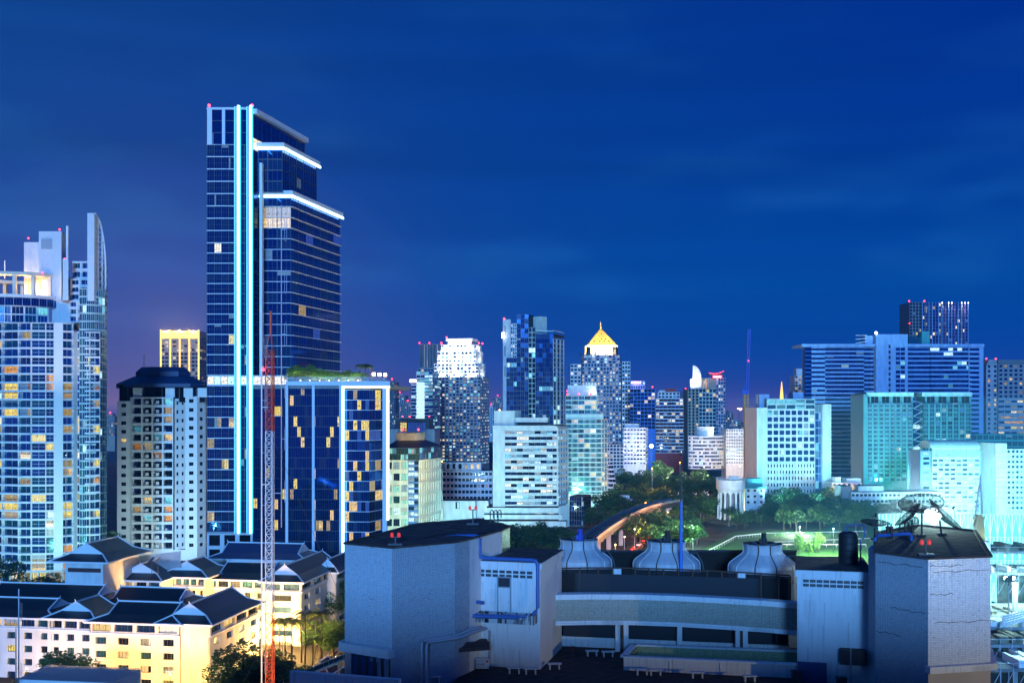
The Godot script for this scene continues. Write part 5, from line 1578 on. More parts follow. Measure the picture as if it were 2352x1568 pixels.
	for s in [[2115, 2142], [2252, 2270]]:
		var w := rect(b, s[0], s[1], d + 2, 20)
		block(b, w, Y(1160, d), Y(1036, d), 11, [1, 0, 0, 0], {"wall": "pale_blue", "pier": 0.5, "span": 0.5, "reveal": 0.3, "glass": "glass", "lit": 0.75, "pal": ["cool"], "nx": 4})
	shell(b, rect(b, 2142, 2252, d + 1, 22), 0, Y(1178, d) - 0.05, "white")
	var ba := Geo.new()
	var bx0 := rel(b, pt(2137, d)).x
	var bx1 := rel(b, pt(2252, d)).x
	for k in 10:
		var a0 := PI * k / 10.0
		var a1 := PI * (k + 1) / 10.0
		var q0 := Vector3(0, Y(1029, d) + sin(a0) * 4.4, cos(a0) * 8 - 7.5)
		var q1 := Vector3(0, Y(1029, d) + sin(a1) * 4.4, cos(a1) * 8 - 7.5)
		ba.quad(Vector3(bx0, q0.y, q0.z), Vector3(bx1, q0.y, q0.z), Vector3(bx1, q1.y, q1.z), Vector3(bx0, q1.y, q1.z))
		ba.tri(Vector3(bx1, Y(1029, d), -7.5), Vector3(bx1, q1.y, q1.z), Vector3(bx1, q0.y, q0.z))
		ba.tri(Vector3(bx0, Y(1029, d), -7.5), Vector3(bx0, q0.y, q0.z), Vector3(bx0, q1.y, q1.z))
	part(b.node, "barrel_roof", ba, M.mint)
	finish(b)
	floodlight("strong white floodlight added before the barrel-roofed hospital", Vector3(X(2190, 545), 14, -548), at(2195, 1110, 615), lin(0.3, 0.92, 1.0), 8000, 60, "lamp_cyan", 0.7)  # added lamp: does the work of the far site floodlights

	b = begin("ward_block", "plain white ward block with long lit stair windows at the edge of the view", "hospital", 2340, 600, "", 150)
	d = 600.0
	shell(b, rect(b, 2288, 2314, d - 1, 22), 0, Y(1018, d), "white", "white")
	for k in 10:
		var q := rel(b, pt(2292, d - 1.1))
		g = Geo.new()
		g.box(Vector3(q.x, Y(1040 + 11.5 * k, d), q.y - 0.1), Vector3(q.x + 4.4, Y(1036 + 11.5 * k, d), q.y + 0.12))
		part(b.node, "window", g, M.cool)
	block(b, rect(b, 2314, 2420, d, 22), Y(1172, d), Y(1031, d), 12, [11, 0, 0, 0], {"wall": "white", "pier": 0.4, "span": 0.55, "reveal": 0.35, "glass": ["glass_teal", "glass"], "lit": 0.2, "pal": ["cool"], "nx": 2})
	finish(b)
	floodlight("strong white floodlight added before the plain ward block", Vector3(X(2335, 535), 14, -538), at(2335, 1110, 600), lin(0.3, 0.92, 1.0), 7000, 60, "lamp_cyan", 0.7)  # another near lamp added for the cyan wash of the site
	b = begin("teal_link_block", "long low teal glass block joining the hospital and the hotel", "office building", 2290, 700, "", 80)
	block(b, rect(b, 2232, 2420, 700, 20), Y(1085, 700), Y(997, 700), 6, [14, 0, 0, 0], {"wall": "teal_roof", "pier": 0.08, "span": 0.3, "reveal": 0.3, "glass": "glass_teal", "lit": 0.02, "pal": ["cyan"], "nx": 2}, "teal_roof")
	finish(b)

# unseen block added below the frame to keep low light off the terrace
func shade_block() -> void:
	var n := thing("added_shade_block", "unseen block added below the view to shade the terrace", "building", Vector3(0, 0, -10))
	var g := Geo.new()
	g.box(Vector3(-70, 0, -10), Vector3(60, 53.4, 4))
	part(n, "wall", g, M.worn_plaster)
	g = Geo.new()
	g.box(Vector3(-70, 53.42, -10), Vector3(60, 54.2, -9.6))
	part(n, "parapet", g, M.worn_plaster)

# ------------------------------------------------------------------ the rooftop right below the balcony
func V(x: float, d: float) -> Vector2: return Vector2(x, -d)
func V3(x: float, y: float, d: float) -> Vector3: return Vector3(x, y, -d)
func wall_strip(g: Geo, a: Vector2, b: Vector2, y0: float, y1: float) -> void:
	g.quad(Vector3(a.x, y0, a.y), Vector3(b.x, y0, b.y), Vector3(b.x, y1, b.y), Vector3(a.x, y1, a.y))
func rooftop() -> void:
	var n := thing("rooftop_building", "white and tiled rooftop storeys of the nearest building with two octagonal towers", "building", Vector3(8, 0, -80))
	var o := Vector3(-8, 0, 80)
	var G := func(called: String, g: Geo, key: String):
		for k in g.v.size(): g.v[k] += o
		return part(n, called, g, M[key])
	var yr := 50.39
	var ys := 48.56
	var deck := 40.7
	# --- left octagonal tower
	var L := [V(-11.8, 77.4), V(-8.2, 75), V(-4.06, 78.15), V(-3.1, 80), V(-0.78, 85.9), V(-0.17, 88.5), V(-2.84, 94.3), V(-7.74, 90.4)]
	var g := Geo.new()
	wall_strip(g, L[7], L[0], 43.5, yr); wall_strip(g, L[0], L[1], 43.5, yr)
	G.call("mosaic_wall", g, "mosaic_blue")
	g = Geo.new()
	wall_strip(g, L[1], L[2], 0, yr); wall_strip(g, L[2], L[3], 0, yr)
	G.call("mosaic_wall", g, "mosaic_grey")
	g = Geo.new()
	wall_strip(g, L[3], L[4], 0, yr); wall_strip(g, L[5], L[6], 0, yr); wall_strip(g, L[6], L[7], 0, yr)
	G.call("wall", g, "worn_plaster")
	g = Geo.new()
	wall_strip(g, L[4], L[5], 0, yr)
	G.call("mosaic_wall", g, "mosaic_green")
	g = Geo.new()
	wall_strip(g, L[0], L[1], 0, 42.9); wall_strip(g, L[7], L[0], 0, 42.9)
	G.call("wall", g, "pinkish")
	g = Geo.new()
	g.bar(V3(-11.95, 43.2, 77.3), V3(-8.2, 43.2, 74.8), 0.7, 0.6)
	g.bar(V3(-11.95, 43.2, 77.3), V3(-7.9, 43.2, 90.3), 0.6, 0.6)
	G.call("ledge", g, "worn_plaster")
	var e0: Vector2 = L[0].lerp(L[1], 0.16)
	var e1: Vector2 = L[0].lerp(L[1], 0.98)
	var ex := Vector3(e1.x - e0.x, 0, e1.y - e0.y)
	var w := ex.length() / 5.0
	ex = ex.normalized()
	var en := ex.cross(Vector3.UP)
	var wm := window_mesh(w - 0.06, 1.5, 1, 1, "frame_dark", 0.06)
	for k in 5: put(n, "window", wm, Transform3D(Basis(ex, Vector3.UP, en), Vector3(e0.x, 41.35, e0.y) + ex * w * k + en * 0.04 + o), M.glass_blue)
	g = Geo.new()
	g.prism(L, yr - 0.05, yr)
	G.call("roof", g, "old_roof")
	g = Geo.new()   # worn roof edge
	for k in 8: g.bar(Vector3(L[k].x, yr + 0.02, L[k].y), Vector3(L[(k + 1) % 8].x, yr + 0.02, L[(k + 1) % 8].y), 0.28, 0.12)
	G.call("roof_edge", g, "old_roof")
	# --- stair house between the towers
	for q in [[[V(-3.4, 82.4), V(2.08, 80.8), V(3.98, 88), V(-1.5, 90)], "left"], [[V(20.15, 77.5), V(24.95, 76.3), V(26.6, 83.6), V(21.9, 84.2)], "right"]]:
		var Q: Array = q[0]
		g = Geo.new()
		for k in 4: wall_strip(g, Q[k], Q[(k + 1) % 4], deck - 0.3, ys - 0.47)
		G.call("wall", g, "worn_plaster")
		g = Geo.new()
		var big := grown(Q, 0.14)
		for k in big.size(): wall_strip(g, big[k], big[(k + 1) % big.size()], ys - 0.47, ys)
		g.prism(big, ys - 0.49, ys - 0.47, false, true)
		G.call("cornice", g, "worn_plaster")
		g = Geo.new()
		g.prism(big, ys - 0.03, ys + 0.02)
		G.call("roof", g, "old_roof")
		# pierced vent blocks under the cornice
		var f0 := Vector3(Q[0].x, 0, Q[0].y)
		var fx := Vector3(Q[1].x - Q[0].x, 0, Q[1].y - Q[0].y)
		var fl := fx.length()
		fx = fx.normalized()
		var fn := fx.cross(Vector3.UP)
		for r in 2:
			for c in 9:
				var vg := Geo.new()
				var p := f0 + fx * (fl * (0.08 + 0.093 * c)) + Vector3.UP * (ys - 0.78 - 0.3 * r) + fn * 0.03
				vg.obox(p + fx * 0.2, fx * 0.2, Vector3.UP * 0.1, fn * 0.02)
				vg.bar(p + fn * 0.04 - Vector3.UP * 0.01, p + fx * 0.4 + fn * 0.04 - Vector3.UP * 0.01, 0.03, 0.02)
				G.call("vent_block", vg, "frame_dark")
	# door, transom, ledge
	var fx := Vector3(5.48, 0, 1.6).normalized()
	var fn := fx.cross(Vector3.UP)
	var door := V3(-3.4, 0, 82.4) + fx * 2.45
	var yd := 44.64
	g = Geo.new()
	g.obox(door + fx * 0.5 + Vector3.UP * (yd + 1.0) + fn * 0.02, fx * 0.46, Vector3.UP * 1.0, fn * 0.03)
	var door_part: Node3D = G.call("door", g, "old_plaster")
	g = Geo.new()
	g.obox(door + fx * 0.5 + Vector3.UP * (yd + 2.36) + fn * 0.015, fx * 0.46, Vector3.UP * 0.34, fn * 0.02)
	G.call("transom", g, "core")
	g = Geo.new()
	for s in [0.0, 1.0]: g.obox(door + fx * s + Vector3.UP * (yd + 1.35) + fn * 0.04, fx * 0.05, Vector3.UP * 1.38, fn * 0.06)
	g.obox(door + fx * 0.5 + Vector3.UP * (yd + 2.74) + fn * 0.04, fx * 0.55, Vector3.UP * 0.05, fn * 0.06)
	g.obox(door + fx * 0.5 + Vector3.UP * (yd + 2.0) + fn * 0.04, fx * 0.5, Vector3.UP * 0.04, fn * 0.05)
	G.call("door_frame", g, "steel")
	g = Geo.new()
	g.ball(door + fx * 0.86 + Vector3.UP * (yd + 0.95) + fn * 0.1 + o, 0.05, 8)
	part(door_part, "knob", g, M.alu)
	g = Geo.new()
	g.obox(V3(-3.8, 44.5, 82.3) + fx * 3.0 + fn * 0.45, fx * 2.9, Vector3.UP * 0.33, fn * 0.5)
	G.call("stained_ledge", g, "stained")
	# --- curved gallery front: tiled band between two cornices
	var arc := [[1268, 86.0], [1360, 86.3], [1450, 86.2], [1550, 85.6], [1640, 84.7], [1740, 83.6], [1836, 82.3]]
	var A := []
	for k in 25:
		var t := k / 24.0 * 6.0
		var i := mini(int(t), 5)
		var f := t - i
		var u := lerpf(arc[i][0], arc[i + 1][0], f)
		var dd := lerpf(arc[i][1], arc[i + 1][1], smoothstep(0.0, 1.0, f) * 0.3 + f * 0.7)
		A.append(V(X(u, dd), dd))
	var yt := 45.34
	var yb := 42.95
	for s in [[yb + 0.3, yt - 0.42, 0.0, "tiled_band", "mosaic_beige"], [yt - 0.42, yt - 0.2, 0.12, "cornice", "worn_plaster"], [yt - 0.2, yt, 0.24, "cornice", "worn_plaster"], [yb, yb + 0.16, 0.22, "cornice", "worn_plaster"], [yb + 0.16, yb + 0.3, 0.1, "cornice", "worn_plaster"]]:
		g = Geo.new()
		for k in 24:
			var a: Vector2 = A[k]
			var b: Vector2 = A[k + 1]
			var m := Vector2(-(b - a).y, (b - a).x).normalized()
			m = -m if m.y < 0 else m
			var a2: Vector2 = a + m * s[2]
			var b2: Vector2 = b + m * s[2]
			wall_strip(g, a2, b2, s[0], s[1])
			g.quad(Vector3(a2.x, s[1], a2.y), Vector3(b2.x, s[1], b2.y), Vector3(b.x, s[1], b.y - 0.9), Vector3(a.x, s[1], a.y - 0.9))
			g.quad(Vector3(a.x, s[0], a.y - 0.9), Vector3(b.x, s[0], b.y - 0.9), Vector3(b2.x, s[0], b2.y), Vector3(a2.x, s[0], a2.y))
		G.call(s[3], g, s[4])
	g = Geo.new()
	for k in 24: g.quad(Vector3(A[k].x, yb + 0.02, A[k].y - 3.4), Vector3(A[k + 1].x, yb + 0.02, A[k + 1].y - 3.4), Vector3(A[k + 1].x, yb + 0.02, A[k + 1].y - 0.9), Vector3(A[k].x, yb + 0.02, A[k].y - 0.9))
	G.call("gallery_soffit", g, "worn_plaster")
	g = Geo.new()
	for k in 24: g.quad(Vector3(A[k].x, yt - 1.2, A[k].y - 0.9), Vector3(A[k + 1].x, yt - 1.2, A[k + 1].y - 0.9), Vector3(A[k + 1].x, yt - 1.2, A[k + 1].y - 3.4), Vector3(A[k].x, yt - 1.2, A[k].y - 3.4))
	G.call("gallery_floor", g, "old_roof")
	# --- louvred plant screen above, glazed openings below
	var at_u := func(u: float, back: float) -> Vector2:
		for k in 24:
			var ua: float = A[k].x / -A[k].y * FOCAL + 1176
			var ub: float = A[k + 1].x / -A[k + 1].y * FOCAL + 1176
			if u <= ub or k == 23: return A[k].lerp(A[k + 1], clampf((u - ua) / (ub - ua), 0, 1)) + Vector2(0, -back)
		return A[24]
	var edges := [1262, 1290, 1336, 1380, 1414, 1468, 1501, 1535, 1570, 1604, 1638, 1673, 1708, 1766, 1808, 1850]
	for k in edges.size() - 1:
		var a: Vector2 = at_u.call(edges[k], 2.6)
		var b: Vector2 = at_u.call(edges[k + 1], 2.6)
		if k == 3: a = at_u.call(1434, 2.6) ; 
		if edges[k] == 1414: a = at_u.call(1436, 2.6)
		if edges[k] == 1708: a = at_u.call(1728, 2.6)
		if k == 3: a = at_u.call(1380, 2.6)
		var sl := Geo.new()
		for r in 22:
			var y := 44.2 + 0.125 * r
			var m := Vector3(0, 0.05, -0.05)
			var p := Vector3(a.x, y, a.y)
			var q := Vector3(b.x, y, b.y)
			sl.quad(p - m, q - m, q + m, p + m)
		for k2 in sl.v.size(): sl.v[k2] += o
		part(n, "louvre_panel", sl, M.louvre, "stuff")
		g = Geo.new()
		g.box(Vector3(b.x - 0.05, 44.1, b.y - 0.05), Vector3(b.x + 0.05, 46.95, b.y + 0.1))
		G.call("mullion", g, "rust")
	for u in [1416, 1710]:
		var a: Vector2 = at_u.call(u, 2.5)
		g = Geo.new()
		g.box(Vector3(a.x, 43.5, a.y - 0.3), Vector3(a.x + 0.62, 46.95, a.y + 0.12))
		G.call("pillar", g, "worn_plaster")
	g = Geo.new()
	var bk0: Vector2 = at_u.call(1262, 3.2)
	var bk1: Vector2 = at_u.call(1836, 3.2)
	wall_strip(g, bk0, bk1, 40.7, 46.6)
	G.call("inner_wall", g, "core")
	g = Geo.new()
	var tb: Vector2 = at_u.call(1262, 2.6)
	for k in 24: g.bar(Vector3(A[k].x, 47.0, A[k].y - 2.6), Vector3(A[k + 1].x, 47.0, A[k + 1].y - 2.6), 0.12, 0.1)
	G.call("top_rail", g, "rust")
	# back screen behind the cooling towers and the plant floor
	for k in 14:
		var x0 := lerpf(2.6, 25.0, k / 14.0)
		var x1 := lerpf(2.6, 25.0, (k + 1) / 14.0)
		var sl := Geo.new()
		for r in 28:
			var y := 43.8 + 0.125 * r
			sl.quad(V3(x0, y - 0.05, 96.9), V3(x1, y - 0.05, 96.9 - 0.1), V3(x1, y + 0.05, 97.0 - 0.1), V3(x0, y + 0.05, 97.0))
		for k2 in sl.v.size(): sl.v[k2] += o
		part(n, "louvre_panel", sl, M.louvre, "stuff")
	g = Geo.new()
	wall_strip(g, V(2.6, 97.3), V(25.2, 97.2), 40, 47.25)
	g.bar(V3(2.6, 47.3, 97.2), V3(25.2, 47.3, 97.1), 0.3, 0.15)
	G.call("back_wall", g, "core")
	g = Geo.new()
	g.prism([V(2.6, 88.5), V(26, 85), V(26, 98), V(2.6, 98)], 44.0, 44.3)
	G.call("plant_floor", g, "old_roof")
	for q in [[1290, 1400, 3], [1446, 1556, 5], [1566, 1692, 5], [1724, 1836, 4]]:
		for k in q[2]:
			var a: Vector2 = at_u.call(lerpf(q[0], q[1], k / float(q[2])), 2.9)
			var b: Vector2 = at_u.call(lerpf(q[0], q[1], (k + 1) / float(q[2])), 2.9)
			var dx := Vector3(b.x - a.x, 0, b.y - a.y)
			var mesh := window_mesh(dx.length() - 0.05, 1.4, 1, 1, "frame_dark", 0.07)
			dx = dx.normalized()
			put(n, "window", mesh, Transform3D(Basis(dx, Vector3.UP, dx.cross(Vector3.UP)), Vector3(a.x, 41.5, a.y) + o), M.glass_black)
	g = Geo.new()
	wall_strip(g, at_u.call(1268, 2.95), at_u.call(1836, 2.95), deck, 41.5)
	for s in [[1268, 1290], [1400, 1446], [1556, 1566], [1692, 1724]]: wall_strip(g, at_u.call(s[0], 2.85), at_u.call(s[1], 2.85), deck, yb)
	G.call("wall", g, "worn_plaster")
	for u in [1415, 1434, 1558, 1693, 1710]:
		var a: Vector2 = at_u.call(u, 0.5)
		g = Geo.new()
		g.box(Vector3(a.x, deck - 0.1, a.y - 0.35), Vector3(a.x + 0.38, yb + 0.02, a.y + 0.05))
		G.call("column", g, "worn_plaster")
	for u in [1429, 1705]:
		var a: Vector2 = at_u.call(u, 0.3)
		g = Geo.new()
		g.tube([Vector3(a.x, deck, a.y), Vector3(a.x, yb, a.y)], 0.07, 8)
		G.call("drain_pipe", g, "rust")
	# --- right octagonal tower
	var R := [V(24.1, 72.75), V(26.4, 69.6), V(30.8, 70.6), V(36.1, 85.6), V(33.4, 89.5), V(28.2, 84.4)]
	g = Geo.new()
	wall_strip(g, R[0], R[1], 0, yr); wall_strip(g, R[5], R[0], 0, yr)
	G.call("mosaic_wall", g, "mosaic_grey")
	g = Geo.new()
	wall_strip(g, R[1], R[2], 43.6, yr); wall_strip(g, R[2], R[3], 43.6, yr); wall_strip(g, R[3], R[4], 0, yr); wall_strip(g, R[4], R[5], 0, yr)
	G.call("mosaic_wall", g, "mosaic_blue")
	g = Geo.new()
	wall_strip(g, R[1] + Vector2(0.05, -0.1), R[2], 0, 43.6); wall_strip(g, R[2], R[3], 0, 43.6)
	G.call("wall", g, "pinkish")
	g = Geo.new()
	g.bar(V3(26.3, 43.4, 69.45), V3(30.95, 43.4, 70.5), 0.6, 0.42)
	g.bar(V3(30.9, 43.4, 70.5), V3(36.2, 43.4, 85.6), 0.6, 0.42)
	G.call("ledge", g, "worn_plaster")
	g = Geo.new()
	g.prism(R, yr - 0.05, yr)
	G.call("roof", g, "old_roof")
	g = Geo.new()
	for k in 6: g.bar(Vector3(R[k].x, yr + 0.02, R[k].y), Vector3(R[(k + 1) % 6].x, yr + 0.02, R[(k + 1) % 6].y), 0.28, 0.12)
	G.call("roof_edge", g, "old_roof")
	for c in [[1, 2, 49.9, 0.02, 0.55], [1, 2, 49.55, 0.1, 0.98], [1, 2, 46.3, 0.1, 0.97], [1, 2, 48.1, 0.03, 0.4], [0, 1, 49.8, 0.05, 0.9], [0, 1, 46.9, 0.3, 0.95], [0, 1, 45.2, 0.02, 0.5]]:   # cracked tile joints
		var cg := Geo.new()
		var prev := Vector3.ZERO
		for k in 9:
			var q: Vector2 = R[c[0]].lerp(R[c[1]], lerpf(c[3], c[4], k / 8.0))
			var p := Vector3(q.x, c[2] + 0.11 * ((k * 7 + int(c[2] * 10)) % 3 - 1) * (0.6 if k % 2 else 0.2), q.y + 0.012)
			if k: cg.bar(prev, p, 0.03, 0.035)
			prev = p
		G.call("cracked_joint", cg, "frame_dark")
	g = Geo.new()
	g.prism([V(24.75, 76.2), V(25.4, 74.0), V(25.9, 76.0), V(25.6, 78.0)], 0, 50.2)
	G.call("pilaster", g, "worn_plaster")
	# awnings, doorway
	g = Geo.new()
	g.prism([V(-3.9, 78.6), V(-1.6, 79.4), V(-1.9, 81.9), V(-3.4, 82.0)], 42.45, 42.75, true, true)
	g.quad(V3(-3.9, 42.45, 78.6), V3(-1.6, 42.45, 79.4), V3(-1.65, 42.95, 80.0), V3(-3.95, 43.0, 79.4))
	G.call("awning", g, "awning")
	g = Geo.new()
	g.obox(V3(23.7, 42.7, 76.2), Vector3(0.85, 0, 0.2), Vector3(0, 0.5, 0), Vector3(-0.1, 0, 0.45))
	G.call("awning", g, "awning")
	g = Geo.new()
	g.quad(V3(-3.9, deck, 80.1), V3(-3.05, deck, 81.9), V3(-3.05, 42.6, 81.9), V3(-3.9, 42.6, 80.1))
	G.call("doorway", g, "core")
	g = Geo.new()
	g.obox(V3(21.1, 41.4, 77.1), Vector3(0.95, 0, 0.23), Vector3(0, 0.7, 0), Vector3(-0.01, 0, 0.05))
	G.call("painted_dado", g, "dado_blue")
	# --- deck and the body below it
	g = Geo.new()
	g.prism([V(-4.2, 76.5), V(6, 62), V(24, 62), V(27, 74), V(25.5, 88), V(-2, 90)], 0, deck)
	G.call("deck", g, "deck")
	g = Geo.new()
	g.bar(V3(-15, 41.7, 74.5), V3(-7.3, 41.85, 71.5), 0.4, 0.9)
	g.bar(V3(-15, 40.4, 73.9), V3(-7.3, 40.5, 70.9), 0.4, 1.4)
	G.call("parapet", g, "worn_plaster")
	# --- raised pool
	var pool := [V(8.2, 80.6), V(21.4, 78.0), V(21.8, 82.3), V(9.4, 84.6)]
	g = Geo.new()
	var inn := grown(pool, -0.35)
	g.prism(pool, deck - 0.02, deck + 0.001)
	for k in 4:
		wall_strip(g, pool[k], pool[(k + 1) % 4], deck, deck + 1.0)
		g.bar(Vector3(pool[k].x, deck + 1.0, pool[k].y), Vector3(pool[(k + 1) % 4].x, deck + 1.0, pool[(k + 1) % 4].y), 0.5, 0.14)
	for s in [[0.25, 0.0], [0.52, 0.0], [0.8, 0.0]]:
		var m: Vector2 = pool[0].lerp(pool[1], s[0])
		g.box(Vector3(m.x - 0.04, deck, m.y - 0.05), Vector3(m.x + 0.04, deck + 0.95, m.y + 0.05))
	G.call("pool_wall", g, "worn_plaster")
	g = Geo.new()
	var rev := inn.duplicate()
	rev.reverse()
	for k in rev.size(): wall_strip(g, rev[k], rev[(k + 1) % rev.size()], deck, deck + 0.98)
	g.prism(inn, deck + 0.1, deck + 0.2)
	G.call("pool_lining", g, "mosaic_green")
	# --- blue pipework
	var P := func(u: float, v: float, d: float) -> Vector3: return at(u, v, d)
	for run in [[[1022, 1234, 82], [1050, 1231, 82.5], [1092, 1230, 81.8], [1098, 1232, 81.7], [1101, 1238, 81.7], [1102, 1272, 81.7], [1105, 1279, 81.7], [1112, 1281, 81.7], [1222, 1286, 80.6], [1231, 1288, 80.5], [1235, 1296, 80.5], [1235, 1395, 80.3], [1231, 1404, 80.2], [1222, 1413, 80.0]],
			[[1076, 1254, 80.2], [1084, 1255, 81.0], [1089, 1261, 81.3], [1090, 1375, 81.3], [1093, 1382, 81.3], [1110, 1384, 81.0]],
			[[1072, 1386, 80.6], [1078, 1396, 81.0], [1079, 1405, 81.0], [1084, 1413, 81.0], [1212, 1416, 80.0]],
			[[1068, 1403, 80.5], [1076, 1409, 80.6], [1090, 1415, 80.6], [1190, 1418, 79.9]]]:
		var path := []
		for p in run: path.append(P.call(p[0], p[1], p[2]))
		g = Geo.new()
		g.tube(path, 0.14, 10)
		G.call("water_pipe", g, "pipe_blue")
		g = Geo.new()
		for k in range(1, path.size() - 1, 3): g.tube([path[k] - (path[k + 1] - path[k]).normalized() * 0.06, path[k] + (path[k + 1] - path[k]).normalized() * 0.06], 0.175, 10)
		G.call("pipe_collar", g, "pipe_blue")
	for off in [0.0, 0.32]:
		g = Geo.new()
		var path := []
		for p in [[969, 1590, 76.0], [969, 1478, 76.0], [973, 1471, 76.0], [1046, 1460, 78.0], [1080, 1446, 79.5], [1104, 1439, 80.5]]: path.append(P.call(p[0], p[1], p[2]) + Vector3(off, -off * 0.35, 0.1))
		g.tube(path, 0.12, 8)
		G.call("conduit", g, "galvanised")
	g = Geo.new()
	for x in [P.call(1123, 1440, 80.9), P.call(1953, 1480, 76.0)]: g.tube([Vector3(x.x, deck, x.z + 0.2), Vector3(x.x, x.y - 0.2, x.z + 0.2)], 0.05, 8)
	G.call("drain_pipe", g, "steel")

	# ---------------------------------------------------------------- things standing on it
	for k in 3:
		var u: float = [1330, 1531, 1752][k]
		var d: float = [92.6, 91.4, 89.6][k]
		var t := thing("cooling_tower", ["grey bottle-shaped cooling tower half hidden by the stair house", "grey bottle-shaped cooling tower behind the blue pole", "grey bottle-shaped cooling tower nearest the black water tank"][k], "cooling tower", Vector3(X(u, d), 44.3, -d), "cooling towers behind the louvres")
		var pr := [Vector2(2.74, 0), Vector2(2.74, 2.7), Vector2(2.66, 2.95), Vector2(2.45, 3.15), Vector2(1.8, 3.62), Vector2(1.58, 3.82), Vector2(1.5, 4.1), Vector2(1.52, 4.45), Vector2(1.62, 4.6), Vector2(1.5, 4.6), Vector2(1.45, 4.0), Vector2(0.0, 3.95)]
		g = Geo.new()
		g.lathe(Vector3.ZERO, pr.slice(0, 9), 40)
		part(t, "shell", g, M.fibreglass)
		g = Geo.new()
		g.lathe(Vector3.ZERO, pr.slice(8), 32)
		part(t, "fan_throat", g, M.black)
		for s in 10:
			var a := TAU * (s + 0.3) / 10.0
			g = Geo.new()
			for q in 8:
				var p0 := Vector3(sin(a) * pr[q].x, pr[q].y, cos(a) * pr[q].x)
				var p1 := Vector3(sin(a) * pr[q + 1].x, pr[q + 1].y, cos(a) * pr[q + 1].x)
				g.bar(p0, p1, 0.06, 0.1)
			part(t, "seam", g, M.fibreglass if s % 3 else M.rust)
		g = Geo.new()
		g.tube([Vector3(0.1, 4.0, 0), Vector3(0.1, 5.0, 0)], 0.26, 12)
		g.tube([Vector3(0.1, 5.0, 0), Vector3(0.1, 5.45, 0)], 0.2, 12)
		g.box(Vector3(-0.25, 4.55, -0.2), Vector3(0.3, 4.95, 0.2))
		var motor := part(t, "fan_motor", g, M.crane_blue if k == 0 else M.black)
		g = Geo.new()
		for s in 4:
			var a := TAU * s / 4.0 + 0.4
			g.bar(Vector3(0, 4.35, 0), Vector3(sin(a) * 1.5, 4.55, cos(a) * 1.5), 0.08)
		part(motor, "bracket", g, M.steel)
		g = Geo.new()
		g.tube([Vector3(1.8, 3.6, 0.6), Vector3(2.4, 3.7, 0.7), Vector3(2.85, 2.9, 0.9), Vector3(3.1, 1.2, 1.0)], 0.07, 8)
		part(t, "feed_pipe", g, M.frame_dark)
		g = Geo.new()   # small triangle marking
		var ta := 0.75
		var tp := Vector3(sin(ta) * 2.76, 1.6, cos(ta) * 2.76)
		var tx := Vector3(cos(ta), 0, -sin(ta))
		for s in [[Vector3.ZERO, tx * 0.3], [tx * 0.3, tx * 0.15 + Vector3.UP * 0.3], [tx * 0.15 + Vector3.UP * 0.3, Vector3.ZERO]]: g.bar(tp + s[0], tp + s[1], 0.03)
		part(t, "triangle_mark", g, M.frame_dark)
	var t := thing("water_tank", "tall black water tank on the flat roof of the stair house", "water tank", V3(X(1949, 80.5), ys, 80.5))
	g = Geo.new()
	g.lathe(Vector3.ZERO, [Vector2(0.66, 0), Vector2(0.69, 0.1), Vector2(0.69, 2.1), Vector2(0.62, 2.25), Vector2(0.4, 2.32), Vector2(0.0, 2.33)], 28)
	var body := part(t, "tank_body", g, M.black)
	g = Geo.new()
	for y in [0.5, 1.0, 1.5, 2.0]: g.lathe(Vector3(0, y, 0), [Vector2(0.69, -0.03), Vector2(0.715, 0), Vector2(0.69, 0.03)], 28)
	part(body, "rib", g, M.black)
	g = Geo.new()
	g.tube([Vector3(-0.1, 2.3, 0), Vector3(-0.1, 2.7, 0), Vector3(0.0, 2.8, 0), Vector3(1.15, 2.8, -0.1), Vector3(1.25, 2.7, -0.1), Vector3(1.25, 1.9, -0.1), Vector3(0.95, 1.7, -0.1), Vector3(0.95, 0.0, -0.1)], 0.06, 8)
	part(t, "inlet_pipe", g, M.pipe_blue)
	t = thing("radio_pole", "thin blue pole rising between the cooling towers", "pole", V3(X(1565, 88.2), 44.2, 88.2))
	g = Geo.new()
	g.tube([Vector3.ZERO, Vector3(0, 8.2, 0)], 0.16, 10, 0.1)
	part(t, "shaft", g, M.pole_blue)
	g = Geo.new()
	g.tube([Vector3(0, 8.2, 0), Vector3(0, 12.0, 0)], 0.06, 6, 0.03)
	for y in [8.6, 9.2, 9.8, 11.0]: g.bar(Vector3(-0.16, y, 0), Vector3(0.16, y, 0), 0.05)
	g.ball(Vector3(0, 12.0, 0), 0.13, 8)
	part(t, "antenna", g, M.frame_dark)
	dishes(yr)
	for k in 3:
		var p: Vector3 = [V3(X(908, 76.6), yr, 76.6), V3(X(1086, 90), yr, 90.0), V3(X(2127, 71.2), yr, 71.2)][k]
		t = thing("twin_warning_lamp", "twin red warning lamps on a short post, " + ["front edge of the nearer tiled roof", "back edge of the brown tiled roof", "roof with the satellite dishes"][k], "warning lamp", p, "warning lamps on the tower roofs")
		g = Geo.new()
		var h: float = [0.55, 1.2, 0.7][k]
		g.bar(Vector3.ZERO, Vector3(0, h, 0), 0.09)
		g.bar(Vector3(-0.24, h, 0), Vector3(0.24, h, 0), 0.06)
		g.box(Vector3(-0.5, 0, -0.2), Vector3(0.5, 0.12, 0.25))
		part(t, "post", g, M.frame_dark)
		for s in [-0.24, 0.24]:
			g = Geo.new()
			g.lathe(Vector3(s, h, 0), [Vector2(0.1, 0), Vector2(0.12, 0.06), Vector2(0.11, 0.24), Vector2(0.06, 0.32), Vector2(0, 0.33)], 12)
			part(t, "red_lamp", g, M.lamp_red_dim)
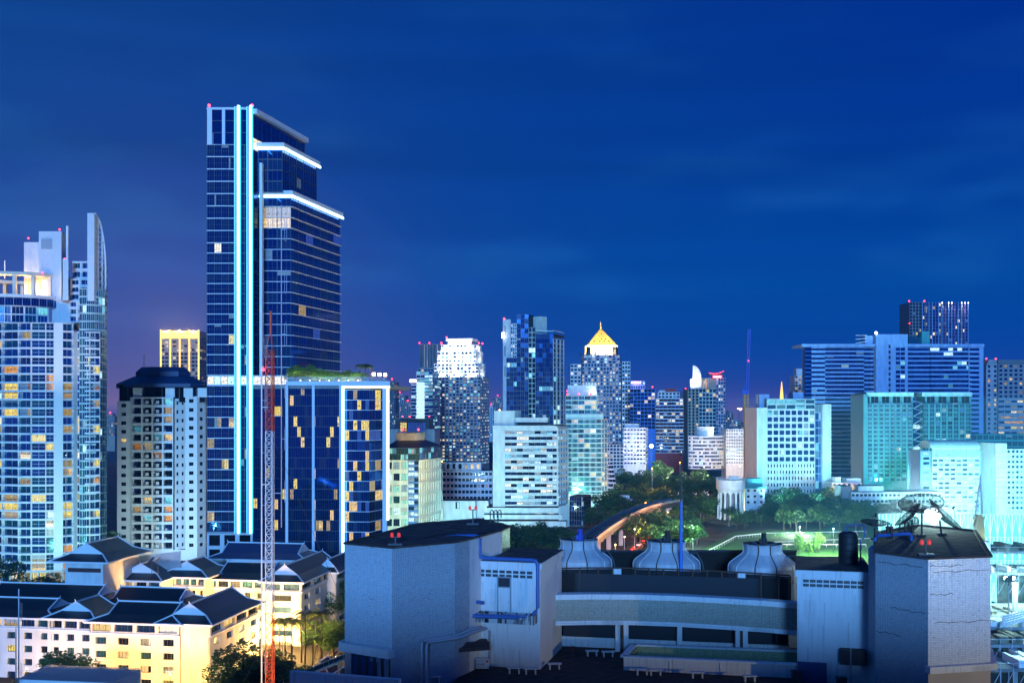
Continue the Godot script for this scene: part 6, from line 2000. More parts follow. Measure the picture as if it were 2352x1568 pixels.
	# gooseneck vents, valves and a loose cable on the tower roofs
	for q in [[1126, 90.5, 3, "gooseneck vent pipes at the back of the brown tiled roof"], [2078, 82.0, 2, "gooseneck vent pipes beside the mesh dishes"]]:
		t = thing("gooseneck_vent", q[3], "vent pipe", V3(X(q[0], q[1]), yr, q[1]), "vents on the tower roofs")
		for k in q[2]:
			g = Geo.new()
			var x: float = 0.32 * k
			g.tube([Vector3(x, 0, 0), Vector3(x, 1.0, 0), Vector3(x + 0.06, 1.12, 0), Vector3(x + 0.2, 1.12, 0), Vector3(x + 0.26, 1.0, 0), Vector3(x + 0.26, 0.5, 0)], 0.05, 8)
			part(t, "vent_pipe", g, M.frame_dark)
		g = Geo.new()
		g.box(Vector3(-0.15, 0, -0.15), Vector3(0.32 * q[2] + 0.15, 0.08, 0.15))
		part(t, "base", g, M.old_roof)
	t = thing("roof_main", "blue water main with black valves along the roof of the dish tower", "pipe", V3(X(2012, 78.5), yr, 78.5))
	g = Geo.new()
	g.tube([Vector3(-0.1, -0.6, 0.2), Vector3(-0.1, 0.3, 0.2), Vector3(0.05, 0.45, 0.2), Vector3(2.6, 0.5, -0.6), Vector3(2.8, 0.35, -0.65), Vector3(2.8, 0.0, -0.65)], 0.13, 10)
	part(t, "pipe_run", g, M.pipe_blue)
	for x in [0.9, 1.15]:
		g = Geo.new()
		g.tube([Vector3(x, 0.2, -0.1), Vector3(x, 1.0, -0.1)], 0.12, 10)
		g.lathe(Vector3(x, 1.0, -0.1), [Vector2(0.18, 0), Vector2(0.18, 0.06), Vector2(0.05, 0.1), Vector2(0.04, 0.3), Vector2(0, 0.32)], 12)
		part(t, "valve", g, M.black)
	t = thing("roof_cable", "loose black cable trailing over the brown tiled roof", "cable", V3(-6, yr, 80))
	g = Geo.new()
	var cp := []
	for k in 16: cp.append(Vector3(-2.0 + 0.45 * k, 0.05, 1.2 * sin(k * 0.7) - 0.3 * k))
	g.tube(cp, 0.035, 6)
	part(t, "cable_run", g, M.black)
	t = thing("air_conditioner", "outdoor air-conditioning unit with a round fan grille by the awning", "air conditioner", V3(X(1094, 80.6), deck, 80.6))
	g = Geo.new()
	g.box(Vector3(0, 0.12, -0.35), Vector3(0.95, 0.86, 0))
	var casing := part(t, "casing", g, M.frame_white)
	g = Geo.new()
	for r in [0.12, 0.2, 0.28]: g.lathe(Vector3(0.34, 0.49, 0.012), [Vector2(r, -0.001), Vector2(r + 0.025, 0), Vector2(r, 0.001)], 20)
	for k in 6: g.bar(Vector3(0.06, 0.2 + 0.11 * k, 0.015), Vector3(0.62, 0.2 + 0.11 * k, 0.015), 0.02)
	part(casing, "fan_grille", g, M.frame_dark)
	g = Geo.new()
	g.box(Vector3(0.7, 0.55, 0), Vector3(0.88, 0.75, 0.01))
	part(casing, "badge", g, M.red_paint)
	g = Geo.new()
	for x in [0.08, 0.78]: g.box(Vector3(x, 0, -0.34), Vector3(x + 0.08, 0.12, -0.02))
	part(t, "foot", g, M.frame_dark)
	var spots := [[1165, 1545, 79.6, "pale bench nearest the drain pipe below the stained ledge"], [1203, 1546, 79.4, "pale bench at the corner below the stained ledge"], [981, 1568, 77.0, "pale bench against the grey tiled wall by the conduits"], [1258, 1538, 80.9, "pale bench round the corner of the stair house"], [1345, 1508, 85.2, "pale bench left of the white columns under the gallery"], [1382, 1512, 84.9, "pale bench touching the white column under the gallery"], [1459, 1547, 79.2, "leftmost of the pale benches along the raised pool"], [1490, 1549, 79.1, "second pale bench along the raised pool"], [1586, 1553, 78.3, "third pale bench along the raised pool"], [1706, 1560, 77.2, "rightmost pale bench along the raised pool"]]
	for s in spots:
		t = thing("bench", s[3], "bench", V3(X(s[0], s[2]), deck, s[2]), "benches on the roof terrace", 0.05)
		g = Geo.new()
		g.box(Vector3(0, 0.38, -0.2), Vector3(1.02, 0.45, 0.2))
		part(t, "seat", g, M.old_plaster)
		for x in [0.12, 0.8]:
			g = Geo.new()
			g.box(Vector3(x, 0, -0.15), Vector3(x + 0.1, 0.38, 0.15))
			part(t, "leg", g, M.old_plaster)
	t = thing("waste_bin", "small dark red bin under the gallery", "bin", V3(X(1316, 85.6), deck, 85.6))
	g = Geo.new()
	g.lathe(Vector3.ZERO, [Vector2(0.2, 0), Vector2(0.26, 0.6), Vector2(0.28, 0.62), Vector2(0.24, 0.62), Vector2(0.2, 0.1), Vector2(0, 0.1)], 14)
	part(t, "bin_body", g, M.maroon)
	g = Geo.new()
	g.box(Vector3(-0.2, 0, -0.2), Vector3(0.2, 0.05, 0.2))
	part(t, "base", g, M.frame_dark)
	for k in 2:
		t = thing("storage_box", ["dark box against the white stair wall", "dark tub beside the painted dado"][k], "box", [V3(22.6, deck, 75.2), V3(20.0, deck, 77.1)][k])
		g = Geo.new()
		g.box(Vector3(-0.3, 0, -0.25), Vector3(0.3, 0.75, 0.25))
		part(t, "body", g, M.frame_dark)
		g = Geo.new()
		g.box(Vector3(-0.34, 0.75, -0.29), Vector3(0.34, 0.82, 0.29))
		part(t, "lid", g, M.black)

func dishes(yr: float) -> void:
	# mesh dishes: where the hub stands, how far it leans, how wide
	var list := [[2010, 1207, 79.8, 1.02, Vector3(0.05, 1, 0.1), 0.26, "single black mesh satellite dish facing the sky by the blue pipe"],
		[2118, 1170, 82.5, 1.62, Vector3(-0.22, 1, 0.35), 0.34, "uppermost mesh satellite dish of the cluster on the roof"],
		[2093, 1190, 84.5, 1.25, Vector3(-0.75, 0.8, -0.2), 0.3, "mesh satellite dish of the cluster leaning behind the uppermost one"],
		[2163, 1192, 83.5, 1.65, Vector3(0.75, 0.85, 0.3), 0.3, "broad mesh satellite dish of the cluster tilted towards the building site"],
		[2092, 1212, 80.5, 0.85, Vector3(-0.7, 0.65, 0.3), 0.28, "smallest mesh satellite dish at the foot of the cluster"]]
	for q in list:
		var d: float = q[2]
		var hub := at(q[0], q[1], d)
		var t := thing("satellite_dish", q[6], "satellite dish", Vector3(hub.x, yr, hub.z), "mesh dishes on the tower roof")
		var c := Vector3(0, hub.y - yr, 0)
		var ax: Vector3 = q[4].normalized()
		var x := ax.cross(Vector3.FORWARD).normalized()
		var y := ax.cross(x)
		var R: float = q[3]
		var dep: float = R * q[5]
		var pt3 := func(a: float, f: float) -> Vector3: return c + (x * cos(a) + y * sin(a)) * R * f + ax * dep * f * f
		var g := Geo.new()
		for k in 12:
			var a := TAU * k / 12.0
			for s in 4: g.bar(pt3.call(a, s / 4.0), pt3.call(a, (s + 1) / 4.0), 0.035)
		for f in [0.5, 1.0]:
			for k in 36: g.bar(pt3.call(TAU * k / 36.0, f), pt3.call(TAU * (k + 1) / 36.0, f), 0.05 if f == 1.0 else 0.03)
		var fr := part(t, "dish_frame", g, M.black)
		g = Geo.new()
		for k in 24:
			for s in 5:
				var a0 := TAU * k / 24.0
				var a1 := TAU * (k + 1) / 24.0
				g.quad(pt3.call(a0, s / 5.0), pt3.call(a0, (s + 1) / 5.0), pt3.call(a1, (s + 1) / 5.0), pt3.call(a1, s / 5.0))
		part(fr, "dish_mesh", g, M.dish_mesh)
		g = Geo.new()
		var fo := c + ax * R * 0.75
		for k in 4: g.bar(pt3.call(TAU * k / 4.0 + 0.4, 0.97), fo, 0.02)
		part(t, "feed_strut", g, M.black)
		g = Geo.new()
		g.tube([fo - ax * 0.12, fo + ax * 0.14], 0.07, 10)
		part(t, "feed_horn", g, M.black)
		g = Geo.new()
		g.tube([Vector3(0, 0, 0), c - ax * 0.15], 0.07, 8)
		g.box(Vector3(-0.25, 0, -0.25), Vector3(0.25, 0.06, 0.25))
		part(t, "mast", g, M.black)

# ------------------------------------------------------------------ low hotel with hipped roofs
# hip-and-gable roof over a rectangle (front-left, front-right, back-right, back-left): dark slopes, white gablets, white ridges
func thai_roof(n: Node3D, q: Array, y: float, rise: float, over := 1.0, key := "slate") -> void:
	rise *= 0.84
	var e := []
	var c: Vector2 = (q[0] + q[2]) * 0.5
	var lx: Vector2 = (q[1] - q[0])
	var ly: Vector2 = (q[3] - q[0])
	var along := lx.length() >= ly.length()
	var a: Vector2 = (lx if along else ly).normalized()
	var s: Vector2 = (ly if along else -lx).normalized()   # a x s keeps the winding
	var hl: float = (lx.length() if along else ly.length()) / 2 + over
	var hw: float = (ly.length() if along else lx.length()) / 2 + over
	var f := 0.46
	var gi := minf(hw * 0.5, hl * 0.45)
	var P := func(u: float, v: float, h: float) -> Vector3:
		var p: Vector2 = c + a * u + s * v
		return Vector3(p.x, y + h, p.y)
	var dip := rise * 0.07
	var g := Geo.new()
	var gab := Geo.new()
	var tr := Geo.new()
	for k in [-1.0, 1.0]:
		# long slopes, slightly hollow: eave, middle, ridge
		var E0: Vector3 = P.call(-hl, hw * k, 0.0)
		var E1: Vector3 = P.call(hl, hw * k, 0.0)
		var G0: Vector3 = P.call(-hl + gi, hw * (1 - f) * k, rise * f - dip)
		var G1: Vector3 = P.call(hl - gi, hw * (1 - f) * k, rise * f - dip)
		var R0: Vector3 = P.call(-hl + gi, 0.0, rise)
		var R1: Vector3 = P.call(hl - gi, 0.0, rise)
		if k < 0:
			g.quad(E0, E1, G1, G0); g.quad(G0, G1, R1, R0)
		else:
			g.quad(E1, E0, G0, G1); g.quad(G1, G0, R0, R1)
		for t in [[E0, E1], [E0, G0], [E1, G1], [G0, R0], [G1, R1]]: tr.bar(t[0] + Vector3.UP * 0.08, t[1] + Vector3.UP * 0.08, 0.26, 0.24)
		# hipped end and gablet
		var H0: Vector3 = P.call(hl * k, -hw, 0.0)
		var H1: Vector3 = P.call(hl * k, hw, 0.0)
		var J0: Vector3 = P.call((hl - gi) * k, -hw * (1 - f), rise * f - dip)
		var J1: Vector3 = P.call((hl - gi) * k, hw * (1 - f), rise * f - dip)
		var T: Vector3 = P.call((hl - gi) * k, 0.0, rise)
		gab = Geo.new()
		if k > 0:
			g.quad(H0, H1, J1, J0); gab.tri(J0, J1, T)
		else:
			g.quad(H1, H0, J0, J1); gab.tri(J1, J0, T)
		part(n, "gable", gab, M.trim)
		tr.bar(H0 + Vector3.UP * 0.08, H1 + Vector3.UP * 0.08, 0.26, 0.24)
		var fin: Vector3 = Vector3(a.x, 0, a.y) * k
		tr.tube([T - fin * 0.3, T + fin * 0.25 + Vector3.UP * 0.25, T + fin * 0.45 + Vector3.UP * 0.75], 0.22, 6, 0.06)
	tr.bar(P.call(-hl + gi, 0.0, rise + 0.06), P.call(hl - gi, 0.0, rise + 0.06), 0.36, 0.3)
	part(n, "roof", g, M[key])
	part(n, "roof_trim", tr, M.trim)
	var so := Geo.new()
	so.prism(grown(q, over * 0.9), y - 0.25, y - 0.1, false, true)
	part(n, "soffit", so, M.trim)

func hotel() -> void:
	var b := begin("courtyard_hotel", "low white hotel wings with dark hipped roofs and white ridges around courtyards", "hotel", 380, 260, "", 295)
	var n := b.node
	var win := {"subframe": true, "wall": "cream", "pier": 0.52, "span": 0.5, "reveal": 0.5, "glass": ["glass_black", "glass", "glass_teal"], "lit": 0.2, "pal": ["warm", "yellow", "warm_dim", "pale"], "nx": 3, "bar": 0.07}
	var att := {"wall": "cream", "pier": 0.16, "span": 0.3, "reveal": 0.6, "glass": ["glass", "glass_black", "glass_teal"], "lit": 0.25, "pal": ["warm", "yellow"], "nx": 3}
	var wing := func(q: Array, y1: float, cols: Array, rows: int, wall := "cream") -> void:
		win.wall = wall
		att.wall = wall
		var ya := y1 - 2.4
		var y0 := ya - rows * 2.95
		for k in 4:
			if k < cols.size() and cols[k] > 0:
				face(b, q[k], q[(k + 1) % 4], y0, ya - 0.12, cols[k], rows, win)
				face(b, q[k].lerp(q[(k + 1) % 4], 0.01), q[k].lerp(q[(k + 1) % 4], 0.99), ya + 0.12, y1 - 0.05, maxi(cols[k], 2), 1, att)
				b.wall("trim").bar(Vector3(q[k].x, ya, q[k].y), Vector3(q[(k + 1) % 4].x, ya, q[(k + 1) % 4].y), 0.5, 0.24)
			else:
				b.wall(wall).quad(Vector3(q[k].x, y0, q[k].y), Vector3(q[(k + 1) % 4].x, y0, q[(k + 1) % 4].y), Vector3(q[(k + 1) % 4].x, y1, q[(k + 1) % 4].y), Vector3(q[k].x, y1, q[k].y))
		if y0 > 0:
			for k in 4: b.wall(wall).quad(Vector3(q[k].x, 0, q[k].y), Vector3(q[(k + 1) % 4].x, 0, q[(k + 1) % 4].y), Vector3(q[(k + 1) % 4].x, y0, q[(k + 1) % 4].y), Vector3(q[k].x, y0, q[k].y))
	var t := 0.16
	# front range: three sections, each a little forward of the last, then the corner pavilion
	var y1 := 13.4
	var qa := rect(b, -110, 122, 246, 14, t)
	var qb := rect(b, 108, 214, 242.0, 14, t)
	var qc := rect(b, 205, 412, 238.5, 14, t)
	var qd := rect(b, 366, 482, 236.5, 27, t)
	wing.call(qa, y1, [6, 0], 4, "white")
	wing.call(qb, y1, [3, 0], 4, "white")
	wing.call(qc, y1, [4, 0], 4)
	wing.call(qd, y1 - 0.05, [0, 4, 0, 0], 4)
	thai_roof(n, qa, y1, 3.7)
	thai_roof(n, qb, y1 + 0.15, 3.9)
	thai_roof(n, qc, y1 + 0.05, 4.0)
	thai_roof(n, qd, y1 + 0.1, 4.6)
	# low range behind it
	var qe := rect(b, -60, 232, 262, 13, t)
	wing.call(qe, 13.6, [0], 3)
	thai_roof(n, qe, 13.6, 4.4)
	var qe2 := rect(b, 225, 425, 258, 12, t)
	wing.call(qe2, 13.4, [0], 3)
	thai_roof(n, qe2, 13.4, 4.3)
	# white stair tower with a dark slot, and the upper range
	var qf := rect(b, 148, 236, 266, 17, t)
	b.wall("white")
	for k in 4: b.wall("white").quad(Vector3(qf[k].x, 0, qf[k].y), Vector3(qf[(k + 1) % 4].x, 0, qf[(k + 1) % 4].y), Vector3(qf[(k + 1) % 4].x, Y(1287, 266), qf[(k + 1) % 4].y), Vector3(qf[k].x, Y(1287, 266), qf[k].y))
	thai_roof(n, grown(qf, 1.2), Y(1287, 266), 4.8, 1.6)
	var sl := Geo.new()
	var s0: Vector2 = qf[0].lerp(qf[1], 0.08)
	var s1: Vector2 = qf[0].lerp(qf[1], 0.94)
	sl.bar(Vector3(s0.x, Y(1308, 266), s0.y + 0.02), Vector3(s1.x, Y(1308, 266), s1.y + 0.02), 0.1, 1.0)
	part(n, "slot_window", sl, M.maroon)
	var qg := rect(b, 250, 368, 276, 16, t)
	wing.call(qg, Y(1337, 272), [4, 0], 3)
	thai_roof(n, qg, Y(1337, 272), 4.4)
	var qg2 := rect(b, 366, 470, 281, 15, t)
	wing.call(qg2, Y(1327, 279), [6, 0], 4)
	thai_roof(n, grown(qg2, 0.5), Y(1327, 279) + 0.1, 4.2)
	# ribbed tank screen and plant on the flat roof between
	var sc := Geo.new()
	for k in 16:
		var p0 := at(318, 1278 + 2.4 * k, 285)
		var p1 := at(415, 1258 + 2.4 * k + 8, 282)
		sc.bar(p0 - n.position, p1 - n.position, 0.12, 0.22)
	part(n, "ribbed_screen", sc, M.galvanised)
	# east range around the second court
	var qh := rect(b, 468, 640, 284, 15, t)
	wing.call(qh, Y(1335, 280), [6, 0], 5)
	thai_roof(n, qh, Y(1335, 280), 4.2)
	var qi := rect(b, 602, 692, 277.5, 33, t)
	wing.call(qi, Y(1340, 275), [1, 4, 0, 0], 5)
	thai_roof(n, qi, Y(1340, 275) + 0.1, 4.6)
	var qj := rect(b, 728, 772, 296, 20, t)
	wing.call(qj, Y(1340, 275) - 0.4, [0, 2, 0, 0], 5)
	thai_roof(n, qj, Y(1340, 275) - 0.3, 4.0)
	var qk := rect(b, 478, 700, 312, 14, t)
	wing.call(qk, 17.0, [0], 4)
	thai_roof(n, qk, 17.0, 4.6, 1.0, "dark_blue_roof")
	# ridge lanterns and skylights
	for p in [at(408, 1373, 262), at(532, 1300, 308), at(505, 1301, 309), at(142, 1378, 262)]:
		var l := Geo.new()
		var m: Vector3 = p - n.position
		l.box(m - Vector3(0.35, 0.9, 0.35), m + Vector3(0.35, 0.3, 0.35))
		l.lathe(m + Vector3(0, 0.3, 0), [Vector2(0.65, 0), Vector2(0.0, 0.5)], 4)
		part(n, "roof_lantern", l, M.slate)
	finish(b)
	# satellite dishes on the flat roof
	for k in 2:
		var o := thing("roof_dish", ["left-hand", "right-hand"][k] + " dark satellite dish before the ribbed screen of the hotel", "satellite dish", at(348 + 14 * k, 1302, 276), "dishes on the hotel roof")
		var g := Geo.new()
		g.lathe(Vector3.ZERO, [Vector2(0.05, 0), Vector2(0.7, 0.1), Vector2(1.2, 0.32)], 20)
		var m := part(o, "dish_bowl", g, M.frame_dark)
		m.transform = Transform3D(Basis(Vector3(0, 0, 1), 0.75), Vector3(0, 1.6, 0))
		g = Geo.new()
		g.bar(Vector3(0, -2.5, 0), Vector3(0, 1.6, 0), 0.12)
		part(o, "mast", g, M.frame_dark)
	# courtyard lamps: warm light on the inner walls
	var cl := [[520, 272, 356.4, "behind the corner pavilion in the second court"], [600, 270, 445.5, "before the long wall of the second court"], [648, 264, 504.9, "at the foot of the tall cream wall"], [560, 262, 267.3, "beside the red-roofed pavilion"], [420, 272, 237.6, "in the court under the upper range"], [455, 274, 237.6, "at the inner corner of the first court"], [668, 258, 356.4, "among the palms"], [390, 227, 207.9, "below the corner of the front range"], [300, 226, 178.2, "before the middle of the front range"], [180, 228, 178.2, "before the shaded front range"], [470, 222, 178.2, "beside the big dark tree"], [60, 232, 133.7, "at the far end of the front range"]]
	for q in cl:
		var o := thing("courtyard_lamp", "warm hotel lamp " + q[3], "lamp", Vector3(X(q[0], q[1]), 0, -q[1]), "lamps of the low hotel")
		var g := Geo.new()
		g.bar(Vector3.ZERO, Vector3(0, 4.6, 0), 0.12)
		part(o, "lamp_post", g, M.frame_dark)
		g = Geo.new()
		g.ball(Vector3(0, 4.8, 0), 0.22, 10)
		part(o, "lamp_globe", g, M.lamp_warm)
		omni(o, Vector3(0, 4.8, 0), lin(1, 0.58, 0.17), q[2] * 0.85, 0.2)

func masts() -> void:
	var d := 128.0
	var o := thing("lattice_mast", "tall red and white lattice radio mast with side antennas", "radio mast", Vector3(X(621, d), 0, -d))
	var secs := [[0.0, 36.0, "red_paint"], [36.0, 57.2, "white_paint"], [57.2, 66.6, "red_paint"]]
	var leg := func(k: int, y: float) -> Vector3: return Vector3(sin(TAU * k / 3.0 + 0.5) * 0.58, y, cos(TAU * k / 3.0 + 0.5) * 0.58)
	for s in secs:
		var mg := Geo.new()
		for k in 3: mg.tube([leg.call(k, s[0]), leg.call(k, s[1])], 0.065, 6)
		var m := int((s[1] - s[0]) / 0.9)
		for r in m:
			var y0: float = lerpf(s[0], s[1], r / float(m))
			var y1: float = lerpf(s[0], s[1], (r + 1) / float(m))
			for k in 3:
				mg.bar(leg.call(k, y0), leg.call((k + 1) % 3, y1), 0.042)
				mg.bar(leg.call((k + 1) % 3, y0), leg.call(k, y1), 0.042)
				mg.bar(leg.call(k, y1), leg.call((k + 1) % 3, y1), 0.042)
		part(o, "mast_section", mg, M[s[2]])
	var g := Geo.new()
	for k in 3: g.bar(leg.call(k, 66.6), Vector3(0, 69.0, 0), 0.06)
	g.tube([Vector3(0, 68.6, 0), Vector3(0, 71.2, 0)], 0.14, 8)
	part(o, "mast_tip", g, M.red_paint)
	# two side poles on stand-off arms with folded dipoles
	for s in [[-1.0, 20.0, 70.6, "white_paint"], [1.3, 46.0, 83.5, "galvanised"]]:
		g = Geo.new()
		g.tube([Vector3(s[0], s[1], 0.2), Vector3(s[0], s[2], 0.2)], 0.09 if s[0] < 0 else 0.06, 8)
		for y in range(int(s[1]) + 4, int(minf(s[2], 67.0)), 9): g.bar(Vector3(0, y, 0), Vector3(s[0], y, 0.2), 0.08)
		part(o, "side_pole", g, M[s[3]])
		var y: float = s[1] + 3.0
		while y < s[2] - 2.5:
			g = Geo.new()
			var x: float = s[0] + (0.5 if s[0] > 0 or int(y) % 2 else -0.5)
			g.bar(Vector3(s[0], y + 1.2, 0.2), Vector3(x, y + 1.2, 0.2), 0.04)
			g.tube([Vector3(x - 0.12, y, 0.2), Vector3(x - 0.12, y + 2.4, 0.2), Vector3(x, y + 2.6, 0.2), Vector3(x + 0.12, y + 2.4, 0.2), Vector3(x + 0.12, y, 0.2), Vector3(x, y - 0.2, 0.2), Vector3(x - 0.12, y, 0.2)], 0.025, 5)
			part(o, "dipole_antenna", g, M.galvanised)
			y += 6.1
	for s in [[Vector3(14, 0, 22), 34.0], [Vector3(-16, 0, 18), 34.0], [Vector3(22, 0, -10), 57.0]]:
		g = Geo.new()
		g.tube([Vector3(0, s[1], 0), s[0]], 0.02, 4)
		part(o, "guy_wire", g, M.frame_dark)
	beacon(o, Vector3(-0.75, 64.2, 0.3), 0.18)
	floodlight("amber floodlight added in the street and aimed up the red and white mast", Vector3(X(640, 118), 8, -112), Vector3(X(621, 128), 58, -128), lin(1.0, 0.75, 0.5), 1500, 40, "lamp_warm", 0.4)  # lamp added so that the red paint of the mast shows
	d = 118.0
	o = thing("whip_mast", "thin white antenna mast over the hotel's front range", "radio mast", Vector3(X(42, d), 0, -d))
	g = Geo.new()
	g.tube([Vector3.ZERO, Vector3(0, Y(1352, d), 0)], 0.1, 8, 0.07)
	g.tube([Vector3(-0.3, 10, 0), Vector3(-0.3, Y(1440, d), 0)], 0.06, 6)
	for y in [24.0, 28.0, 32.0]: g.bar(Vector3(-0.3, y, 0), Vector3(0, y, 0), 0.06)
	part(o, "shaft", g, M.white_paint)
	for y in [25.0, 30.5, 37.0]:
		g = Geo.new()
		g.bar(Vector3(0, y + 1, 0), Vector3(0.3, y + 1, 0), 0.03)
		g.tube([Vector3(0.22, y, 0), Vector3(0.22, y + 2.0, 0), Vector3(0.34, y + 2.0, 0), Vector3(0.34, y, 0), Vector3(0.22, y, 0)], 0.022, 5)
		part(o, "dipole_antenna", g, M.galvanised)

# ------------------------------------------------------------------ ground, park, viaduct, site
var protos := []
func nth(k: int) -> String: return ["first", "second", "third", "fourth", "fifth", "sixth", "seventh", "eighth", "ninth", "tenth", "eleventh", "twelfth", "thirteenth", "fourteenth", "fifteenth", "sixteenth", "seventeenth", "eighteenth", "nineteenth", "twentieth", "twenty-first", "twenty-second", "twenty-third", "twenty-fourth", "twenty-fifth", "twenty-sixth"][k]
func land() -> void:
	var g := Geo.new()
	g.quad(Vector3(-4000, 0, 200), Vector3(4000, 0, 200), Vector3(4000, 0, -4200), Vector3(-4000, 0, -4200))
	setting("ground", g, M.ground)
	# lawn and racecourse
	g = Geo.new()
	var lawn := [pt(1560, 420), pt(1990, 400), pt(2240, 430), pt(2150, 530), pt(1900, 545), pt(1680, 525)]
	g.prism(lawn, 0.0, 0.05)
	setting("lawn", g, M.lawn)
	g = Geo.new()
	g.prism([pt(1540, 740), pt(1745, 740), pt(1745, 800), pt(1540, 800)], 0.0, 0.05)
	setting("pavement", g, M.concrete)
	# street between the hotel and the nearest building
	g = Geo.new()
	g.prism([pt(560, 205), pt(700, 205), pt(860, 268), pt(800, 292)], 0.0, 0.06)
	setting("road", g, M.asphalt)
	for q in [[[632, 205], [832, 279], 0.2, 0.25], [[600, 208], [806, 288], 0.35, 0.35], [[692, 205], [856, 269], 0.35, 0.35]]:
		g = Geo.new()
		var p0 := pt(q[0][0], q[0][1])
		var p1 := pt(q[1][0], q[1][1])
		if q[2] < 0.3:
			for k in 14: g.bar(Vector3(lerpf(p0.x, p1.x, k / 14.0), 0.07, lerpf(p0.y, p1.y, k / 14.0)), Vector3(lerpf(p0.x, p1.x, (k + 0.55) / 14.0), 0.07, lerpf(p0.y, p1.y, (k + 0.55) / 14.0)), 0.18, 0.012)
			setting("lane_marking", g, M.white_paint)
		else:
			g.bar(Vector3(p0.x, 0.1, p0.y), Vector3(p1.x, 0.1, p1.y), 0.3, 0.22)
			setting("kerb", g, M.concrete)
	var rail := thing("footbridge_rail", "glazed parapet of the raised walkway beside the street", "railing", Vector3(X(740, 236), 0, -236))
	for k in 14:
		var f := k / 14.0
		var a := at(lerpf(640, 800, f), lerpf(1568, 1500, f) + 10, lerpf(212, 238, f)) - rail.position
		var b := at(lerpf(640, 800, (k + 1) / 14.0), lerpf(1568, 1500, (k + 1) / 14.0) + 10, lerpf(212, 238, (k + 1) / 14.0)) - rail.position
		g = Geo.new()
		g.quad(a, b, b + Vector3.UP * 1.2, a + Vector3.UP * 1.2)
		part(rail, "pane", g, M.glass_teal)
		g = Geo.new()
		g.bar(a + Vector3.UP * 1.2, b + Vector3.UP * 1.2, 0.12)
		g.bar(a, b, 0.5, 0.5)
		g.bar(a, Vector3(a.x, 0, a.z) if k % 4 == 0 else a + Vector3.UP * 1.2, 0.35 if k % 4 == 0 else 0.08)
		part(rail, "rail_post", g, M.galvanised)
	# cars in the street
	for q in [[742, 252, 0.62, "white car with lit headlamps coming down the street", "white"], [792, 262, 0.62, "dark car behind the white one in the street", "frame_dark"], [700, 228, 0.62, "yellow taxi at the near end of the street", "crane_yellow"]]:
		car(Vector3(X(q[0], q[1]), 0.06, -q[1]), q[2] + PI, q[3], q[4], "cars in the street below the hotel")

func car(where: Vector3, turn: float, label: String, key: String, group: String) -> void:
	var t := thing("car", label, "car", where, group, turn)   # faces +x
	var prof := [Vector2(-2.15, 0.35), Vector2(2.1, 0.35), Vector2(2.2, 0.6), Vector2(2.05, 0.8), Vector2(1.1, 0.95), Vector2(-1.9, 0.98), Vector2(-2.2, 0.85)]
	var g := Geo.new()
	extrude(g, prof, 0.85)
	part(t, "body", g, M[key])
	g = Geo.new()
	extrude(g, [Vector2(-1.75, 0.97), Vector2(1.0, 0.95), Vector2(0.3, 1.42), Vector2(-1.1, 1.45)], 0.72)
	part(t, "glasshouse", g, M.glass_black)
	g = Geo.new()
	g.box(Vector3(-1.1, 1.42, -0.66), Vector3(0.3, 1.5, 0.66))
	part(t, "roof", g, M[key])
	for x in [-1.35, 1.35]:
		for z in [-0.78, 0.78]:
			g = Geo.new()
			g.tube([Vector3(x, 0.33, z - 0.1), Vector3(x, 0.33, z + 0.1)], 0.33, 14)
			part(t, "wheel", g, M.black)
	for z in [-0.6, 0.6]:
		g = Geo.new()
		g.box(Vector3(2.12, 0.56, z - 0.18), Vector3(2.2, 0.72, z + 0.18))
		part(t, "headlight", g, M.sign_white)
		g = Geo.new()
		g.box(Vector3(-2.22, 0.66, z - 0.2), Vector3(-2.16, 0.84, z + 0.2))
		part(t, "taillight", g, M.sign_red)
func extrude(g: Geo, prof: Array, hw: float) -> void:   # profile in x-y, counter-clockwise seen from +z
	var t := Geometry2D.triangulate_polygon(PackedVector2Array(prof))
	for k in range(0, t.size(), 3):
		var a: Vector2 = prof[t[k]]
		var b: Vector2 = prof[t[k + 1]]
		var c: Vector2 = prof[t[k + 2]]
		if (b - a).cross(c - a) < 0.0:
			var o := b
			b = c
			c = o
		g.tri(Vector3(a.x, a.y, hw), Vector3(b.x, b.y, hw), Vector3(c.x, c.y, hw))
		g.tri(Vector3(a.x, a.y, -hw), Vector3(c.x, c.y, -hw), Vector3(b.x, b.y, -hw))
	for k in prof.size():
		var a: Vector2 = prof[k]
		var b: Vector2 = prof[(k + 1) % prof.size()]
		g.quad(Vector3(a.x, a.y, -hw), Vector3(b.x, b.y, -hw), Vector3(b.x, b.y, hw), Vector3(a.x, a.y, hw))

func make_protos() -> void:
	protos = [crown_mesh(1, 11, 150, 0.035, 0.75, "leaf"), crown_mesh(2, 12, 150, 0.034, 0.7, "leaf_dark"), crown_mesh(3, 10, 160, 0.036, 0.85, "leaf_bright"),
		crown_mesh(4, 13, 150, 0.033, 0.6, "leaf_dark"), crown_mesh(5, 11, 150, 0.036, 0.8, "leaf_olive"),
		crown_mesh(6, 16, 420, 0.02, 0.7, "leaf"), crown_mesh(7, 15, 420, 0.021, 0.75, "leaf_dark")]

func lamp_post(label: String, pos: Vector3, c: Color, energy: float, key: String, group: String, r := 0.35) -> void:
	var o := thing("street_lamp", label, "street lamp", Vector3(pos.x, 0, pos.z), group)
	var g := Geo.new()
	g.tube([Vector3.ZERO, Vector3(0, pos.y, 0)], 0.13, 7, 0.08)
	part(o, "lamp_post", g, M.galvanised)
	g = Geo.new()
	g.ball(Vector3(0, pos.y + r * 0.6, 0), minf(r, 0.24), 10)
	part(o, "lamp_globe", g, M[key])
	omni(o, Vector3(0, pos.y + r * 0.6, 0), c, energy, 0.22)

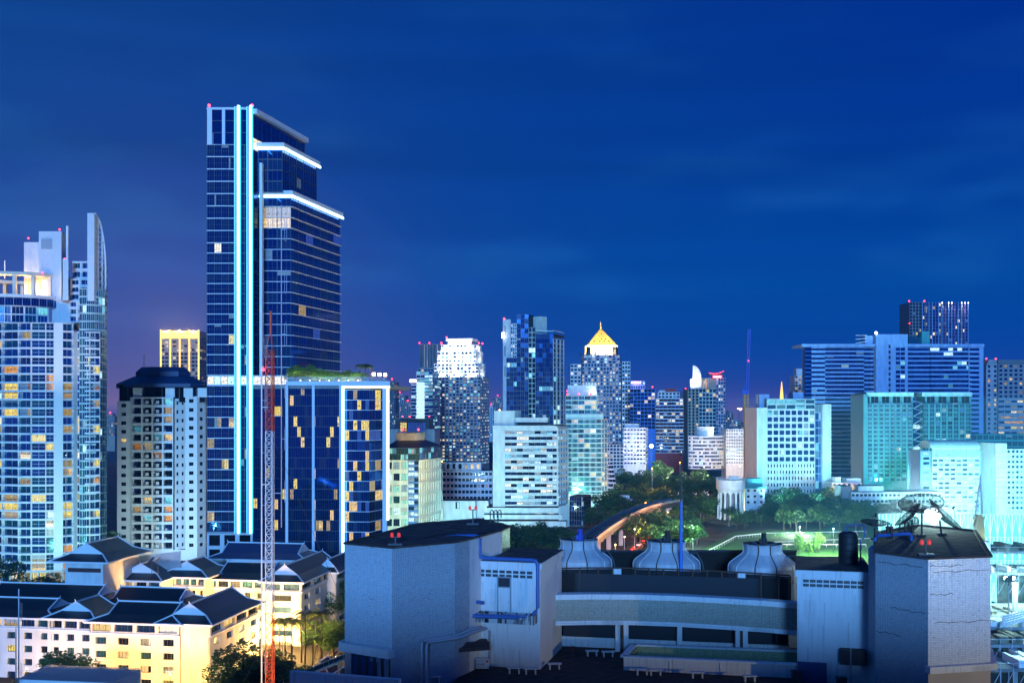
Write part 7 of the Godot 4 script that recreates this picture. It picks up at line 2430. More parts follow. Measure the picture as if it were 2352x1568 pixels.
func park() -> void:
	var r := RandomNumberGenerator.new()
	r.seed = 77
	# belts of trees: [bearing from, to, near, far, count, height from, to, what one sees of them]
	var belts := [
		[1150, 1270, 400, 470, 9, 11, 15, "dark rounded tree in the belt behind the brown tiled roof"],
		[1260, 1345, 400, 455, 7, 10, 13, "low spreading tree between the banded office and the viaduct"],
		[1400, 1560, 560, 660, 16, 13, 18, "dark park tree beyond the bend of the viaduct"],
		[1420, 1650, 690, 790, 18, 14, 19, "park tree in the dark belt below the white offices"],
		[1440, 1620, 430, 520, 15, 12, 16, "broad park tree beside the straight of the viaduct"],
		[1560, 1700, 540, 640, 14, 12, 16, "park tree in the dark grove before the water tower"],
		[1690, 1900, 520, 600, 18, 11, 15, "park tree along the far rail of the lawn"],
		[1740, 2010, 590, 660, 20, 12, 17, "dark tree before the blue-white grid office"],
		[1880, 2150, 500, 580, 17, 11, 15, "tree before the long white ward building"],
		[2060, 2290, 430, 520, 13, 9, 13, "pale lit tree by the driving range net"],
		[1350, 1420, 480, 600, 7, 9, 12, "tree between the green-glass condominium and the viaduct"]]
	for q in belts:
		for k in q[4]:
			var u := lerpf(q[0], q[1], (k + r.randf()) / q[4])
			var d := r.randf_range(q[2], q[3])
			var h := r.randf_range(q[5], q[6])
			if u > 1560 and d < 530 and u < 1960 and d > 400 and u > 1610: d = r.randf_range(548, 580)
			if u > 1632 and u < 1765 and d < 605: h = r.randf_range(6.5, 8.5)
			tree("park_tree", q[7] + ", " + nth(k) + " from the left", protos[[0, 1, 3, 1, 0][k % 5]], Vector3(X(u, d), 0, -d), h, r.randf() * TAU, "trees: " + q[7], r.randf_range(1.05, 1.4))
	tree("flowering_tree", "brightly lit turquoise round tree beside the small violet-white office", protos[2], Vector3(X(1510, 800), 0, -800), 22, 0.3, "", 1.15)
	for k in 4:
		tree("young_tree", ["small bright tree on the lawn nearest the black tank", "slender young tree on the open lawn", "small pale tree by the lawn's white rail", "low bright bush on the lawn"][k], protos[2], Vector3(X([1880, 1836, 1858, 1812][k], 452 - 8 * k), 0, -452.0 + 8 * k), [9.0, 10.0, 7.5, 5.0][k], k * 1.3, "young trees on the lawn", [0.7, 0.55, 0.6, 1.2][k])
	# white rails of the racecourse
	var rails := [[[1630, 452], [1690, 500]], [[1690, 500], [1760, 512]], [[1760, 512], [1990, 520]], [[1770, 478], [2000, 492]], [[1740, 470], [1990, 470]]]
	for q in rails:
		var a := pt(q[0][0], q[0][1])
		var b := pt(q[1][0], q[1][1])
		var o := thing("course_rail", "white running rail of the racecourse " + ["at the corner of the lawn", "along the bend", "on the far side", "before the far trees", "across the middle of the lawn"][rails.find(q)], "railing", Vector3(a.x, 0, a.y), "rails of the racecourse")
		var g := Geo.new()
		var e := Vector3(b.x - a.x, 0, b.y - a.y)
		g.bar(Vector3.UP * 1.3, e + Vector3.UP * 1.3, 0.3, 0.28)
		part(o, "top_rail", g, M.white_paint)
		g = Geo.new()
		for k in 12: g.bar(e * (k / 11.0), e * (k / 11.0) + Vector3.UP * 1.2, 0.12)
		part(o, "rail_post", g, M.white_paint)
	# lamps of the park and the roads
	lamp_post("brilliant green-white lamp at the near corner of the lawn", Vector3(X(1592, 452), Y(1240, 452), -452), lin(0.6, 1.0, 0.75), 1500, "lamp_cyan", "lamps of the park", 0.8)
	lamp_post("bright white lamp beside the far rail of the lawn", Vector3(X(1838, 515), Y(1211, 515), -515), lin(0.75, 1.0, 0.8), 1200, "lamp_cyan", "lamps of the park", 0.6)
	lamp_post("added green-white lamp over the end of the lawn near the black tank", Vector3(X(1915, 440), 11, -440), lin(0.75, 1.0, 0.6), 2600, "lamp_cyan", "lamps of the park", 0.5)  # extra lamp added to brighten the lawn
	lamp_post("orange sodium lamp high in the dark park trees", Vector3(X(1498, 640), Y(1078, 640), -640), lin(1, 0.4, 0.06), 900, "lamp_sodium", "lamps of the park", 0.8)
	lamp_post("small orange lamp at the bend of the viaduct", Vector3(X(1483, 545), Y(1156, 545), -545), lin(1, 0.5, 0.1), 130, "lamp_sodium", "lamps of the park", 0.5)
	lamp_post("orange lamp before the curved office's forecourt", Vector3(X(1562, 760), Y(1063, 760), -760), lin(1, 0.6, 0.25), 250, "lamp_sodium", "lamps of the park", 0.7)
	lamp_post("pale lamp on the forecourt of the white slab block", Vector3(X(1700, 745), Y(1072, 745), -745), lin(1, 0.8, 0.6), 330, "lamp_warm", "lamps of the park", 0.6)
	lamp_post("warm lamp beside the small red kiosk", Vector3(X(1928, 610), Y(1138, 610), -610), lin(1, 0.5, 0.12), 160, "lamp_sodium", "lamps of the park", 0.5)
	lamp_post("blazing orange lamp at the corner of the hip-roofed office", Vector3(X(1015, 500), Y(1062, 500), -500), lin(1, 0.5, 0.14), 800, "lamp_sodium", "lamps of the park", 0.9)
	for k in 7:
		var u := 1545.0 + 32.0 * k
		lamp_post(nth(k) + " pale street lamp from the left along the forecourts below the white offices", Vector3(X(u, 772), 9.0, -772), [lin(1, 0.85, 0.75), lin(1, 0.7, 0.5), lin(0.9, 0.85, 1.0)][k % 3], 330, "lamp_warm", "street lamps of the forecourts", 0.3)
	for k in 3: lamp_post(["first", "second", "third"][k] + " green park light glowing among the grove", Vector3(X([1430, 1610, 1700][k], 600), 6, -600), lin(0.7, 1.0, 0.2), 60, "lamp_white", "lamps of the park", 0.3)

func viaduct() -> void:
	var o := thing("viaduct", "elevated railway viaduct curving through the park trees", "viaduct", Vector3(X(1430, 470), 0, -470))
	var pts := []
	var ctl := [[1330, 375], [1362, 410], [1398, 447], [1440, 492], [1480, 527], [1522, 552], [1556, 566]]
	for k in 37:
		var t := k / 36.0 * 6
		var i := mini(int(t), 5)
		var f := t - i
		pts.append(Vector3(X(lerpf(ctl[i][0], ctl[i + 1][0], f), lerpf(ctl[i][1], ctl[i + 1][1], f)), 12.0, -lerpf(ctl[i][1], ctl[i + 1][1], f)) - o.position)
	var deck := Geo.new()
	var par := Geo.new()
	var rail := Geo.new()
	for k in 36:
		var a: Vector3 = pts[k]
		var b: Vector3 = pts[k + 1]
		var s := (b - a).cross(Vector3.UP).normalized()
		deck.bar(a - Vector3.UP * 0.7, b - Vector3.UP * 0.7, 6.2, 1.2)
		deck.bar(a - Vector3.UP * 2.0, b - Vector3.UP * 2.0, 4.6, 1.6)
		for q in [-1.0, 1.0]:
			par.bar(a + s * 3.1 * q + Vector3.UP * 0.35, b + s * 3.1 * q + Vector3.UP * 0.35, 0.25, 1.3)
			for m in [-0.7, 0.7]: rail.bar(a + s * (1.5 * q + m) + Vector3.UP * 0.02, b + s * (1.5 * q + m) + Vector3.UP * 0.02, 0.12, 0.16)
	part(o, "deck", deck, M.asphalt)
	part(o, "parapet", par, M.grey)
	part(o, "rail", rail, M.steel)
	for k in range(0, 36, 4):
		var g := Geo.new()
		var p: Vector3 = pts[k]
		g.box(Vector3(p.x - 0.9, 0, p.z - 0.9), Vector3(p.x + 0.9, 9.2, p.z + 0.9))
		g.box(Vector3(p.x - 2.0, 8.4, p.z - 1.0), Vector3(p.x + 2.0, 9.2, p.z + 1.0))
		part(o, "pier", g, M.concrete)
	# evening traffic below it, tail lamps towards us
	for k in 9:
		var p: Vector3 = pts[4 + 2 * k] + o.position
		var q: Vector3 = pts[5 + 2 * k] + o.position
		var dir := (q - p)
		var side := dir.cross(Vector3.UP).normalized() * 8.0
		car(Vector3(p.x + side.x, 0.02, p.z + side.z), atan2(-dir.z, dir.x), "car with red tail lamps queuing beside the viaduct, " + nth(k) + " from the near end", ["white", "frame_dark", "red_paint"][k % 3], "cars queuing beside the viaduct")
		omni(get_child(get_child_count() - 1), Vector3(-2.6, 0.75, 0), lin(1, 0.08, 0.04), 7, 0.2)
	for k in 7:
		var p: Vector3 = pts[2 + 4 * k] + o.position
		lamp_post(nth(k) + " added warm lamp along the viaduct's outer edge, counted from the near end", Vector3(p.x + 8.0, 9.0, p.z + 4.0), lin(1, 0.42, 0.16), 260, "lamp_warm", "added lamps along the viaduct road", 0.3)  # added to throw warm light on the parapet

func water_tower() -> void:
	var d := 590.0
	var o := thing("water_tower", "round white water tower on arched concrete legs", "water tower", Vector3(X(1679, d), 0, -d))
	var R := S(33, d)
	var yt := Y(1103, d)
	var yb := Y(1122, d)
	var g := Geo.new()
	g.lathe(Vector3.ZERO, [Vector2(R * 0.86, yb - 1.0), Vector2(R, yb), Vector2(R, yt), Vector2(R * 1.03, yt + 0.4), Vector2(0, yt + 0.4)], 40)
	part(o, "tank", g, M.white)
	g = Geo.new()
	for k in 32:
		var a := TAU * k / 32.0
		g.bar(Vector3(sin(a) * R, yt + 0.4, cos(a) * R), Vector3(sin(a) * R, yt + 1.4, cos(a) * R), 0.2)
		var a2 := TAU * (k + 1) / 32.0
		g.bar(Vector3(sin(a) * R, yt + 1.4, cos(a) * R), Vector3(sin(a2) * R, yt + 1.4, cos(a2) * R), 0.15)
	part(o, "balustrade", g, M.white)
	for k in 14:
		var a := TAU * (k + 0.5) / 14.0
		g = Geo.new()
		var e := Vector3(sin(a), 0, cos(a))
		g.bar(e * R * 0.9, e * R * 0.82 + Vector3.UP * (yb - 0.8), 0.8, 0.9)
		part(o, "leg", g, M.white)
		g = Geo.new()
		var b := TAU * (k + 1.5) / 14.0
		for s in 8:
			var f0 := s / 8.0
			var f1 := (s + 1) / 8.0
			var p0 := Vector3(sin(lerpf(a, b, f0)), 0, cos(lerpf(a, b, f0))) * R * 0.84 + Vector3.UP * (yb - 3.2 + 1.9 * sin(PI * f0))
			var p1 := Vector3(sin(lerpf(a, b, f1)), 0, cos(lerpf(a, b, f1))) * R * 0.84 + Vector3.UP * (yb - 3.2 + 1.9 * sin(PI * f1))
			g.bar(p0, p1, 0.6, 0.7)
			g.bar(Vector3(p0.x, yb - 1.4, p0.z), Vector3(p1.x, yb - 1.4, p1.z), 0.5, 0.8)
		part(o, "arch", g, M.white)
	g = Geo.new()
	g.lathe(Vector3.ZERO, [Vector2(R * 0.55, 0), Vector2(R * 0.55, yb - 1.0)], 24)
	part(o, "core_wall", g, M.grey)
	g = Geo.new()
	g.box(Vector3(-1, yt + 0.4, -1), Vector3(4, yt + 2.4, 1))
	part(o, "hatch_house", g, M.white)
	floodlight("floodlight in the grove before the round water tower", Vector3(X(1676, 555), 4, -556), at(1679, 1130, 586), lin(0.8, 1.0, 0.9), 420, 55, "lamp_white", 0.4)
	var b := begin("teal_roof_block", "small white block with a teal roof beside the water tower", "building", 1733, 600, "", 20)
	var q := rect(b, 1712, 1757, 600, 14, -0.12)
	block(b, q, Y(1160, 600), Y(1120, 600), 3, [3, 0, 0, 2], {"wall": "white", "pier": 0.6, "span": 0.6, "glass": "glass_black", "lit": 0.0, "nx": 2}, "teal_roof")
	cap(b, grown(q, 0.8), Y(1119, 600), "teal_roof", 0.8)
	shell(b, rect(b, 1716, 1752, 606, 8, -0.12), Y(1119, 600), Y(1101, 600), "teal_roof", "teal_roof")
	finish(b)

func low_buildings() -> void:
	# office with dark hipped roof in front of the crown tower
	var b := begin("hip_roof_office", "teal-lit office with a dark hipped roof and big bright windows", "office building", 955, 520, "", 200)
	var d := 520.0
	var n := b.node
	var P := func(u, dd): return rel(b, pt(u, dd))
	var o := {"wall": "mint", "pier": 0.2, "span": 0.38, "reveal": 0.5, "glass": ["glass", "glass_teal"], "lit": 0.8, "pal": ["cool", "aqua", "cool"], "nx": 3, "frame": "frame_dark"}
	var y0 := Y(1213, d)
	var y1 := Y(1056, d)
	var A: Vector2 = P.call(884, d)
	var B: Vector2 = P.call(937, d)
	var C: Vector2 = P.call(964, d - 1)
	var D: Vector2 = P.call(1013, d + 26)
	face(b, A, B, y0, y1, 3, 6, o)
	face(b, B + Vector2(0, -0.8), C + Vector2(0, -0.8), y0, y1, 2, 12, {"wall": "royal_blue", "pier": 0.05, "span": 0.3, "reveal": 0.3, "glass": "glass_blue", "lit": 0.5, "pal": ["cool"], "nx": 2})
	face(b, C, D, y0, y1, 9, 6, {"wall": "mint", "pier": 0.42, "span": 0.3, "reveal": 0.6, "glass": ["glass_teal", "glass_black"], "lit": 0.12, "pal": ["aqua", "cyan"], "nx": 1})
	face(b, A + Vector2(0, 0.4), C + Vector2(0, 0.4), y1, Y(1029, d), 9, 2, {"wall": "frame_dark", "pier": 0.04, "span": 0.08, "reveal": 0.2, "glass": "glass_teal", "lit": 0.45, "pal": ["cyan", "aqua"], "nx": 2})
	face(b, C + Vector2(0, 0.4), D + Vector2(0.6, 0), y1, Y(1026, d), 8, 2, {"wall": "frame_dark", "pier": 0.04, "span": 0.05, "reveal": 0.2, "glass": "glass_blue", "lit": 0.1, "pal": ["cyan", "blue_room"], "nx": 2})
	shell(b, [A, B, C, D, D + Vector2(-24, -6), A + Vector2(0, -30)], 0, y0 - 0.02, "mint")
	var rf := Geo.new()
	var e := [A + Vector2(0, 1.2), C + Vector2(1, 1.2), D + Vector2(1.2, 0), D + Vector2(-24, -6), A + Vector2(0, -30)]
	var m := Vector2.ZERO
	for p in e: m += p / 5.0
	for k in 5:
		var p: Vector2 = e[k]
		var q: Vector2 = e[(k + 1) % 5]
		var p2 := m + (p - m) * 0.5
		var q2 := m + (q - m) * 0.5
		rf.quad(Vector3(p.x, Y(1028, d), p.y), Vector3(q.x, Y(1028, d), q.y), Vector3(q2.x, Y(1010, d) - 0.5, q2.y), Vector3(p2.x, Y(1010, d) - 0.5, p2.y))
	part(n, "hipped_roof", rf, M.slate)
	var mm := []
	for p in e: mm.append(m + (p - m) * 0.5)
	shell(b, mm, Y(1012, d) - 1.0, Y(995, d), "mint", "mint")
	for u in [925, 961]: beacon(n, Vector3(P.call(u, d + 12).x, Y(990, d), P.call(u, d + 12).y), 0.5)
	finish(b)
	floodlight("teal floodlight in the street before the hip-roofed office", Vector3(X(985, 480), 8, -482), at(985, 1130, 530), lin(0.6, 1.0, 0.85), 2200, 60, "lamp_cyan", 0.5)
	# slate-fronted offices below the pink tower
	b = begin("shadowed_slab", "long shaded office slab with rows of dark windows below the pinkish tower", "office building", 1075, 640, "", 140)
	d = 640.0
	block(b, rect(b, 1016, 1131, d, 18, 0.04), Y(1150, d), Y(1081, d), 5, [13, 0, 0, 0], {"wall": "old_plaster", "pier": 0.25, "span": 0.5, "reveal": 0.35, "glass": "glass_black", "lit": 0.05, "pal": ["warm", "pale"], "nx": 2})
	block(b, rect(b, 1022, 1105, d + 4, 12, 0.04), Y(1081, d), Y(1062, d), 1, [6, 0], {"wall": "old_plaster", "base": Y(1081, d), "pier": 0.5, "span": 0.4, "glass": "glass_black", "lit": 0.5, "pal": ["amber", "warm"]})
	finish(b)
	b = begin("cyan_annex", "low cyan-lit annex with a dark panel beside the banded office", "building", 1060, 560, "", 20)
	d = 560.0
	shell(b, rect(b, 1014, 1092, d, 16, 0.05), 0, Y(1150, d), "mint")
	shell(b, rect(b, 1092, 1122, d + 6, 14, 0.05), 0, Y(1150, d + 6), "white")
	face(b, rel(b, pt(1046, d - 0.5)), rel(b, pt(1084, d - 0.5)), Y(1168, d), Y(1152, d), 4, 1, {"wall": "frame_dark", "pier": 0.04, "span": 0.1, "glass": "glass_black", "lit": 0, "nx": 1, "reveal": 0.1})
	finish(b)
	floodlight("cyan floodlight before the low annex with the dark panel", Vector3(X(1080, 520), 4, -524), at(1060, 1180, 560), lin(0.3, 0.95, 1.0), 420, 65, "lamp_cyan", 0.4)
	b = begin("mall_block", "low mall block with a glowing blue video wall", "shopping mall", 950, 800, "", 60)
	d = 800.0
	shell(b, rect(b, 890, 998, d, 30, 0.05), 0, Y(985, d), "white")
	for s in [[919, 934, "yellow"], [936, 978, "blue_room"]]:
		face(b, rel(b, pt(s[0], d - 1.5)), rel(b, pt(s[1], d - 1.5)), Y(990, d), Y(970, d), 5 if s[2] == "blue_room" else 3, 3, {"wall": "frame_dark", "pier": 0.03, "span": 0.03, "reveal": 0.1, "glass": s[2], "lit": 0.12, "pal": ["cyan", "cool"] if s[2] == "blue_room" else ["pale", "amber"], "nx": 1})
	shell(b, rect(b, 910, 985, d + 2, 26, 0.05), Y(985, d), Y(962, d), "grey")
	for u in [924, 940, 985]: beacon(b.node, Vector3(rel(b, pt(u, d)).x, Y(958, d), -2), 0.5)
	finish(b)
	# long low ward building before the teal twin block
	b = begin("long_ward", "long low white building with two rows of dark windows behind the trees", "hospital", 2055, 590, "", 90)
	d = 590.0
	block(b, rect(b, 1956, 2165, d, 14), Y(1172, d), Y(1130, d), 3, [22, 0, 0, 0], {"wall": "white", "pier": 0.3, "span": 0.6, "reveal": 0.4, "glass": ["glass_teal", "glass_black"], "lit": 0.08, "pal": ["cool"], "nx": 2}, "concrete")
	shell(b, rect(b, 1935, 1956, d + 4, 14), 0, Y(1118, d), "concrete")
	shell(b, rect(b, 1972, 2030, d + 6, 10), Y(1130, d), Y(1118, d), "white")
	finish(b)
	floodlight("cyan floodlight added before the long low white building", Vector3(X(2050, 545), 6, -546), at(2056, 1150, 590), lin(0.6, 1.0, 0.95), 800, 70, "lamp_cyan", 0.4)  # near lamp added in place of the site floods
	b = begin("stepped_villa", "stepped white villa block beside the red kiosk sign", "building", 1945, 620, "", 30)
	d = 620.0
	block(b, rect(b, 1912, 1980, d, 12), Y(1130, d), Y(1108, d), 2, [6, 0, 0, 0], {"wall": "white", "pier": 0.5, "span": 0.5, "glass": "glass_black", "lit": 0.3, "pal": ["cool", "pale"]}, "white")
	shell(b, rect(b, 1920, 1932, d + 2, 8), Y(1108, d), Y(1096, d), "white")
	shell(b, rect(b, 1945, 1978, d + 2, 8), Y(1108, d), Y(1099, d), "white", "pale_blue")
	var g := Geo.new()
	var q := rel(b, pt(1918, d - 0.5))
	g.box(Vector3(q.x, Y(1134, d), q.y), Vector3(q.x + 2.8, Y(1124, d), q.y + 0.3))
	part(b.node, "sign_panel", g, M.red_paint)
	finish(b)
	b = begin("white_annex", "small white annex with a blue roof left of the viaduct bend", "building", 1465, 560, "", 20)
	d = 575.0
	block(b, rect(b, 1446, 1484, d, 10, -0.1), Y(1163, d), Y(1147, d), 2, [5, 2], {"wall": "white", "pier": 0.5, "span": 0.55, "glass": "glass_black", "lit": 0.1}, "concrete")
	shell(b, rect(b, 1426, 1446, d + 2, 9, -0.1), 0, Y(1138, d), "white", "dark_blue_roof")
	finish(b)
	# pavilion roofs in the hotel garden
	b = begin("garden_pavilion", "small red-tiled pavilion among the palms", "pavilion", 720, 246, "", 4)
	d = 246.0
	var qq := rect(b, 706, 752, d, 7, 0.2)
	shell(b, qq, 0, Y(1548, d), "cream")
	finish(b)
	thai_roof(b.node, qq, Y(1548, d), 3.2, 0.8, "red_tile")
	b = begin("tin_roof_house", "house with a pale ribbed tin roof at the lower edge of the view", "house", 140, 175, "", 4)
	d = 180.0
	shell(b, rect(b, 40, 262, d, 9, 0.14), 0, Y(1560, d), "old_plaster", "galvanised")
	var rb := Geo.new()
	var rr := rect(b, 40, 262, d, 9, 0.14)
	for k in 40:
		var p0: Vector2 = rr[0].lerp(rr[1], k / 39.0)
		var p1: Vector2 = rr[3].lerp(rr[2], k / 39.0)
		rb.bar(Vector3(p0.x, Y(1560, d) + 0.05, p0.y), Vector3(p1.x, Y(1560, d) + 0.3, p1.y), 0.1, 0.1)
	part(b.node, "roof_rib", rb, M.galvanised)
	finish(b)
	# far city on the horizon
	var r := RandomNumberGenerator.new()
	r.seed = 5
	# bearing, width, top, distance, tone, what it looks like and where it shows
	var far := [[252, 22, 955, 1500, "tan", "distant tan block in the gap right of the curved condominium"], [900, 16, 878, 1500, "grey", "distant dark tower close beside the podium's light portal"], [918, 26, 908, 1700, "pinkish", "distant pale tower behind the mall with the blue video wall"], [936, 30, 928, 1450, "taupe", "distant stepped block left of the brilliant white lit shaft"], [1128, 14, 935, 1900, "white", "distant pale block just right of the stepped white crown"], [1143, 26, 915, 2100, "taupe", "distant block with a row of roof lamps beside the dark glass tower"],
		[1302, 20, 905, 1800, "grey", "distant block between the dark glass tower and the pyramid tower"], [1452, 22, 925, 1600, "pinkish", "distant block below the violet lit sign"], [1490, 30, 935, 1500, "grey", "distant dark block left of the red and white tower"], [1500, 14, 905, 1900, "white", "distant thin white tower left of the red and white tower"], [1575, 18, 900, 1800, "taupe", "distant tower between the red tower and the arc-crowned tower"], [1676, 18, 948, 1500, "grey", "distant dark tower right of the arc-crowned tower"],
		[1690, 26, 968, 1700, "concrete", "distant low grey block left of the crane"], [1712, 24, 975, 1500, "taupe", "distant low brown block behind the crane mast"], [1730, 20, 958, 1450, "royal_blue", "distant dark blue block right of the crane"], [2262, 14, 860, 1300, "white", "distant white tower right of the wide blue slab building"]]
	for fb in far:
		var u: float = fb[0]
		var w: float = fb[1]
		d = fb[3]
		b = begin("distant_building", fb[5], "building", u, d, "distant buildings on the horizon", 60)
		var rows := int(clampf((1000 - fb[2]) / 5.0, 3, 24))
		block(b, rect(b, u - w / 2, u + w / 2, d, 24, 0.1), Y(1000, d), Y(fb[2], d), rows, [maxi(3, int(w / 4)), 3, 0, 3], {"wall": fb[4], "pier": 0.4, "span": 0.45, "reveal": 0.4, "glass": ["glass_black", "glass"], "lit": 0.25, "pal": ["warm", "pale", "cool", "amber"], "nx": 0, "base": 0.0})
		shell(b, rect(b, u - w * 0.2, u + w * 0.25, d + 5, 10), Y(fb[2], d), Y(fb[2] - 5, d), fb[4])
		if int(u) % 3 == 0: beacon(b.node, Vector3(0, Y(fb[2] - 6, d), 0), 1.0)
		finish(b)
	b = begin("slender_tower", "slender pale apartment tower seen past the wide blue slab building", "apartment tower", 1838, 950, "", 60)
	block(b, rect(b, 1826, 1850, 950, 16), Y(915, 950), Y(862, 950), 8, [3, 0], {"wall": "white", "pier": 0.4, "span": 0.4, "glass": "glass_black", "lit": 0.4, "pal": ["amber", "warm"]})
	shell(b, rect(b, 1830, 1848, 953, 10), Y(862, 950), Y(846, 950), "white")
	finish(b)
	var sp := thing("lit_spire", "small golden lit spire on the horizon", "spire", Vector3(X(1796, 1500), 0, -1500))
	var gs := Geo.new()
	gs.tube([Vector3(0, 40, 0), Vector3(0, Y(905, 1500), 0), Vector3(0, Y(876, 1500), 0)], 4.0, 8, 0.3)
	part(sp, "spire_lamp", gs, M.lamp_gold)
	gs = Geo.new()
	gs.box(Vector3(-8, 0, -8), Vector3(8, 42, 8))
	part(sp, "base", gs, M.tan)
	# lamps strung along the horizon
	for k in 24:
		var u: float = [1030, 1140, 1690][k % 3] + r.randf_range(0, 45)
		var dd := r.randf_range(1900, 2600)
		var o2 := thing("distant_lamp", "tiny orange lamp on the far horizon road", "lamp", Vector3(X(u, dd), 0, -dd), "lamps on the far horizon")
		var gg := Geo.new()
		gg.ball(Vector3(0, Y(938 + r.randf_range(-1, 4), dd), 0), 1.1, 8)
		part(o2, "lamp_globe", gg, M.lamp_warm)
		gg = Geo.new()
		gg.bar(Vector3.ZERO, Vector3(0, Y(940, dd), 0), 0.6)
		part(o2, "lamp_post", gg, M.frame_dark)

func cranes_and_site() -> void:
	var d := 720.0
	var o := thing("tower_crane", "dark blue luffing tower crane with its jib raised upright", "crane", Vector3(X(1714, d), 0, -d))
	var lattice := func(called: String, a: Vector3, b: Vector3, w: float, key: String, n: int) -> void:
		var g := Geo.new()
		var z := (b - a).normalized()
		var up := Vector3.UP if absf(z.y) < 0.9 else Vector3.RIGHT
		var x := up.cross(z).normalized() * w / 2
		var y := z.cross(x.normalized()) * w / 2
		for q in [x + y, x - y, -x - y, -x + y]: g.bar(a + q, b + q, w * 0.32)
		for k in n:
			var f0 := a.lerp(b, k / float(n))
			var f1 := a.lerp(b, (k + 1) / float(n))
			g.bar(f0 + x + y, f1 - x + y, w * 0.16); g.bar(f0 - x - y, f1 + x - y, w * 0.16)
			g.bar(f0 - x + y, f1 - x - y, w * 0.16); g.bar(f0 + x - y, f1 + x + y, w * 0.16)
		part(o, called, g, M[key])
	lattice.call("crane_mast", Vector3(0, 0, 0), Vector3(0, Y(905, d), 0), 2.2, "crane_yellow", 30)
	lattice.call("jib", Vector3(0.5, Y(902, d), 0), Vector3(S(7, d), Y(756, d), 0), 1.5, "crane_blue", 18)
	var g := Geo.new()
	g.box(Vector3(-3.0, Y(905, d), -1.2), Vector3(1.6, Y(895, d), 1.2))
	g.bar(Vector3(-1.5, Y(895, d), 0), Vector3(0, Y(872, d), 0), 0.5)
	part(o, "crane_cab", g, M.crane_blue)
	beacon(o, Vector3(S(5, d), Y(830, d), 0.9), 0.35)
	# building site beside the right-hand tower
	var s := thing("construction_site", "floodlit concrete frame of a building site with scaffolding", "construction site", Vector3(X(2400, 210), 0, -210))
	for k in 6:
		var y: float = [Y(1266, 262), Y(1315, 255), Y(1412, 235), Y(1440, 225), Y(1480, 215), Y(1535, 205)][k]
		var dd: float = [262, 255, 235, 225, 215, 205][k]
		var a := Vector3(X(2270, dd), y, -dd) - s.position
		g = Geo.new()
		g.box(a + Vector3(0, -0.6, -14), a + Vector3(34, 0, 0))
		part(s, "floor_slab", g, M.concrete)
		g = Geo.new()
		for j in 14:
			var x := a.x + 2.4 * j
			g.bar(Vector3(x, y - 5.0, a.z), Vector3(x, y, a.z), 0.14)
			g.bar(Vector3(x, y - 5.0, a.z), Vector3(x + 2.4, y - 0.6, a.z), 0.09)
			g.bar(Vector3(x, y + 1.0, a.z), Vector3(x + 2.4, y + 1.0, a.z), 0.08)
			g.bar(Vector3(x, y, a.z), Vector3(x, y + 1.1, a.z), 0.08)
		part(s, "scaffolding", g, M.galvanised)
		g = Geo.new()
		var rr := RandomNumberGenerator.new()
		rr.seed = k
		for j in 20:
			var x := a.x + rr.randf_range(0, 28)
			var h := rr.randf_range(0.3, 1.6)
			g.box(Vector3(x, y, a.z - rr.randf_range(1, 10)), Vector3(x + rr.randf_range(0.4, 2.2), y + h, a.z - rr.randf_range(0.3, 0.9)))
		part(s, "stored_material", g, M.white_paint if k % 2 else M.sand, "stuff")
	for j in 5:
		g = Geo.new()
		var x: float = X(2288, 240) + 7.0 * j - s.position.x
		g.box(Vector3(x, 0, -22), Vector3(x + 0.8, Y(1300, 255), -21.2))
		part(s, "column", g, M.concrete)
	var bd := Geo.new()
	var p := Vector3(X(2295, 262), 0, -263) - s.position
	bd.box(p + Vector3(0, Y(1400, 262), 0), p + Vector3(8.5, Y(1300, 262), 0.4))
	bd.box(p + Vector3(11.5, Y(1400, 262), 0), p + Vector3(26, Y(1290, 262), 0.4))
	part(s, "hoarding", bd, M.sand)
	g = Geo.new()   # gridded steel frame leaning on the slab
	for k in 8:
		g.bar(at(2300 + 7.5 * k, 1440 - 2.2 * k, 224) - s.position, at(2307 + 7.5 * k, 1412 - 2.2 * k, 226) - s.position, 0.28)
	for k in 5: g.bar(at(2298 + 2 * k, 1440 - 6 * k, 224) - s.position, at(2354 + 2 * k, 1424 - 6 * k, 224) - s.position, 0.28)
	part(s, "formwork_grid", g, M.white_paint)
	# floodlight masts of the site
	for q in [[2318, 1330, 228.0, 900.0, Vector3(X(2330, 262), 12, -262), 75.0, "blazing floodlight standing in the building site"], [2420, 1235, 250.0, 2200.0, Vector3(X(2290, 250), 10, -245), 75.0, "tall floodlight over the far corner of the building site"]]:
		var pos := at(q[0], q[1], q[2])
		floodlight(q[6], pos, q[4], lin(0.5, 0.98, 1.0), q[3], q[5], "lamp_flood", 1.3, "floodlights of the building site")
		var l: Node3D = get_child(get_child_count() - 1)
		for k in 2:
			flood_head(l, Vector3(-0.8 + 1.6 * k, pos.y + 0.3, 0.3), Vector3(-6 + 12 * k, pos.y - 18, 60), lin(0.5, 0.98, 1.0), q[3] * 0.25, 60, "lamp_cyan", 0.9)
	var lp := at(2142, 1191, 93)
	lamp_post("blazing cluster lamp on a mast just behind the satellite dishes", lp, lin(0.6, 1.0, 0.95), 130, "lamp_flood", "floodlights of the building site", 0.4)
	var lt: Node3D = get_child(get_child_count() - 1)
	for k in 5:
		var a := TAU * k / 5.0
		g = Geo.new()
		g.ball(Vector3(cos(a) * 0.5, lp.y + 0.25 + sin(a) * 0.5, 0.1), 0.24, 10)
		part(lt, "lamp_globe", g, M.lamp_flood)
	g = Geo.new()
	for k in 5: g.bar(Vector3(0, lp.y + 0.25, -0.1), Vector3(cos(TAU * k / 5.0) * 0.5, lp.y + 0.25 + sin(TAU * k / 5.0) * 0.5, -0.1), 0.08)
	part(lt, "lamp_bracket", g, M.steel)
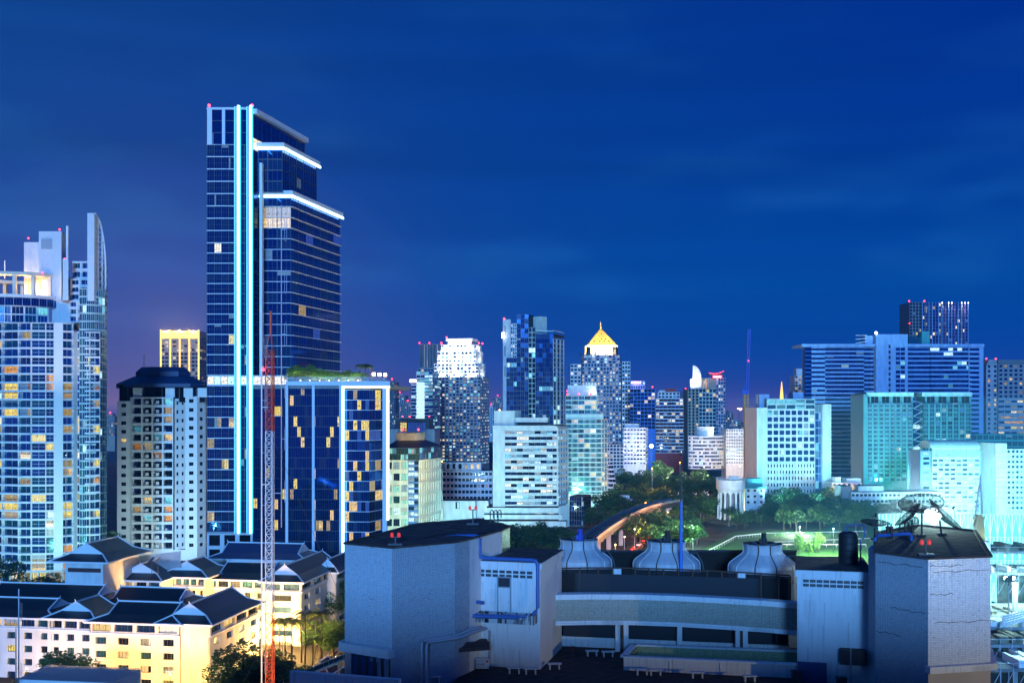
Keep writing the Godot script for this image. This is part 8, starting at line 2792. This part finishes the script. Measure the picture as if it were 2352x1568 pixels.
	haze("lamp_fog", "local fog added for the glow round the blazing lamp behind the dishes", lp, Vector3(9, 9, 9), 0.03)  # added fog gives the lamp its bloom
	floodlight("added unseen floodlight past the right edge of the view, lighting the dish tower's outer face", Vector3(62, 47, -34), Vector3(29, 45, -70.5), lin(1.0, 0.95, 0.55), 520, 15, "lamp_white", 0.5, "floodlights of the building site")  # unseen lamp, added to lighten the outer tiled face
	# driving-range net on a braced steel frame
	var nt := thing("net_fence", "tall braced steel net fence glowing cyan behind the roof", "net fence", Vector3(X(2250, 330), 0, -330))
	for k in 24:
		var u0 := 2020.0 + 17.0 * k
		var a := at(u0, 1300, 330)
		var b := at(u0 + 17, 1300, 330)
		g = Geo.new()
		var yt := Y(1180, 330)
		for x in [a]:
			g.bar(Vector3(x.x, 0, x.z) - nt.position, Vector3(x.x, yt, x.z) - nt.position, 0.3)
		for m in 4:
			var y0 := yt * m / 4.0
			var y1 := yt * (m + 1) / 4.0
			g.bar(Vector3(a.x, y0, a.z) - nt.position, Vector3((a.x + b.x) / 2, y1, a.z) - nt.position, 0.14)
			g.bar(Vector3((a.x + b.x) / 2, y1, a.z) - nt.position, Vector3(b.x, y0, a.z) - nt.position, 0.14)
			g.bar(Vector3(a.x, y1, a.z) - nt.position, Vector3(b.x, y1, a.z) - nt.position, 0.14)
		part(nt, "net_bay", g, M.white_paint)
	g = Geo.new()
	g.quad(at(2020, 1380, 330.3) - nt.position, at(2430, 1380, 330.3) - nt.position, at(2430, 1182, 330.3) - nt.position, at(2020, 1182, 330.3) - nt.position)
	part(nt, "netting", g, M.netting)
	floodlight("green-white floodlight lighting the steel net fence", Vector3(X(2290, 285), 9, -287), at(2290, 1250, 330), lin(0.4, 1.0, 0.95), 6000, 75, "lamp_cyan", 0.5)
	# local fog added to give the cyan glow over the site
	var hz := FogVolume.new()
	hz.name = "site_fog"
	hz.size = Vector3(150, 62, 190)
	hz.position = Vector3(X(2420, 300), 32, -300)
	var hm := FogMaterial.new()
	hm.density = 0.0009
	hm.albedo = Color(0.6, 0.97, 1)
	hz.material = hm
	add_child(hz)
	hz.set_meta("kind", "stuff")
	hz.set_meta("label", "pale cyan fog added for the glow over the building site")
	# piling rig
	var c := thing("piling_rig", "brown piling rig with a short lattice leader above the site", "crane", Vector3(X(2249, 240), 0, -240))
	d = 240.0
	g = Geo.new()
	g.bar(at(2241, 1180, d) - c.position, at(2251, 1112, d) - c.position, 0.25); g.bar(at(2257, 1180, d) - c.position, at(2253, 1112, d) - c.position, 0.25)
	for k in 6: g.bar(at(2241 + 1.5 * k, 1180 - 10 * k, d) - c.position, at(2257 - 0.5 * k, 1175 - 10 * k, d) - c.position, 0.14)
	g.bar(at(2252, 1112, d) - c.position, at(2253, 1090, d) - c.position, 0.2)
	part(c, "lattice_leader", g, M.steel)
	g = Geo.new()
	var c0 := at(2249, 1215, d) - c.position
	g.prism([Vector2(c0.x - 1.0, c0.z + 0.8), Vector2(c0.x + 1.0, c0.z + 0.8), Vector2(c0.x + 0.8, c0.z - 0.8), Vector2(c0.x - 0.8, c0.z - 0.8)], c0.y - 2.5, c0.y + 0.5)
	for k in 3: g.box(c0 + Vector3(-0.95 + 0.18 * k, 0.5 + 0.9 * k, -0.7), c0 + Vector3(0.95 - 0.18 * k, 1.4 + 0.9 * k, 0.7))
	g.bar(c0 + Vector3(-1.3, 2.4, 0), c0 + Vector3(1.3, 2.4, 0), 0.5)
	part(c, "rig_body", g, M.crane_yellow)
	g = Geo.new()
	g.box(Vector3(c0.x - 1.8, 0, c0.z - 1.8), Vector3(c0.x + 1.8, c0.y - 2.5, c0.z + 1.8))
	part(c, "rig_tower", g, M.steel)

func near_trees() -> void:
	var r := RandomNumberGenerator.new()
	r.seed = 9
	for q in [[560, 214, 15.0, 6, "big dark leafy tree at the foot of the red and white mast"], [622, 217, 13.0, 5, "dark leafy tree just behind the lattice mast"], [650, 222, 11.0, 6, "smaller leafy tree beside the red-tiled pavilion"], [130, 205, 15.5, 5, "airy tree before the hotel's shaded front range"], [768, 262, 10.0, 5, "round bush-like tree at the hotel's end wall beside the tiled tower"], [735, 270, 9.0, 6, "leafy tree in front of the hotel's white end wall"], [780, 300, 15.0, 5, "tall tree squeezed between the hotel and the tiled tower"], [428, 300, 14.0, 6, "dark tree behind the ribbed screen on the hotel roof"], [445, 306, 11.0, 5, "dark tree at the foot of the grey-white apartment block"], [120, 318, 13.0, 5, "lit tree beside the condominium's glowing ground floor"], [12, 300, 20.0, 6, "dark creeper-covered tree at the left edge of the view"], [252, 400, 16.0, 6, "green lit tree in the gap between the two apartment towers"]]:
		tree("leafy_tree", q[4], protos[q[3]], Vector3(X(q[0], q[1]), 0, -q[1]), q[2], r.randf() * TAU, "leafy trees round the hotel", 1.25 if q[2] < 16 else 0.8)
	var ps := [[655, 256, 10.5], [668, 250, 11.5], [692, 258, 9.8], [700, 252, 12.5], [722, 262, 11.0], [738, 258, 11.8], [640, 262, 9.0], [715, 246, 8.0]]
	for k in ps.size():
		palm("garden_palm", ["palm left of the cream end wall", "palm close behind the lattice mast", "short palm before the cream wall", "tallest palm before the cream wall", "palm by the hotel's window wall", "palm nearest the street", "low palm in the hotel's court", "small palm before the red-tiled pavilion"][k], Vector3(X(ps[k][0], ps[k][1]), 0, -ps[k][1]), ps[k][2], 60 + k, "palms in the hotel garden")

# ------------------------------------------------------------------ camera, sky, fill light
func sky_panorama() -> ImageTexture:
	var w := 1024
	var h := 512
	var f := FastNoiseLite.new()
	f.seed = 4
	f.frequency = 1.0
	f.fractal_octaves = 4
	var im := Image.create(w, h, false, Image.FORMAT_RGBF)
	for y in h:
		var el := (0.5 - (y + 0.5) / h) * 180.0
		for x in w:
			var az := (x + 0.5) / w * 360.0
			if az > 180.0: az -= 360.0
			var e := maxf(el, 0.0)
			# deep blue overhead, a little greener to one side, violet towards the city glow on the horizon
			var side := clampf(0.5 - az / 52.0, 0.0, 1.0)
			var c := Vector3(0.0, 0.020, 0.265).lerp(Vector3(0.003, 0.052, 0.250), side)
			c = c.lerp(Vector3(0.0, 0.064, 0.335), exp(-absf(e - 6.0) / 6.5))
			c += Vector3(0.10, 0.042, 0.02) * exp(-e / 0.8)
			# the glow is warmer and higher over the old town
			var n := 0.5 + 0.5 * cos(deg_to_rad(az + 19.0))
			c += Vector3(0.13, 0.045, -0.02) * exp(-e / 4.6) * pow(n, 110.0)
			c += Vector3(0.05, 0.03, 0.0) * exp(-e / 4.0) * pow(n, 50.0)
			var ca := deg_to_rad(az)
			var p := Vector3(sin(ca) * 3.4, e * 0.26, cos(ca) * 3.4)
			var cl := smoothstep(0.0, 0.55, f.get_noise_3dv(p))
			c += Vector3(0.004, 0.028, 0.048) * cl * exp(-absf(e - 9.0) / 9.0)
			var low := f.get_noise_3d(sin(ca) * 0.9, e * 0.5, cos(ca) * 0.9)
			c *= 1.0 + 0.16 * low
			im.set_pixel(x, y, Color(c.x, c.y, c.z))
	return ImageTexture.create_from_image(im)

func _ready() -> void:
	var cam := Camera3D.new()
	cam.name = "camera"
	cam.projection = Camera3D.PROJECTION_FRUSTUM
	cam.near = 0.5
	cam.far = 30000.0
	cam.size = 0.5 * 1568.0 / FOCAL
	cam.frustum_offset = Vector2(0, 0.5 * 151.0 / FOCAL)   # a level camera with the lens shifted up, so that verticals stay upright
	cam.position = Vector3(0, EYE, 0)
	add_child(cam)
	cam.current = true
	var env := Environment.new()
	env.background_mode = Environment.BG_SKY
	var sky := Sky.new()
	var sm := PanoramaSkyMaterial.new()
	sm.panorama = sky_panorama()
	sky.sky_material = sm
	env.sky = sky
	env.background_energy_multiplier = 0.74
	env.tonemap_mode = Environment.TONE_MAPPER_LINEAR
	env.tonemap_exposure = 1.35
	env.fog_enabled = true   # humid city air
	env.fog_density = 0.00008
	env.fog_light_color = Color(0.3, 0.72, 1.0)
	env.volumetric_fog_enabled = true
	env.volumetric_fog_density = 0.0
	env.sdfgi_enabled = true
	env.ssao_enabled = true
	env.ssil_enabled = true
	var we := WorldEnvironment.new()
	we.name = "environment"
	we.environment = env
	add_child(we)
	# low soft fill from behind the balcony, added for the city glow
	var fill_light := DirectionalLight3D.new()
	fill_light.name = "fill_light"
	fill_light.light_energy = 0.95
	fill_light.light_color = lin(0.13, 0.42, 1.0)
	fill_light.light_angular_distance = 7.0
	fill_light.shadow_enabled = true
	fill_light.sky_mode = DirectionalLight3D.SKY_MODE_LIGHT_ONLY
	add_child(fill_light)
	fill_light.look_at_from_position(Vector3.ZERO, Vector3(0.05, -0.168, -1.0), Vector3.UP)

	make_materials()
	make_protos()
	land()
	skyscraper()
	condominium()
	apartments()
	golden_block()
	crown_tower()
	dark_glass_tower()
	banded_office()
	green_condo()
	gold_pyramid_tower()
	row_of_towers()
	low_buildings()
	shade_block()
	rooftop()
	hotel()
	viaduct()
	water_tower()
	cranes_and_site()
	park()
	near_trees()
	masts()
